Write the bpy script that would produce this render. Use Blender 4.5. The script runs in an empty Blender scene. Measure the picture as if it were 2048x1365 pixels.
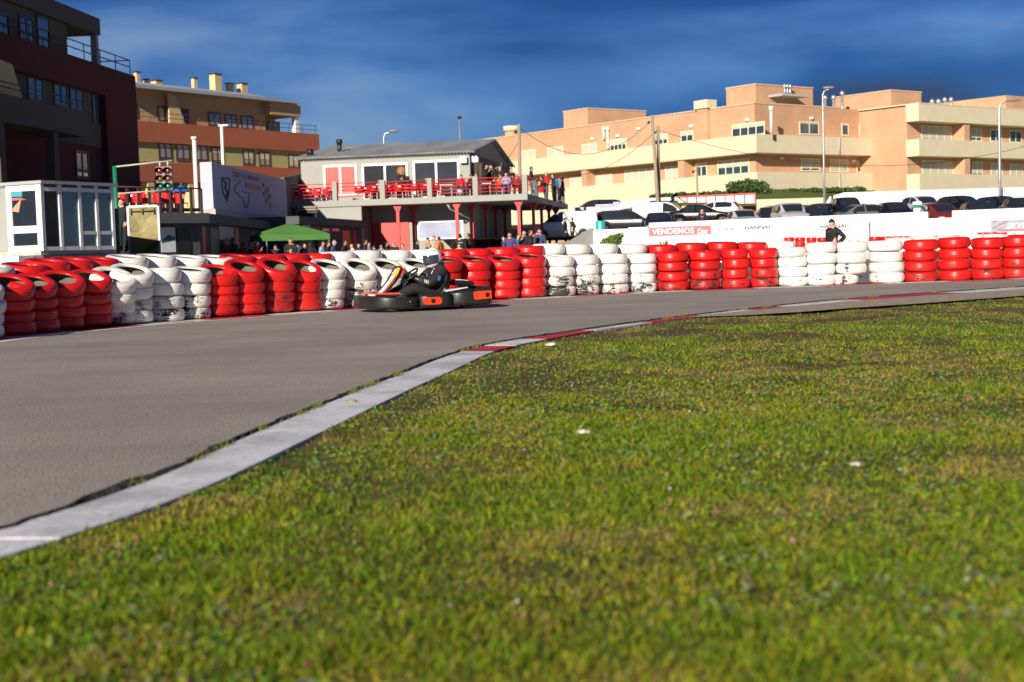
import bpy, bmesh, math, random
import numpy as np
from mathutils import Vector, Matrix, Euler
RD = math.radians
rnd = random.Random(11)
scene = bpy.context.scene
COL = scene.collection
# ------------------------------------------------------------------ camera model (a 50 mm lens held low beside the track)
FPX = 2844.0; CH = 0.85; PITCH = math.atan(177.5/FPX); ROLL = 0.031
_cp, _sp, _cr, _sr = math.cos(PITCH), math.sin(PITCH), math.cos(ROLL), math.sin(ROLL)
Fv = Vector((0, _cp, -_sp)); U0 = Vector((0, _sp, _cp)); R0 = Vector((1, 0, 0))
Uv = U0*_cr + R0*_sr; Rv = R0*_cr - U0*_sr
CAM = Vector((0, 0, CH))
def ray(px, py): return Fv + Rv*((px-1024)/FPX) - Uv*((py-682.5)/FPX)
def at(px, py, Y):
    d = ray(px, py); return CAM + d*(Y/d.y)
def ground(px, py, z=0.0):
    d = ray(px, py); return CAM + d*((z-CH)/d.z)
def atz(px, Y, z):
    """point at picture column px, depth Y and height z"""
    py = 500.0
    for _ in range(4):
        p = at(px, py, Y); py += (p.z - z)*FPX/Y
    return at(px, py, Y)
def pix(p):
    d = Vector(p)-CAM; k = d.dot(Fv)
    return (1024+FPX*d.dot(Rv)/k, 682.5-FPX*d.dot(Uv)/k)
cam = bpy.data.cameras.new('camera'); cam.sensor_width = 36; cam.lens = 36*FPX/2048
cam.clip_end = 3000; cam.clip_start = .05
cam.dof.use_dof = True; cam.dof.focus_distance = 21.0; cam.dof.aperture_fstop = 2.8
co = bpy.data.objects.new('camera', cam); COL.objects.link(co)
m3 = Matrix((Rv, Uv, -Fv)).transposed()
co.matrix_world = Matrix.Translation(CAM) @ m3.to_4x4()
scene.camera = co
# ------------------------------------------------------------------ object helpers
def tag(o, label=None, cat=None, group=None, kind=None):
    if label: o['label'] = label
    if cat: o['category'] = cat
    if group: o['group'] = group
    if kind: o['kind'] = kind
    return o
def thing(name, label, cat, loc=(0,0,0), rz=0.0, group=None):
    o = bpy.data.objects.new(name, None); COL.objects.link(o)
    o.location = loc; o.rotation_euler = (0, 0, rz); o.empty_display_size = .3
    return tag(o, label, cat, group)
class MB:
    def __init__(s): s.v = []; s.f = []; s.mi = []; s.sm = []
    def add(s, vs, fs, m=0, smooth=False, M=None):
        b = len(s.v)
        for p in vs:
            s.v.append(tuple(M @ Vector(p)) if M else tuple(p))
        for f in fs:
            s.f.append(tuple(b+i for i in f)); s.mi.append(m); s.sm.append(smooth)
        return s
    def box(s, x0, x1, y0, y1, z0, z1, m=0, M=None, bev=0.0):
        if x0 > x1: x0, x1 = x1, x0
        if y0 > y1: y0, y1 = y1, y0
        if z0 > z1: z0, z1 = z1, z0
        if bev > 0:
            b = min(bev, (x1-x0)*.45, (y1-y0)*.45, (z1-z0)*.45)
            bm = bmesh.new(); bmesh.ops.create_cube(bm, size=1)
            for v in bm.verts:
                v.co = Vector(((x0+x1)/2+v.co.x*(x1-x0), (y0+y1)/2+v.co.y*(y1-y0), (z0+z1)/2+v.co.z*(z1-z0)))
            bmesh.ops.bevel(bm, geom=bm.edges[:], offset=b, segments=2, profile=.6, affect='EDGES')
            bm.verts.index_update()
            s.add([v.co.copy() for v in bm.verts], [[v.index for v in f.verts] for f in bm.faces], m, False, M); bm.free()
            return s
        vs = [(x0,y0,z0),(x1,y0,z0),(x1,y1,z0),(x0,y1,z0),(x0,y0,z1),(x1,y0,z1),(x1,y1,z1),(x0,y1,z1)]
        fs = [(0,3,2,1),(4,5,6,7),(0,1,5,4),(1,2,6,5),(2,3,7,6),(3,0,4,7)]
        return s.add(vs, fs, m, False, M)
    def quad(s, a, b, c, d, m=0): return s.add([a,b,c,d], [(0,1,2,3)], m)
    def tube(s, pts, rad, n=8, m=0, smooth=True, cap=True, M=None):
        pts = [Vector(p) for p in pts]
        if not isinstance(rad, (list, tuple)): rad = [rad]*len(pts)
        vs = []; fs = []
        up = Vector((0,0,1)); prev = None
        for i, p in enumerate(pts):
            t = (pts[min(i+1, len(pts)-1)]-pts[max(i-1, 0)]).normalized()
            if prev is None:
                a = up if abs(t.z) < .9 else Vector((1,0,0))
                e1 = t.cross(a).normalized()
            else:
                e1 = (prev - t*prev.dot(t)).normalized()
            prev = e1; e2 = t.cross(e1)
            for k in range(n):
                th = 2*math.pi*k/n
                vs.append(p + (e1*math.cos(th)+e2*math.sin(th))*rad[i])
        for i in range(len(pts)-1):
            for k in range(n):
                fs.append((i*n+k, i*n+(k+1)%n, (i+1)*n+(k+1)%n, (i+1)*n+k))
        if cap:
            fs.append(tuple(range(n))[::-1]); fs.append(tuple((len(pts)-1)*n+k for k in range(n)))
        return s.add(vs, fs, m, smooth, M)
    def lathe(s, prof, n=24, m=0, smooth=True, closed=False, M=None, mfun=None):
        vs = []; L = len(prof)
        for k in range(n):
            th = 2*math.pi*k/n
            for r, z in prof: vs.append((r*math.cos(th), r*math.sin(th), z))
        for k in range(n):
            k2 = (k+1) % n
            for i in range(L if closed else L-1):
                j = (i+1) % L
                s.add([], [], 0)
                if abs(prof[i][0]) < 1e-6 and abs(prof[j][0]) < 1e-6: continue
                s.f.append(tuple(len(s.v)+q for q in (k*L+i, k2*L+i, k2*L+j, k*L+j)))
                s.mi.append(mfun(i) if mfun else m); s.sm.append(smooth)
        for p in vs: s.v.append(tuple(M @ Vector(p)) if M else p)
        return s
    def prism(s, poly, fn, d0, d1, m=0, smooth=False):
        """poly: 2D points; fn(u, v, d) -> 3D; extruded from d0 to d1"""
        n = len(poly)
        vs = [fn(u, v, d0) for u, v in poly]+[fn(u, v, d1) for u, v in poly]
        fs = [tuple(range(n))[::-1], tuple(range(n, 2*n))]+[(i, (i+1)%n, n+(i+1)%n, n+i) for i in range(n)]
        return s.add(vs, fs, m, smooth)
    def loft(s, rings, m=0, smooth=True, closed=True, cap=True, M=None):
        n = len(rings[0]); vs = [p for r in rings for p in r]; fs = []
        for i in range(len(rings)-1):
            for k in range(n if closed else n-1):
                fs.append((i*n+k, i*n+(k+1)%n, (i+1)*n+(k+1)%n, (i+1)*n+k))
        if cap and closed:
            fs.append(tuple(range(n))[::-1]); fs.append(tuple((len(rings)-1)*n+k for k in range(n)))
        return s.add(vs, fs, m, smooth, M)
    def ellipsoid(s, c, r, nu=14, nv=9, m=0, M=None):
        c = Vector(c); vs = []; fs = []
        for j in range(nv+1):
            ph = math.pi*j/nv
            for i in range(nu):
                th = 2*math.pi*i/nu
                vs.append(c+Vector((r[0]*math.sin(ph)*math.cos(th), r[1]*math.sin(ph)*math.sin(th), r[2]*math.cos(ph))))
        for j in range(nv):
            for i in range(nu):
                fs.append((j*nu+i, (j+1)*nu+i, (j+1)*nu+(i+1)%nu, j*nu+(i+1)%nu))
        return s.add(vs, fs, m, True, M)
    def mesh(s, name, mats, weld=False):
        me = bpy.data.meshes.new(name)
        me.from_pydata(s.v, [], s.f)
        if not isinstance(mats, (list, tuple)): mats = [mats]
        for mm in mats: me.materials.append(mm)
        me.polygons.foreach_set('material_index', s.mi)
        me.polygons.foreach_set('use_smooth', s.sm)
        me.update()
        bm = bmesh.new(); bm.from_mesh(me)
        if weld: bmesh.ops.remove_doubles(bm, verts=bm.verts, dist=1e-5)
        bmesh.ops.recalc_face_normals(bm, faces=bm.faces); bm.to_mesh(me); bm.free()
        return me
    def build(s, name, mats, parent=None, weld=False):
        return put(name, s.mesh(name, mats, weld), parent)
def put(name, me, parent=None):
    o = bpy.data.objects.new(name, me); COL.objects.link(o)
    if parent: o.parent = parent
    return o
def box(name, mat, parent, *a, **k): return MB().box(*a, **k).build(name, mat, parent)
def children(o): return [c for c in bpy.data.objects if c.parent == o]
def recolor(o, mats):
    """give a shared mesh its own materials on this object only"""
    for i, mm in enumerate(mats):
        if mm is not None:
            o.material_slots[i].link = 'OBJECT'; o.material_slots[i].material = mm
    return o
# ------------------------------------------------------------------ materials
def srgb(r, g, b):
    f = lambda c: (c/12.92 if c <= .04045 else ((c+.055)/1.055)**2.4)
    return tuple(f(x/255) for x in (r, g, b))
_mats = {}
def mat(name, col, rough=.6, metal=0, var=.12, scale=3.0, bump=0.0, bscale=40.0, coat=0.0, spec=.5, stretch=None, emit=0.0):
    if name in _mats: return _mats[name]
    m = bpy.data.materials.new(name); m.use_nodes = True; nt = m.node_tree
    b = nt.nodes['Principled BSDF']; N = nt.nodes.new; L = nt.links.new
    b.inputs['Roughness'].default_value = rough; b.inputs['Metallic'].default_value = metal
    b.inputs['Specular IOR Level'].default_value = spec
    if coat: b.inputs['Coat Weight'].default_value = coat; b.inputs['Coat Roughness'].default_value = .05
    tc = N('ShaderNodeTexCoord'); src = tc.outputs['Object']
    if stretch:
        mp = N('ShaderNodeMapping'); mp.inputs['Scale'].default_value = stretch; L(src, mp.inputs[0]); src = mp.outputs[0]
    if var:
        n1 = N('ShaderNodeTexNoise'); n1.inputs['Scale'].default_value = scale; n1.inputs['Detail'].default_value = 7; n1.inputs['Roughness'].default_value = .65
        L(src, n1.inputs['Vector'])
        mr = N('ShaderNodeMapRange'); mr.inputs[1].default_value = .3; mr.inputs[2].default_value = .7
        mr.inputs[3].default_value = 1-var; mr.inputs[4].default_value = 1+var*.6
        L(n1.outputs[0], mr.inputs[0])
        mx = N('ShaderNodeVectorMath'); mx.operation = 'SCALE'; mx.inputs[0].default_value = col[:3]
        L(mr.outputs[0], mx.inputs['Scale']); L(mx.outputs[0], b.inputs['Base Color'])
        mr2 = N('ShaderNodeMapRange'); mr2.inputs[3].default_value = max(.02, rough-.08); mr2.inputs[4].default_value = min(1, rough+.1)
        L(n1.outputs[0], mr2.inputs[0]); L(mr2.outputs[0], b.inputs['Roughness'])
    else:
        b.inputs['Base Color'].default_value = (*col[:3], 1)
    if bump:
        n2 = N('ShaderNodeTexNoise'); n2.inputs['Scale'].default_value = bscale; n2.inputs['Detail'].default_value = 5
        L(src, n2.inputs['Vector'])
        bp = N('ShaderNodeBump'); bp.inputs['Strength'].default_value = bump; bp.inputs['Distance'].default_value = .02
        L(n2.outputs[0], bp.inputs['Height']); L(bp.outputs[0], b.inputs['Normal'])
    if emit:
        b.inputs['Emission Color'].default_value = (*col[:3], 1); b.inputs['Emission Strength'].default_value = emit
    _mats[name] = m; return m
def glass(name, col=(.02,.025,.03), rough=.04):
    return mat(name, col, rough, 0, var=.25, scale=.7, spec=.8)
M_white = mat('white_paint', (.8,.79,.76), .55, var=.07, scale=1.2, bump=.15, bscale=30)
M_whiteclean = mat('white_frame', (.82,.82,.8), .35, var=.03)
M_concrete = mat('concrete', (.42,.41,.38), .85, var=.2, scale=2.5, bump=.3)
M_greywall = mat('grey_render', (.33,.335,.31), .85, var=.08, scale=1.5, bump=.2, bscale=60)
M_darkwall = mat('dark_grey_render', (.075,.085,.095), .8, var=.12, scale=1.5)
M_red = mat('red_metal_paint', (.55,.03,.035), .45, var=.1, scale=4)
M_redplastic = mat('red_plastic', (.62,.012,.02), .35, var=.06)
M_steel = mat('galvanised_steel', (.5,.51,.52), .4, .7, var=.12, scale=8)
M_black = mat('black_plastic', (.012,.012,.014), .4, var=.15, scale=8)
M_rubber = mat('black_rubber', (.018,.018,.018), .75, var=.25, scale=10)
M_glass = glass('dark_window_glass')
M_glassblue = glass('blue_window_glass', (.03,.06,.09), .06)
M_wood = mat('weathered_wood', (.3,.24,.16), .8, var=.25, scale=3, stretch=(8,8,1), bump=.3)
# ------------------------------------------------------------------ sun, sky, exposure
SUN_AZ, SUN_EL = RD(22), RD(21)          # low winter sun behind the camera's left shoulder
sv = Vector((-math.sin(SUN_AZ)*math.cos(SUN_EL), -math.cos(SUN_AZ)*math.cos(SUN_EL), math.sin(SUN_EL)))
sl = bpy.data.lights.new('sun', 'SUN'); sl.energy = 5.0; sl.angle = RD(.5); sl.color = (1, .885, .74)
so = bpy.data.objects.new('sun', sl); COL.objects.link(so); so.rotation_euler = sv.to_track_quat('Z', 'Y').to_euler(); so.location = (-20, -30, 20)
w = bpy.data.worlds.new('World'); scene.world = w; w.use_nodes = True; nt = w.node_tree
N = nt.nodes.new; L = nt.links.new; bg = nt.nodes['Background']
sky = N('ShaderNodeTexSky'); sky.sky_type = 'NISHITA'; sky.sun_disc = False; sky.sun_elevation = SUN_EL
sky.sun_rotation = math.atan2(sv.x, sv.y); sky.altitude = 50; sky.air_density = 1.0; sky.dust_density = .3; sky.ozone_density = 3.0
tc = N('ShaderNodeTexCoord')
mp = N('ShaderNodeMapping'); mp.inputs['Scale'].default_value = (1.0, 1.0, 3.6); mp.inputs['Rotation'].default_value = (RD(4), RD(-9), 0); mp.inputs['Location'].default_value = (7.7, .9, 2.0)
L(tc.outputs['Generated'], mp.inputs[0])
n1 = N('ShaderNodeTexNoise'); n1.inputs['Scale'].default_value = 2.6; n1.inputs['Detail'].default_value = 5; n1.inputs['Roughness'].default_value = .45; n1.inputs['Distortion'].default_value = .3
L(mp.outputs[0], n1.inputs['Vector'])
cr = N('ShaderNodeValToRGB'); e = cr.color_ramp.elements
e[0].position = .36; e[0].color = (.072, .092, .175, 1); e[1].position = .70; e[1].color = (.56, .56, .68, 1)
k = e.new(.46); k.color = (.06, .155, .37, 1); k = e.new(.56); k.color = (.17, .29, .54, 1)
L(n1.outputs[0], cr.inputs[0])
mul = N('ShaderNodeMix'); mul.data_type = 'RGBA'; mul.blend_type = 'MULTIPLY'; mul.inputs[0].default_value = 1
L(sky.outputs[0], mul.inputs[6]); L(cr.outputs[0], mul.inputs[7])
L(mul.outputs[2], bg.inputs[0]); bg.inputs[1].default_value = .08
vs_ = scene.view_settings; scene.display_settings.display_device = 'sRGB'
vs_.view_transform = 'Standard'; vs_.look = 'None'; vs_.gamma = 1; vs_.exposure = 0.55
scene.cycles.max_bounces = 6; scene.cycles.use_denoising = True
# ================================================================== GROUND, TRACK, KERBS
def resample(poly, step=14):
    out = []
    for (x0, y0), (x1, y1) in zip(poly[:-1], poly[1:]):
        n = max(1, int(abs(x1-x0)/step))
        for i in range(n):
            t = i/n; out.append((x0+(x1-x0)*t, y0+(y1-y0)*t))
    out.append(poly[-1]); return out
def smooth(p, k=2):
    for _ in range(k):
        p = [p[0]]+[((p[i-1][0]+2*p[i][0]+p[i+1][0])/4, (p[i-1][1]+2*p[i][1]+p[i+1][1])/4) for i in range(1, len(p)-1)]+[p[-1]]
    return p
# survey points read off the photograph, turned into plan coordinates
NEAR = [(0,1056),(195,1001),(322,952),(464,880),(586,831),(732,773),(902,706),(965,690),(1040,678),(1100,669),(1200,655),(1300,641),(1400,629),(1500,618),(1600,607),(1700,598),(1850,587),(2048,574),(2200,566)]
GRASS = [(0,1114),(195,1066),(303,1022),(390,992),(513,929),(674,851),(806,786),(903,743),(986,702),(1051,688),(1153,668),(1230,656),(1307,645),(1400,633),(1500,622),(1600,612),(1700,603),(1850,592),(2048,579),(2200,571)]
g2 = lambda l: [tuple(ground(x, y))[:2] for x, y in l]
near = [(-4.6,-3.0),(-3.3,0.2),(-2.45,2.6)]+g2(NEAR)+[(17,25.6),(34,31)]
edge = [(-4.1,-3.0),(-2.85,0.2),(-2.05,2.6)]+g2(GRASS)+[(17,25.1),(34,30.5)]
def dens(poly, step=.25):
    out = []
    for a, b in zip(poly[:-1], poly[1:]):
        d = math.hypot(b[0]-a[0], b[1]-a[1]); n = max(1, int(d/step))
        for i in range(n): out.append((a[0]+(b[0]-a[0])*i/n, a[1]+(b[1]-a[1])*i/n))
    out.append(poly[-1]); return smooth(out, 6)
near_d, edge_d = dens(near), dens(edge)
DT = [(-300,13.6),(-60,16.2),(25,17.1),(177,18.6),(382,20.3),(600,22.0),(717,22.9),(1006,25.0),(1282,26.6),(1525,27.3),(1770,27.6),(2040,28.0),(2300,28.4)]
def Dwall(px):
    for (x0, d0), (x1, d1) in zip(DT[:-1], DT[1:]):
        if px <= x1: return d0+(d1-d0)*(px-x0)/(x1-x0)
    return DT[-1][1]
foot = [(-12.5,6),(-9.5,10.2)]+[tuple(atz(px, Dwall(px), 0))[:2] for px in range(-300, 2301, 25)]+[(20,29.6),(36,33)]
def offset(poly, d):
    """shift a plan polyline sideways, positive = to the right of its direction (towards the track for the far side)"""
    out = []
    for i in range(len(poly)):
        a = poly[max(0, i-1)]; b = poly[min(len(poly)-1, i+1)]
        tx, ty = b[0]-a[0], b[1]-a[1]; l = math.hypot(tx, ty)
        out.append((poly[i][0]+ty/l*d, poly[i][1]-tx/l*d))
    return out
foot_d = dens(foot)
far_edge = offset(foot_d, .42)
# ground: one sheet to the horizon
m = mat('dry_earth', (.16,.135,.10), .95, var=.3, scale=.6, bump=.4, bscale=8)
tag(MB().quad((-900,-300,-.07),(900,-300,-.07),(900,1500,-.07),(-900,1500,-.07)).build('ground', m), kind='structure')
# asphalt of the track
def asphalt():
    m = bpy.data.materials.new('asphalt'); m.use_nodes = True; nt = m.node_tree; b = nt.nodes['Principled BSDF']; N = nt.nodes.new; L = nt.links.new
    tc = N('ShaderNodeTexCoord')
    fine = N('ShaderNodeTexNoise'); fine.inputs['Scale'].default_value = 70; fine.inputs['Detail'].default_value = 4; L(tc.outputs['Object'], fine.inputs[0])
    vor = N('ShaderNodeTexVoronoi'); vor.inputs['Scale'].default_value = 95; L(tc.outputs['Object'], vor.inputs[0])
    big = N('ShaderNodeTexNoise'); big.inputs['Scale'].default_value = .55; big.inputs['Detail'].default_value = 6; L(tc.outputs['Object'], big.inputs[0])
    mpp = N('ShaderNodeMapping'); mpp.inputs['Rotation'].default_value = (0, 0, RD(-38)); mpp.inputs['Scale'].default_value = (.12, 1.1, 1); L(tc.outputs['Object'], mpp.inputs[0])
    lane = N('ShaderNodeTexNoise'); lane.inputs['Scale'].default_value = 1.1; lane.inputs['Detail'].default_value = 5; L(mpp.outputs[0], lane.inputs[0])
    r1 = N('ShaderNodeMapRange'); r1.inputs[1].default_value = .3; r1.inputs[2].default_value = .7; r1.inputs[3].default_value = .62; r1.inputs[4].default_value = 1.35; L(fine.outputs[0], r1.inputs[0])
    r2 = N('ShaderNodeMapRange'); r2.inputs[1].default_value = .3; r2.inputs[2].default_value = .7; r2.inputs[3].default_value = .80; r2.inputs[4].default_value = 1.1; L(big.outputs[0], r2.inputs[0])
    r3 = N('ShaderNodeMapRange'); r3.inputs[1].default_value = .35; r3.inputs[2].default_value = .65; r3.inputs[3].default_value = .9; r3.inputs[4].default_value = 1.03; L(lane.outputs[0], r3.inputs[0])
    m1 = N('ShaderNodeMath'); m1.operation = 'MULTIPLY'; L(r1.outputs[0], m1.inputs[0]); L(r2.outputs[0], m1.inputs[1])
    m2 = N('ShaderNodeMath'); m2.operation = 'MULTIPLY'; L(m1.outputs[0], m2.inputs[0]); L(r3.outputs[0], m2.inputs[1])
    sc = N('ShaderNodeVectorMath'); sc.operation = 'SCALE'; sc.inputs[0].default_value = (.315,.285,.255); L(m2.outputs[0], sc.inputs['Scale']); L(sc.outputs[0], b.inputs['Base Color'])
    b.inputs['Roughness'].default_value = .8; b.inputs['Specular IOR Level'].default_value = .35
    bp = N('ShaderNodeBump'); bp.inputs['Strength'].default_value = .45; bp.inputs['Distance'].default_value = .008; L(vor.outputs[0], bp.inputs['Height']); L(bp.outputs[0], b.inputs['Normal'])
    return m
M_asph = asphalt()
def strip(name, A, B, za, zb, mats, mi=None):
    n = min(len(A), len(B))
    vs = [(p[0], p[1], za) for p in A[:n]]+[(p[0], p[1], zb) for p in B[:n]]
    mb = MB(); mb.v = vs
    for i in range(n-1):
        mb.f.append((i, i+1, n+i+1, n+i)); mb.mi.append(mi(i) if mi else 0); mb.sm.append(False)
    return mb.build(name, mats)
def even(poly, n):
    L_ = [0]
    for a, b in zip(poly[:-1], poly[1:]): L_.append(L_[-1]+math.hypot(b[0]-a[0], b[1]-a[1]))
    out = []; j = 0
    for i in range(n):
        t = L_[-1]*i/(n-1)
        while j < len(L_)-2 and L_[j+1] < t: j += 1
        k = (t-L_[j])/max(1e-9, L_[j+1]-L_[j]); a, b = poly[j], poly[j+1]
        out.append((a[0]+(b[0]-a[0])*k, a[1]+(b[1]-a[1])*k))
    return out
# asphalt polygon, with a ragged near edge
nz = np.random.RandomState(5)
rag = []
off = 0
for i, p in enumerate(offset(even(near_d, 900), 0)):
    off = off*.7+nz.normal(0, .012); rag.append((p[0], p[1], off))
rag_out = [(q[0]-r[2]*.8, q[1]+r[2]*.3) for q, r in zip(even(near_d, 900), rag)]
mb = MB(); fa = even(far_edge, 900); NJ = 7
for j in range(NJ):
    for i in range(900):
        t = j/(NJ-1); mb.v.append((rag_out[i][0]+(fa[i][0]-rag_out[i][0])*t, rag_out[i][1]+(fa[i][1]-rag_out[i][1])*t, .012))
for j in range(NJ-1):
    for i in range(899): mb.f.append((j*900+i, j*900+i+1, (j+1)*900+i+1, (j+1)*900+i)); mb.mi.append(0); mb.sm.append(False)
tag(mb.build('track', M_asph), kind='structure')

# broken edge of the asphalt where it meets the kerb: a ragged crumbling lip, shadow-side dark put into its colour
lipm = mat('crumbled_shaded_asphalt', (.035,.032,.03), .95, var=.5, scale=25, bump=1.0, bscale=60)
mb = MB(); n = len(rag_out); rows = 6
E2 = [(q[0]+r[0], q[1]+r[1]) for q, r in zip(offset(even(near_d, 900), .05), [(nz.uniform(-.018,.018), nz.uniform(-.018,.018)) for _ in range(900)])]
for j in range(rows):
    t = j/(rows-1)
    for i in range(n):
        a, b = rag_out[i], E2[i]
        z = .014*(1-t)-.03*t + (nz.uniform(-.012, .014) if 0 < j < rows-1 else 0)
        jx, jy = (nz.uniform(-.01, .01), nz.uniform(-.01, .01)) if 0 < j else (0, 0)
        mb.v.append((a[0]+(b[0]-a[0])*t+jx, a[1]+(b[1]-a[1])*t+jy, z))
for j in range(rows-1):
    for i in range(n-1):
        mb.f.append((j*n+i, j*n+i+1, (j+1)*n+i+1, (j+1)*n+i)); mb.mi.append(0); mb.sm.append(False)
tag(mb.build('track_edge', lipm), kind='structure')
# kerb: pale concrete slabs near the camera, red and white painted lengths further on
def kerbmat(name, col, dirt=.5):
    m = bpy.data.materials.new(name); m.use_nodes = True; nt = m.node_tree; b = nt.nodes['Principled BSDF']; N = nt.nodes.new; L = nt.links.new
    tc = N('ShaderNodeTexCoord')
    a = N('ShaderNodeTexNoise'); a.inputs['Scale'].default_value = 1.6; a.inputs['Detail'].default_value = 8; a.inputs['Roughness'].default_value = .7; L(tc.outputs['Object'], a.inputs[0])
    c = N('ShaderNodeTexNoise'); c.inputs['Scale'].default_value = 22; c.inputs['Detail'].default_value = 6; L(tc.outputs['Object'], c.inputs[0])
    r = N('ShaderNodeValToRGB'); e = r.color_ramp.elements
    e[0].position = .36; e[0].color = tuple(x*dirt*.85 for x in col)+(1,); e[1].position = .55; e[1].color = (*col, 1); L(a.outputs[0], r.inputs[0])
    r2 = N('ShaderNodeMapRange'); r2.inputs[1].default_value = .3; r2.inputs[2].default_value = .55; r2.inputs[3].default_value = .78; r2.inputs[4].default_value = 1.0; L(c.outputs[0], r2.inputs[0])
    s = N('ShaderNodeVectorMath'); s.operation = 'SCALE'; L(r.outputs[0], s.inputs[0]); L(r2.outputs[0], s.inputs['Scale']); L(s.outputs[0], b.inputs['Base Color'])
    b.inputs['Roughness'].default_value = .7
    bp = N('ShaderNodeBump'); bp.inputs['Strength'].default_value = .35; bp.inputs['Distance'].default_value = .01; L(c.outputs[0], bp.inputs['Height']); L(bp.outputs[0], b.inputs['Normal'])
    return m
M_kw = kerbmat('kerb_white_concrete', (.66,.68,.73), .72); M_kr = kerbmat('kerb_red_paint', (.52,.04,.06), .6); M_kw2 = kerbmat('kerb_white_paint', (.72,.70,.68), .6); M_kd = kerbmat('kerb_dirty_slab', (.36,.37,.39), .6)
KN = 520
ka, kb = offset(even(near_d, KN), .03), even(edge_d, KN)
segs = [(955,992,1),(992,1062,2),(1062,1165,1),(1165,1290,2),(1290,1400,1),(1400,1490,2),(1490,1560,1),(1560,1700,2),(1700,1900,1),(1900,2080,2),(2080,2300,1)]
mb = MB(); cur = []
def kcol(x):
    for a, b, c in segs:
        if a <= x < b: return c
    return 1 if x > 2300 else 0
run = 0.0; last = None; zoff = 0.0; slab = 0; shade = 0
cuts = []
for i in range(KN-1):
    a0, a1, b0, b1 = ka[i], ka[i+1], kb[i], kb[i+1]
    cx = pix(((a0[0]+b0[0])/2, (a0[1]+b0[1])/2, 0))[0] if a0[1] > 1 else -500
    c = kcol(cx)
    run += math.hypot(a1[0]-a0[0], a1[1]-a0[1])
    new = (c != last) or (c == 0 and run > 2.6)
    if new:
        run = 0; last = c; zoff = nz.uniform(-.002, .003); slab += 1
        if c == 0 and 180 < cx < 320 and not cuts: cuts.append(1); zoff = -.016; shade = 3; run = 1.1
        else: shade = c
    t0 = .12 if new else 0
    p = lambda u, v, t: (u[0]+(v[0]-u[0])*t, u[1]+(v[1]-u[1])*t)
    A0, B0 = p(a0, a1, t0), p(b0, b1, t0)
    z1, z2 = .0+zoff, .004+zoff
    q = len(mb.v)
    mb.v += [(A0[0], A0[1], z1), (a1[0], a1[1], z1), (b1[0], b1[1], z2), (B0[0], B0[1], z2), (A0[0], A0[1], -.08), (a1[0], a1[1], -.08), (b1[0], b1[1], -.08), (B0[0], B0[1], -.08)]
    for f in [(0,1,2,3), (4,5,1,0), (3,2,6,7), (0,3,7,4), (1,5,6,2)]:
        mb.f.append(tuple(q+x for x in f)); mb.mi.append(shade); mb.sm.append(False)
tag(mb.build('kerb', [M_kw, M_kr, M_kw2, M_kd]), kind='structure')
# far side of the track: white line and a flat red and white kerb at the foot of the tyres
fe = even(foot_d, 420)
tag(strip('track_line', offset(fe, .43), offset(fe, .29), .018, .018, mat('line_paint', (.72,.72,.72), .6, var=.2, scale=6)), kind='structure')
tag(strip('far_kerb', offset(fe, .285), offset(fe, -.05), .022, .03, [M_kr, M_kw2], lambda i: 0 if (i//9) % 2 else 1), kind='structure')
# paddock hardstanding behind the tyre walls
tag(MB().quad((-60,30,-.03),(70,30,-.03),(70,79,-.03),(-60,79,-.03)).build('paddock_paving', mat('paddock_asphalt', (.16,.155,.15), .9, var=.2, scale=.4)), kind='structure')
# ------------------------------------------------------------------ lawn
def vnoise(x, y, seed=0):
    xi, yi = np.floor(x).astype(int), np.floor(y).astype(int); fx, fy = x-xi, y-yi
    fx, fy = fx*fx*(3-2*fx), fy*fy*(3-2*fy)
    def h(a, b):
        v = (a*374761393+b*668265263+seed*974634) & 0x7fffffff
        v = ((v ^ (v >> 13))*1274126177) & 0x7fffffff
        return (v ^ (v >> 16)) % 10007/10007.
    return (h(xi,yi)*(1-fx)+h(xi+1,yi)*fx)*(1-fy)+(h(xi,yi+1)*(1-fx)+h(xi+1,yi+1)*fx)*fy
def fbm(x, y, seed=0, oct=4):
    s = 0; a = .5; t = 0
    for o in range(oct):
        s = s+a*vnoise(x*2**o, y*2**o, seed+o*17); t += a; a *= .55
    return s/t
def inside(x, y, poly):
    c = np.zeros(x.shape, bool); n = len(poly)
    for i in range(n):
        x0, y0 = poly[i]; x1, y1 = poly[(i+1) % n]
        if y0 == y1: continue
        k = (y0 > y) != (y1 > y)
        c ^= k & (x < (x1-x0)*(y-y0)/(y1-y0)+x0)
    return c
ep = edge_d[::3]+[edge_d[-1]]
lawn_poly = [p for p in ep]+[(40,-4),(-4.1,-4)]
def lawn_colour(x, y):
    """patches of the turf: fresh green, yellow green, straw, bare brown (the plants' own colours)"""
    a = fbm(x*.75+3, y*.62+1, 1); b = fbm(x*3.4, y*2.6, 9); c = fbm(x*.85-4, y*.9, 23, 5)
    fresh = np.clip((a-.50)*7+(b-.5)*3, 0, 1); bare = np.clip((c-.50)*8+(b-.5)*5, 0, 1); straw = np.clip((.52-b)*5+(.5-a)*2, 0, 1)
    return fresh, bare*np.clip((y-2.6)/4, .2, 1), straw
G_GREEN, G_YEL, G_DARK, G_STRAW, G_BROWN = [np.array(c) for c in ((.15,.245,.007), (.32,.30,.014), (.032,.06,.008), (.31,.225,.085), (.085,.058,.028))]
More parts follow.
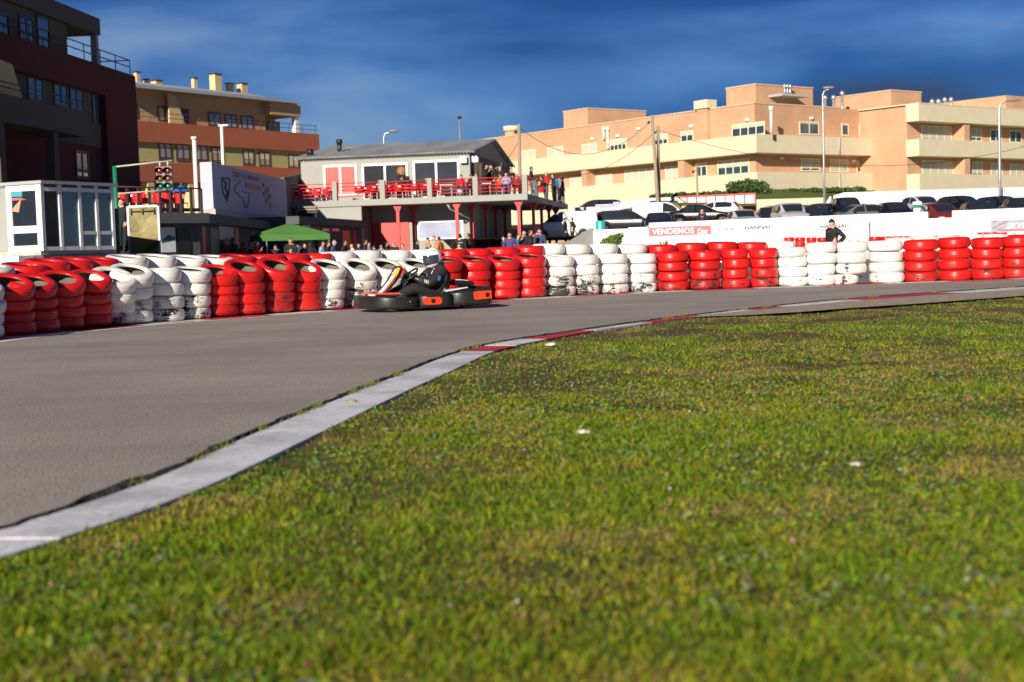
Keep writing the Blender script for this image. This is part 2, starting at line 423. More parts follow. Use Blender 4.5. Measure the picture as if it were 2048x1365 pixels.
def attr_mat(name, rough=.7, trans=0.0):
    m = bpy.data.materials.new(name); m.use_nodes = True; nt = m.node_tree; b = nt.nodes['Principled BSDF']; N = nt.nodes.new; L = nt.links.new
    at_ = N('ShaderNodeAttribute'); at_.attribute_name = 'tint'; L(at_.outputs['Color'], b.inputs['Base Color'])
    b.inputs['Roughness'].default_value = rough; b.inputs['Specular IOR Level'].default_value = .25
    if trans:
        tr = N('ShaderNodeBsdfTranslucent'); L(at_.outputs['Color'], tr.inputs[0]); mx = N('ShaderNodeMixShader'); mx.inputs[0].default_value = trans
        L(b.outputs[0], mx.inputs[1]); L(tr.outputs[0], mx.inputs[2]); L(mx.outputs[0], nt.nodes['Material Output'].inputs[0])
    return m
def set_tint(me, cols):
    at_ = me.attributes.new('tint', 'FLOAT_COLOR', 'POINT')
    at_.data.foreach_set('color', np.concatenate([cols, np.ones((len(cols), 1))], 1).astype(np.float32).ravel())
def lawn_z(x, y): return -.012+.03*(fbm(x*.8, y*.8, 77)-.5)+.012*(fbm(x*3, y*3, 78)-.5)
# turf sheet: clipped grid
bm = bmesh.new()
pv = [bm.verts.new((x, y, 0)) for x, y in lawn_poly]; bm.faces.new(pv); bmesh.ops.triangulate(bm, faces=bm.faces[:])
for k in range(90):
    yy = 1.0*1.036**k
    if yy > 26: break
    bmesh.ops.bisect_plane(bm, geom=bm.verts[:]+bm.edges[:]+bm.faces[:], plane_co=(0,yy,0), plane_no=(0,1,0))
for xx in np.linspace(-3, 22, 126):
    bmesh.ops.bisect_plane(bm, geom=bm.verts[:]+bm.edges[:]+bm.faces[:], plane_co=(xx,0,0), plane_no=(1,0,0))
me = bpy.data.meshes.new('lawn'); bm.to_mesh(me); bm.free()
P = np.zeros(len(me.vertices)*3); me.vertices.foreach_get('co', P); P = P.reshape(-1, 3)
P[:, 2] = lawn_z(P[:, 0], P[:, 1]); me.vertices.foreach_set('co', P.ravel())
fr, ba, st = lawn_colour(P[:, 0], P[:, 1])
base = G_DARK*.55+G_BROWN*.35
cc = base[None]+(G_GREEN*.5)[None]*fr[:, None]*.6+(G_STRAW*.4)[None]*st[:, None]*.7
cc = cc*(1-ba[:, None]*.7)+(G_BROWN*.9)[None]*ba[:, None]*.7
set_tint(me, cc); me.materials.append(attr_mat('turf', .95)); me.update()
bm = bmesh.new(); bm.from_mesh(me); bmesh.ops.recalc_face_normals(bm, faces=bm.faces); bm.to_mesh(me); bm.free()
tag(put('lawn', me), kind='structure')
# pale gritty verge between the far kerb and the lawn
vb = [ground(x, y) for x, y in [(1380,636),(1480,626),(1600,614),(1700,605),(1850,594),(2048,580),(2200,572)]]
va = [ground(x, y) for x, y in [(1380,637),(1480,634),(1600,627),(1700,619),(1850,609),(2048,594),(2200,585)]]
mb = MB(); n = len(vb)
for p in vb+va: mb.v.append((p.x, p.y, .016))
for i in range(n-1): mb.f.append((i, i+1, n+i+1, n+i)); mb.mi.append(0); mb.sm.append(False)
tag(mb.build('dirt_verge', mat('gritty_dirt', (.33,.28,.21), .95, var=.35, scale=5, bump=.8, bscale=40)), kind='structure')
# grass blades, clover leaves and small flowers
def blades(rng, N_, dmin, dmax, pw, h0, h1, w0, w1, five):
    u = rng.rand(N_); D = (dmin**pw+(dmax**pw-dmin**pw)*u)**(1/pw)
    x = -(.42*D+.3)+rng.rand(N_)*(1.04*D+1.6); y = D
    k = inside(x, y, lawn_poly); x, y = x[k], y[k]
    fr, ba, st = lawn_colour(x, y); keep = rng.rand(len(x)) > ba*.28
    x, y, fr, ba, st = x[keep], y[keep], fr[keep], ba[keep], st[keep]
    n = len(x); z = lawn_z(x, y)-.004
    clump = fbm(x*6, y*6, 40, 2)
    h = (h0+(h1-h0)*rng.rand(n)**1.5)*(.30+1.45*clump**1.5)*(1-.3*ba)*(.7+.5*fr); wd = w0+(w1-w0)*rng.rand(n)
    th = rng.rand(n)*2*np.pi; la = rng.rand(n)*2*np.pi; lean = .25+1.1*rng.rand(n)
    r = rng.rand(n)
    col = np.where((r < .35+.5*fr)[:, None], G_GREEN[None], G_YEL[None])
    col = np.where((rng.rand(n) < .16)[:, None], G_DARK[None], col)
    sp = np.clip(.13+.38*st+.16*ba-.2*fr, .05, .6)
    col = np.where((rng.rand(n) < sp)[:, None], G_STRAW[None], col)
    col = np.where((rng.rand(n) < ba*.55)[:, None], (G_BROWN*1.15)[None], col)
    col = col*(.6+.8*rng.rand(n)**1.3)[:, None]
    ax, ay = np.cos(th)*wd/2, np.sin(th)*wd/2; lx, ly = np.cos(la)*h*lean, np.sin(la)*h*lean
    if five:
        V = np.stack([np.stack([x-ax, y-ay, z], 1), np.stack([x+ax, y+ay, z], 1), np.stack([x+ax*.8+lx*.35, y+ay*.8+ly*.35, z+h*.62], 1), np.stack([x-ax*.8+lx*.35, y-ay*.8+ly*.35, z+h*.62], 1), np.stack([x+lx, y+ly, z+h*.95], 1)], 1)
        return V.reshape(-1, 3), np.repeat(col, 5, 0), 5, n
    V = np.stack([np.stack([x-ax, y-ay, z], 1), np.stack([x+ax, y+ay, z], 1), np.stack([x+lx, y+ly, z+h], 1)], 1)
    return V.reshape(-1, 3), np.repeat(col, 3, 0), 3, n
def build_blades(name, sets, m, label=None):
    V = np.concatenate([s[0] for s in sets]); C = np.concatenate([s[1] for s in sets])
    loops = []; starts = []; tot = []; b = 0; ls = 0
    for s in sets:
        k, n = s[2], s[3]; i0 = b+np.arange(n)[:, None]*k
        if k == 5:
            q = (i0+np.array([0,1,2,3,3,2,4])).ravel(); loops.append(q); t = np.tile([4,3], n)
        elif k == 3: loops.append((i0+np.array([0,1,2])).ravel()); t = np.full(n, 3)
        else: loops.append((i0+np.arange(k)).ravel()); t = np.full(n, k)
        tot.append(t); b += n*k
    loops = np.concatenate(loops); tot = np.concatenate(tot); starts = np.concatenate([[0], np.cumsum(tot)[:-1]])
    me = bpy.data.meshes.new(name); me.vertices.add(len(V)); me.vertices.foreach_set('co', V.astype(np.float32).ravel())
    me.loops.add(len(loops)); me.loops.foreach_set('vertex_index', loops.astype(np.int32))
    me.polygons.add(len(tot)); me.polygons.foreach_set('loop_start', starts.astype(np.int32)); me.polygons.foreach_set('loop_total', tot.astype(np.int32))
    me.update(calc_edges=True); set_tint(me, C); me.materials.append(m)
    return put(name, me)
rng = np.random.RandomState(3)
def seam(rng, n_cl, per):
    """little tufts that have taken root in the crack between asphalt and kerb"""
    idx = rng.randint(120, 560, n_cl); E = even(near_d, 900); xs = []; ys = []
    for i in idx:
        k = rng.randint(per//3, per); t = rng.normal(0, .05, k); j = np.clip((i+t*20).astype(int), 0, 899)
        xs += [E[q][0]+rng.normal(0, .018)+.02 for q in j]; ys += [E[q][1]+rng.normal(0, .03) for q in j]
    x, y = np.array(xs), np.array(ys); n = len(x); h = .012+.03*rng.rand(n); w_ = .003+.003*rng.rand(n)+.0004*y; th = rng.rand(n)*6.283; la = rng.rand(n)*6.283; z = np.full(n, -.005)
    ax, ay = np.cos(th)*w_/2, np.sin(th)*w_/2
    V = np.stack([np.stack([x-ax, y-ay, z], 1), np.stack([x+ax, y+ay, z], 1), np.stack([x+np.cos(la)*h*.7, y+np.sin(la)*h*.7, z+h], 1)], 1)
    c = np.where((rng.rand(n) < .35)[:, None], G_STRAW[None], G_GREEN[None])*(.6+.6*rng.rand(n))[:, None]
    return V.reshape(-1, 3), np.repeat(c, 3, 0), 3, n
gm = attr_mat('grass_blade', .6, .25)
tag(build_blades('grass', [blades(rng, 400000, 2.2, 7.5, .5, .009, .042, .0028, .0065, True), blades(rng, 540000, 7.0, 27, .35, .012, .038, .006, .013, False), seam(rng, 34, 90)], gm), kind='stuff')
def leaves(rng, N_, dmin, dmax, size, cols, k=6, asp=.75, tilt=.7, zup=.012, gate=None):
    D = (dmin**.6+(dmax**.6-dmin**.6)*rng.rand(N_))**(1/.6); x = -(.42*D+.3)+rng.rand(N_)*(1.04*D+1.6); y = D
    ok = inside(x, y, lawn_poly)
    if gate is not None: ok &= gate(x, y)
    x, y = x[ok], y[ok]; n = len(x); z = lawn_z(x, y)+zup*(.5+rng.rand(n))
    s = size*(.6+.8*rng.rand(n)); e1 = rng.normal(size=(n, 3)); nrm = np.stack([rng.normal(size=n)*tilt, rng.normal(size=n)*tilt-.25, np.ones(n)], 1)
    nrm /= np.linalg.norm(nrm, axis=1)[:, None]; e1 -= nrm*(e1*nrm).sum(1)[:, None]; e1 /= np.linalg.norm(e1, axis=1)[:, None]; e2 = np.cross(nrm, e1)
    V = []
    for q in range(k):
        a = 2*np.pi*q/k; V.append(np.stack([x, y, z], 1)+(e1*np.cos(a)*1.0+e2*np.sin(a)*asp)*s[:, None])
    V = np.stack(V, 1).reshape(-1, 3); c = np.array(cols)[rng.randint(len(cols), size=n)]*(.75+.5*rng.rand(n))[:, None]
    return V, np.repeat(c, k, 0), k, n
clov = lambda x, y: fbm(x*.9+7, y*.9, 55) > .47
yel = lambda x, y: fbm(x*1.6+2, y*1.6, 58) > .56
wht = lambda x, y: fbm(x*1.1, y*1.1, 61) > .5
tag(build_blades('clover', [leaves(rng, 72000, 2.2, 15, .0085, [(.10,.22,.012),(.06,.14,.012),(.20,.25,.015),(.16,.2,.1)], gate=clov),
    leaves(rng, 2600, 2.2, 6, .0095, [(.18,.25,.02),(.27,.26,.025),(.13,.22,.015),(.10,.19,.012)], gate=yel, zup=.03, k=5, asp=.42)], gm), kind='stuff')
tag(build_blades('wild_flowers', [leaves(rng, 300, 2.4, 9, .0055, [(.5,.03,.16),(.42,.05,.12),(.6,.25,.3)], zup=.045, gate=clov), leaves(rng, 520, 3.2, 17, .0055, [(.45,.48,.4),(.55,.55,.5),(.4,.36,.3)], zup=.02, gate=wht)], gm), kind='stuff')
# a few pale stones lying in the grass
M_stone = mat('pale_stone', (.6,.57,.5), .9, var=.2, scale=30, bump=.5)
for (px, py, s, lab) in [(1102,692,.045,'pale flat stone in the grass close to the red and white kerb'), (1165,868,.03,'small white stone lying in the middle of the lawn'), (1712,932,.022,'white crumpled scrap lying in the grass on the right'), (702,806,.03,'small brown stone lying on the white kerb')]:
    p = ground(px, py); mb = MB(); r_ = random.Random(px)
    bm = bmesh.new(); bmesh.ops.create_icosphere(bm, subdivisions=2, radius=1)
    for v in bm.verts: v.co = Vector((v.co.x*s*1.2, v.co.y*s*.8, v.co.z*s*.4))*(1+r_.uniform(-.14, .14))
    bm.verts.index_update(); mb.add([v.co.copy() for v in bm.verts], [[v.index for v in f.verts] for f in bm.faces], 0, False); bm.free()
    o = mb.build('stone', M_stone if px != 702 else M_wood); o.location = (p.x, p.y, s*.25); tag(o, lab, 'stone', 'stones in the grass')
# ================================================================== TYRE WALLS
def tyremat(name, col, worn, wcol):
    m = bpy.data.materials.new(name); m.use_nodes = True; nt = m.node_tree; b = nt.nodes['Principled BSDF']; N = nt.nodes.new; L = nt.links.new
    tc = N('ShaderNodeTexCoord'); oi = N('ShaderNodeObjectInfo')
    sx = N('ShaderNodeSeparateColor'); L(oi.outputs['Color'], sx.inputs[0])
    add = N('ShaderNodeVectorMath'); add.operation = 'ADD'; L(tc.outputs['Object'], add.inputs[0])
    rv = N('ShaderNodeVectorMath'); rv.operation = 'SCALE'; rv.inputs[0].default_value = (37, 11, 23); L(oi.outputs['Random'], rv.inputs['Scale']); L(rv.outputs[0], add.inputs[1])
    mp = N('ShaderNodeMapping'); mp.inputs['Scale'].default_value = (6, 6, 70); L(add.outputs[0], mp.inputs[0])
    n1 = N('ShaderNodeTexNoise'); n1.inputs['Scale'].default_value = 1; n1.inputs['Detail'].default_value = 8; n1.inputs['Roughness'].default_value = .72; n1.inputs['Distortion'].default_value = .4; L(mp.outputs[0], n1.inputs[0])
    n2 = N('ShaderNodeTexNoise'); n2.inputs['Scale'].default_value = 5; n2.inputs['Detail'].default_value = 4; L(add.outputs[0], n2.inputs[0])
    # tread blocks rubbed bare
    mp2 = N('ShaderNodeMapping'); mp2.inputs['Scale'].default_value = (46, 46, 30); L(add.outputs[0], mp2.inputs[0])
    vo = N('ShaderNodeTexVoronoi'); vo.distance = 'CHEBYCHEV'; vo.inputs['Scale'].default_value = 1; L(mp2.outputs[0], vo.inputs[0])
    s1 = N('ShaderNodeMath'); s1.operation = 'MULTIPLY_ADD'; L(n2.outputs[0], s1.inputs[0]); s1.inputs[1].default_value = .9; L(n1.outputs[0], s1.inputs[2])
    s2 = N('ShaderNodeMath'); s2.operation = 'MULTIPLY_ADD'; L(vo.outputs[0], s2.inputs[0]); s2.inputs[1].default_value = .26; L(s1.outputs[0], s2.inputs[2])
    wv = N('ShaderNodeMath'); wv.operation = 'MULTIPLY_ADD'; L(sx.outputs[0], wv.inputs[0]); wv.inputs[1].default_value = .50; L(s2.outputs[0], wv.inputs[2])
    # rubbed only on the side facing the track (object -Y)
    so_ = N('ShaderNodeSeparateXYZ'); L(tc.outputs['Object'], so_.inputs[0])
    fs = N('ShaderNodeMapRange'); fs.inputs[1].default_value = -.12; fs.inputs[2].default_value = -.26; fs.inputs[3].default_value = -.35; fs.inputs[4].default_value = 0; L(so_.outputs[1], fs.inputs[0])
    w2 = N('ShaderNodeMath'); w2.operation = 'ADD'; L(wv.outputs[0], w2.inputs[0]); L(fs.outputs[0], w2.inputs[1])
    mk = N('ShaderNodeMapRange'); mk.inputs[1].default_value = 1.36; mk.inputs[2].default_value = 1.44; L(w2.outputs[0], mk.inputs[0])
    dirt = N('ShaderNodeMapRange'); dirt.inputs[1].default_value = 1.05; dirt.inputs[2].default_value = 1.5; dirt.inputs[3].default_value = 0; dirt.inputs[4].default_value = .55; L(w2.outputs[0], dirt.inputs[0])
    dm = N('ShaderNodeMath'); dm.operation = 'MULTIPLY'; L(dirt.outputs[0], dm.inputs[0]); L(sx.outputs[0], dm.inputs[1])
    hs = N('ShaderNodeHueSaturation'); hs.inputs['Color'].default_value = (*col, 1)
    rv2 = N('ShaderNodeMapRange'); rv2.inputs[3].default_value = .82; rv2.inputs[4].default_value = 1.1; L(oi.outputs['Random'], rv2.inputs[0]); L(rv2.outputs[0], hs.inputs['Value'])
    pv = N('ShaderNodeMapRange'); pv.inputs[1].default_value = .3; pv.inputs[2].default_value = .7; pv.inputs[3].default_value = .86; pv.inputs[4].default_value = 1.08; L(n2.outputs[0], pv.inputs[0])
    pm = N('ShaderNodeVectorMath'); pm.operation = 'SCALE'; L(hs.outputs[0], pm.inputs[0]); L(pv.outputs[0], pm.inputs['Scale'])
    a = N('ShaderNodeMix'); a.data_type = 'RGBA'; L(dm.outputs[0], a.inputs[0]); L(pm.outputs[0], a.inputs[6]); a.inputs[7].default_value = (*wcol, 1)
    c = N('ShaderNodeMix'); c.data_type = 'RGBA'; L(mk.outputs[0], c.inputs[0]); L(a.outputs[2], c.inputs[6]); c.inputs[7].default_value = (*worn, 1)
    L(c.outputs[2], b.inputs['Base Color'])
    ro = N('ShaderNodeMapRange'); ro.inputs[3].default_value = .33; ro.inputs[4].default_value = .75; L(mk.outputs[0], ro.inputs[0]); L(ro.outputs[0], b.inputs['Roughness'])
    bp = N('ShaderNodeBump'); bp.inputs['Strength'].default_value = .12; bp.inputs['Distance'].default_value = .006; L(n1.outputs[0], bp.inputs['Height']); L(bp.outputs[0], b.inputs['Normal'])
    return m
M_tr = tyremat('red_painted_tyre', (.60,.012,.010), (.045,.012,.012), (.16,.03,.025)); M_tw = tyremat('white_painted_tyre', (.80,.78,.74), (.022,.022,.024), (.42,.38,.31))
M_tin = mat('dusty_tyre_inside', (.15,.14,.115), .95, var=.3, scale=6)
def tyre_mesh(name, paint, seed):
    r = random.Random(seed); q = r.uniform(-.006, .006)
    prof = [(.185,-.066),(.197,-.083),(.222,-.092),(.25,-.0935),(.275,-.090),(.294,-.080),(.307,-.066+q),(.3145,-.050),(.3175,-.034),(.3165,-.030),(.3165,-.027),(.319,-.024),(.3205,-.003),(.3192,-.001),(.3192,.001),(.3205,.004),(.319,.024),(.3165,.027),(.3165,.030),(.3175,.034),(.3145,.05),(.307,.066-q),(.294,.080),(.275,.090),(.25,.0935),(.222,.092),(.197,.083),(.185,.066),(.2,.055),(.27,.05),(.288,.0),(.27,-.05),(.2,-.055)]
    mb = MB(); mb.lathe(prof, 56, closed=True, mfun=lambda i: 1 if i >= 27 else 0)
    return mb.mesh(name, [paint, M_tin])
TY = {c: [tyre_mesh('tyre', pm, s) for s in (1, 2, 3)] for c, pm in (('R', M_tr), ('W', M_tw))}
TYN = {'R': 'red', 'W': 'white'}
ORD = ['first','second','third','fourth','fifth','sixth','seventh','eighth','ninth','tenth']
LEV = {4: ['bottom','second lowest','third lowest','topmost'], 5: ['bottom','second lowest','middle','fourth lowest','topmost'], 2: ['lower','upper'], 3: ['bottom','middle','topmost']}
def tyre(c, M, scale, wear, label, group):
    o = bpy.data.objects.new('tyre', rnd.choice(TY[c])); COL.objects.link(o)
    o.matrix_world = M @ Matrix.Diagonal((scale[0], scale[0], scale[1], 1))
    o.color = (wear, 0, 0, 1)
    return tag(o, label, 'tyre', group)
def runs(lst):
    out = []; cnt = {}; prev = None
    for it in lst:
        c = it[1]
        if c != prev: cnt[c] = cnt.get(c, 0)+1; k = 0; prev = c
        else: k += 1
        out.append((cnt[c], k))
    return out
# px centre, colour, y of the top rim, tilt towards the viewer, tilt sideways (degrees), radius, wear
FRONT = [(-92,'W',566,20,10,.31,.4),(-44,'W',562,16,8,.31,.4),(20,'R',552,20,10,.31,.35),(66,'R',552,19,9,.31,.4),(121,'R',546,20,10,.31,.5),(177,'R',543,19,10,.31,.6),(225,'W',539,22,14,.31,.95),(264,'W',533,17,10,.31,.85),(325,'W',541,4,2,.31,.9),(382,'W',540,8,5,.31,.95),
 (438,'R',535,16,10,.31,.75),(488,'R',523,21,13,.31,.6),(550,'R',518,23,15,.315,.75),(604,'R',523,22,15,.31,.6),(652,'W',524,17,12,.31,.75),(716,'W',521,22,16,.31,1.15),(770,'W',520,22,15,.31,.8),(830,'W',521,18,11,.31,.7),
 (888,'R',516,14,6,.31,.55),(946,'R',514,14,5,.315,.5),(1006,'R',514,14,8,.31,.6),(1060,'R',512,9,5,.31,.6),(1116,'W',514,5,3,.305,1.2),(1171,'W',512,3,1,.27,1.05),(1225,'W',510,2,1,.30,.85),(1282,'W',510,0,0,.295,.9),
 (1346,'R',506,0,0,.315,.75),(1410,'R',504,0,0,.312,1.0),(1471,'R',500,0,0,.27,.85),(1527,'R',499,0,0,.275,.8),(1585,'W',497,0,0,.29,.65),(1642,'W',487,0,0,.295,.6),(1703,'W',486,0,0,.305,.7),(1772,'W',484,0,0,.34,.5),
 (1842,'R',482,2,0,.335,.7),(1909,'R',477,1,0,.325,.65),(1974,'R',478,1,0,.325,.8),(2036,'R',475,2,0,.33,.8),(2102,'R',474,0,0,.33,.7)]
rr = random.Random(21)
for (px, c, yt, tf, tsd, rad, wear), (rn, k) in zip(FRONT, runs(FRONT)):
    D = Dwall(px); g = atz(px, D, 0)
    out = Vector((g.x, g.y, 0)).normalized()
    i = min(range(len(foot_d)), key=lambda j: (foot_d[j][0]-g.x)**2+(foot_d[j][1]-g.y)**2)
    i = min(max(i, 2), len(foot_d)-3); tx, ty = foot_d[i+2][0]-foot_d[i-2][0], foot_d[i+2][1]-foot_d[i-2][1]
    yaw = math.atan2(ty, tx)
    ctr = g+out*(rad+.02)
    top = at(px, yt, D+.25).z
    if tf > 8: top -= .012*(tf-8)/2
    n = 4; sp = top/n; sc = rad/.32
    side = Vector((-out.y, out.x, 0))*-1            # to the viewer's right
    for j in range(n):
        f = (j/(n-1))**1.3
        a = RD(tf*f); b = RD(tsd*f)
        nrm = (Vector((0,0,1))-out*(math.tan(a)+rr.uniform(-.03,.03))+side*(math.tan(b)+rr.uniform(-.03,.03))).normalized()
        if j == 0 and tf > 8: nrm = (Vector((0,0,1))+out*.10-side*.05).normalized()
        pos = ctr+Vector((0,0,sp*(j+.5)+.02))-out*(.10*f*tf/20)+side*(.03*f*tsd/10)+Vector((rr.uniform(-.02,.02), rr.uniform(-.02,.02), 0))
        if j == 0 and tf > 8: pos -= out*.03; 
        q = nrm.to_track_quat('Z', 'Y').to_matrix().to_4x4()
        # keep local -Y towards the track
        yl = (out-nrm*out.dot(nrm)).normalized(); xl = yl.cross(nrm)
        Mx = Matrix((xl, yl, nrm)).transposed().to_4x4(); Mx.translation = pos
        if px == 1703 and j == 0:
            # its bottom tyre has slid out to the left and stands half crushed under its neighbour
            Mx.translation = pos-side*.17-out*.05
        wr = wear*(.72 if j == 0 else .55 if j == 1 else .22 if j == 2 else .05)+rr.uniform(-.06, .06)
        if tf > 15 and c == 'W' and j >= 1: wr += .1
        lab = '%s %s tyre, %s stack of the %s %s run, front row' % (LEV[4][j], TYN[c], ORD[k], ORD[rn-1], TYN[c])
        tyre(c, Mx, (sc*rr.uniform(.965,1.03), sp/.187*rr.uniform(.975, 1.0)), max(0, wr), lab, 'painted tyres of the front tyre wall')
BACK = [(-15,'W',531),(52,'R',528),(98,'R',520),(150,'R',517),(200,'R',516),(258,'W',512),(318,'W',511),(380,'W',513),(432,'W',513),(478,'R',511),(538,'R',509),(586,'R',508),(632,'R',507),(678,'W',504),(731,'W',501),(792,'W',501),(850,'W',500),(905,'R',499),(954,'R',498),(1008,'R',495),(1060,'R',491),(1100,'W',488),(1150,'W',489),(1206,'W',488),(1265,'W',489),(1325,'R',490),(1385,'R',486),(1446,'R',484),(1503,'R',485),(1563,'W',483),
  (1800,'W',476),(1848,'W',472),(1892,'W',471),(1940,'W',469),(1988,'W',469),(2040,'R',470),(2098,'R',469)]
for (px, c, yt), (rn, k) in zip(BACK, runs(BACK)):
    lean = 10 if px < 480 else 3
    D = Dwall(px)+(1.0 if px > 1600 else .78); g = atz(px, D+.3, 0); out = Vector((g.x, g.y, 0)).normalized(); side = Vector((out.y, -out.x, 0))
    top = at(px, yt, D+.3).z; n = 5 if top > .86 else 4; sp = top/n
    for j in range(n):
        if j < n-(2 if px < 1600 or px > 1820 else 1): continue      # the photo shows nothing of the lower ones
        a = RD(lean*(j/(n-1))); nrm = (Vector((0,0,1))-out*math.tan(a)*.6+side*math.tan(a)*.5).normalized()
        yl = (out-nrm*out.dot(nrm)).normalized(); xl = yl.cross(nrm)
        Mx = Matrix((xl, yl, nrm)).transposed().to_4x4(); Mx.translation = g+Vector((rr.uniform(-.015,.015), rr.uniform(-.015,.015), sp*(j+.5)))
        lab = '%s %s tyre, %s stack of the %s %s run, second row' % (LEV[n][j], TYN[c], ORD[k], ORD[rn-1], TYN[c])
        tyre(c, Mx, (.97, sp/.187*.99), .1, lab, 'painted tyres of the second tyre row')
FARROW = [(x, 'W', 478-.03*(x-1500)) for x in (1500,1520,1540,1559)]+[(x, 'R', 475) for x in (1578,1600,1623,1645)]+[(x, 'W', 474) for x in (1690,1708,1727)]+[(x, 'R', 473.5-.02*(x-1750)) for x in (1750,1772,1795,1819)]+[(x, 'R', 465) for x in (1966,1984,2003)]+[(x, 'W', 464) for x in (2021,2040)]
for (px, c, yt), (rn, k) in zip(FARROW, runs(FARROW)):
    D = 62.0 if px < 1900 else 60.0
    p = at(px, yt, D); n = 3 if px < 1900 else 2; base = p.z-n*.2
    for j in range(n):
        o = tyre(c, Matrix.Translation((p.x, D, base+.2*(j+.5))), (.78 if px > 1700 else .72, 1.06), .05, '%s %s tyre, %s stack of the %s %s run by the banner wall' % (LEV[n][j], TYN[c], ORD[k], ORD[rn-1], TYN[c]), 'small tyres before the banner wall')
# ================================================================== BUILDINGS
class Wing:
    """a vertical facade: local x runs along it (left to right as seen from the track), y goes into the building, z up"""
    def __init__(s, a, b):
        s.a = Vector((a[0], a[1], 0)); s.d = Vector((b[0]-a[0], b[1]-a[1], 0)); s.len = s.d.length; s.d.normalize()
        s.n = Vector((-s.d.y, s.d.x, 0)); s.M = Matrix((s.d, s.n, Vector((0,0,1)))).transposed().to_4x4(); s.M.translation = s.a
    def hit(s, px, py, off=0.0):
        d = ray(px, py); o = s.a+s.n*off; t = (o-CAM).dot(s.n)/d.dot(s.n); p = CAM+d*t
        return ((p-s.a).dot(s.d), p.z)
    def u(s, px, off=0.0): return s.hit(px, 400, off)[0]
    def rect(s, x0, y0, x1, y1, off=0.0):
        h = [s.hit(x0, y0, off), s.hit(x1, y0, off), s.hit(x0, y1, off), s.hit(x1, y1, off)]
        return ((h[0][0]+h[2][0])/2, (h[1][0]+h[3][0])/2, (h[2][1]+h[3][1])/2, (h[0][1]+h[1][1])/2)   # u0,u1,z0,z1
    def rectc(s, x0, x1, yc0, yc1, off=0.0):
        """like rect, heights read along the middle of the opening"""
        xm = (x0+x1)/2; u0, u1 = s.u(x0, off), s.u(x1, off); return u0, u1, s.hit(xm, yc1, off)[1], s.hit(xm, yc0, off)[1]
def plan(px, D, py=440): return (at(px, py, D).x, D)
def house(name, label, cat, wing, group=None):
    r = thing(name, label, cat, wing.a, 0, group); r['_'] = 0; del r['_']; return r
def P(mb, name, mats, root, wing=None, label=None):
    o = mb.build(name, mats, root)
    if wing is not None:
        o.matrix_local = Matrix.Translation(root.location).inverted() @ wing.M
    if label: o['label'] = label
    return o
def window(root, wing, u0, u1, z0, z1, y, panes=2, frame=M_whiteclean, gl=M_glass, fw=.07, sill=None, blind=0, blindmat=None, name='window', rail=None, label=None):
    mb = MB(); t = .05
    mb.box(u0, u0+fw, y-t, y, z0, z1); mb.box(u1-fw, u1, y-t, y, z0, z1)
    mb.box(u0+fw, u1-fw, y-t, y, z0, z0+fw); mb.box(u0+fw, u1-fw, y-t, y, z1-fw, z1)
    wpan = (u1-u0-2*fw)/panes
    for k in range(1, panes):
        c = u0+fw+wpan*k; mb.box(c-fw/2, c+fw/2, y-t+.004, y, z0+fw, z1-fw)
    if rail: mb.box(u0+fw, u1-fw, y-t+.006, y, z0+(z1-z0)*rail-fw/2, z0+(z1-z0)*rail+fw/2)
    o = P(mb, name, frame, root, wing, label)
    g = MB().box(u0+fw, u1-fw, y-.022, y, z0+fw, z1-fw); g.build('pane', gl, o)
    if blind:
        zb = z1-fw-(z1-z0-2*fw)*blind
        mb = MB()
        for k in range(panes):
            c0 = u0+fw+wpan*k+(.0 if k == 0 else fw/2); c1 = u0+fw+wpan*(k+1)-(.0 if k == panes-1 else fw/2)
            nsl = max(3, int((z1-fw-zb)/.09)); h = (z1-fw-zb)/nsl
            for q in range(nsl): mb.box(c0+.006, c1-.006, y-.034, y-.023, zb+h*q+.006, zb+h*(q+1)-.004)
        mb.build('roller_shutter', blindmat, o)
    if sill: MB().box(u0-.08, u1+.08, y-.12, y, z0-.07, z0-.003).build('sill', sill, o)
    return o
def brickmat(name, c1, c2, mortar, sc=1.0):
    m = bpy.data.materials.new(name); m.use_nodes = True; nt = m.node_tree; b = nt.nodes['Principled BSDF']; N = nt.nodes.new; L = nt.links.new
    tc = N('ShaderNodeTexCoord'); sp = N('ShaderNodeSeparateXYZ'); L(tc.outputs['Object'], sp.inputs[0])
    ad = N('ShaderNodeMath'); L(sp.outputs[0], ad.inputs[0]); L(sp.outputs[1], ad.inputs[1])
    cb = N('ShaderNodeCombineXYZ'); L(ad.outputs[0], cb.inputs[0]); L(sp.outputs[2], cb.inputs[1])
    br = N('ShaderNodeTexBrick'); br.inputs['Scale'].default_value = 2.2*sc; br.inputs['Color1'].default_value = (*c1, 1); br.inputs['Color2'].default_value = (*c2, 1); br.inputs['Mortar'].default_value = (*mortar, 1); br.inputs['Mortar Size'].default_value = .018
    L(cb.outputs[0], br.inputs[0])
    n = N('ShaderNodeTexNoise'); n.inputs['Scale'].default_value = .35; n.inputs['Detail'].default_value = 6; L(tc.outputs['Object'], n.inputs[0])
    r = N('ShaderNodeMapRange'); r.inputs[1].default_value = .3; r.inputs[2].default_value = .7; r.inputs[3].default_value = .85; r.inputs[4].default_value = 1.12; L(n.outputs[0], r.inputs[0])
    s = N('ShaderNodeVectorMath'); s.operation = 'SCALE'; L(br.outputs[0], s.inputs[0]); L(r.outputs[0], s.inputs['Scale']); L(s.outputs[0], b.inputs['Base Color']); b.inputs['Roughness'].default_value = .9
    return m
M_brick = brickmat('orange_brick', (.52,.29,.165), (.56,.325,.19), (.48,.32,.21))
M_cream = mat('cream_render', (.64,.585,.40), .85, var=.07, scale=.8, bump=.1)
M_shut = mat('grey_cream_shutter', (.52,.53,.44), .6, var=.05)
M_creamfr = mat('cream_window_frame', (.72,.68,.48), .5, var=.04)
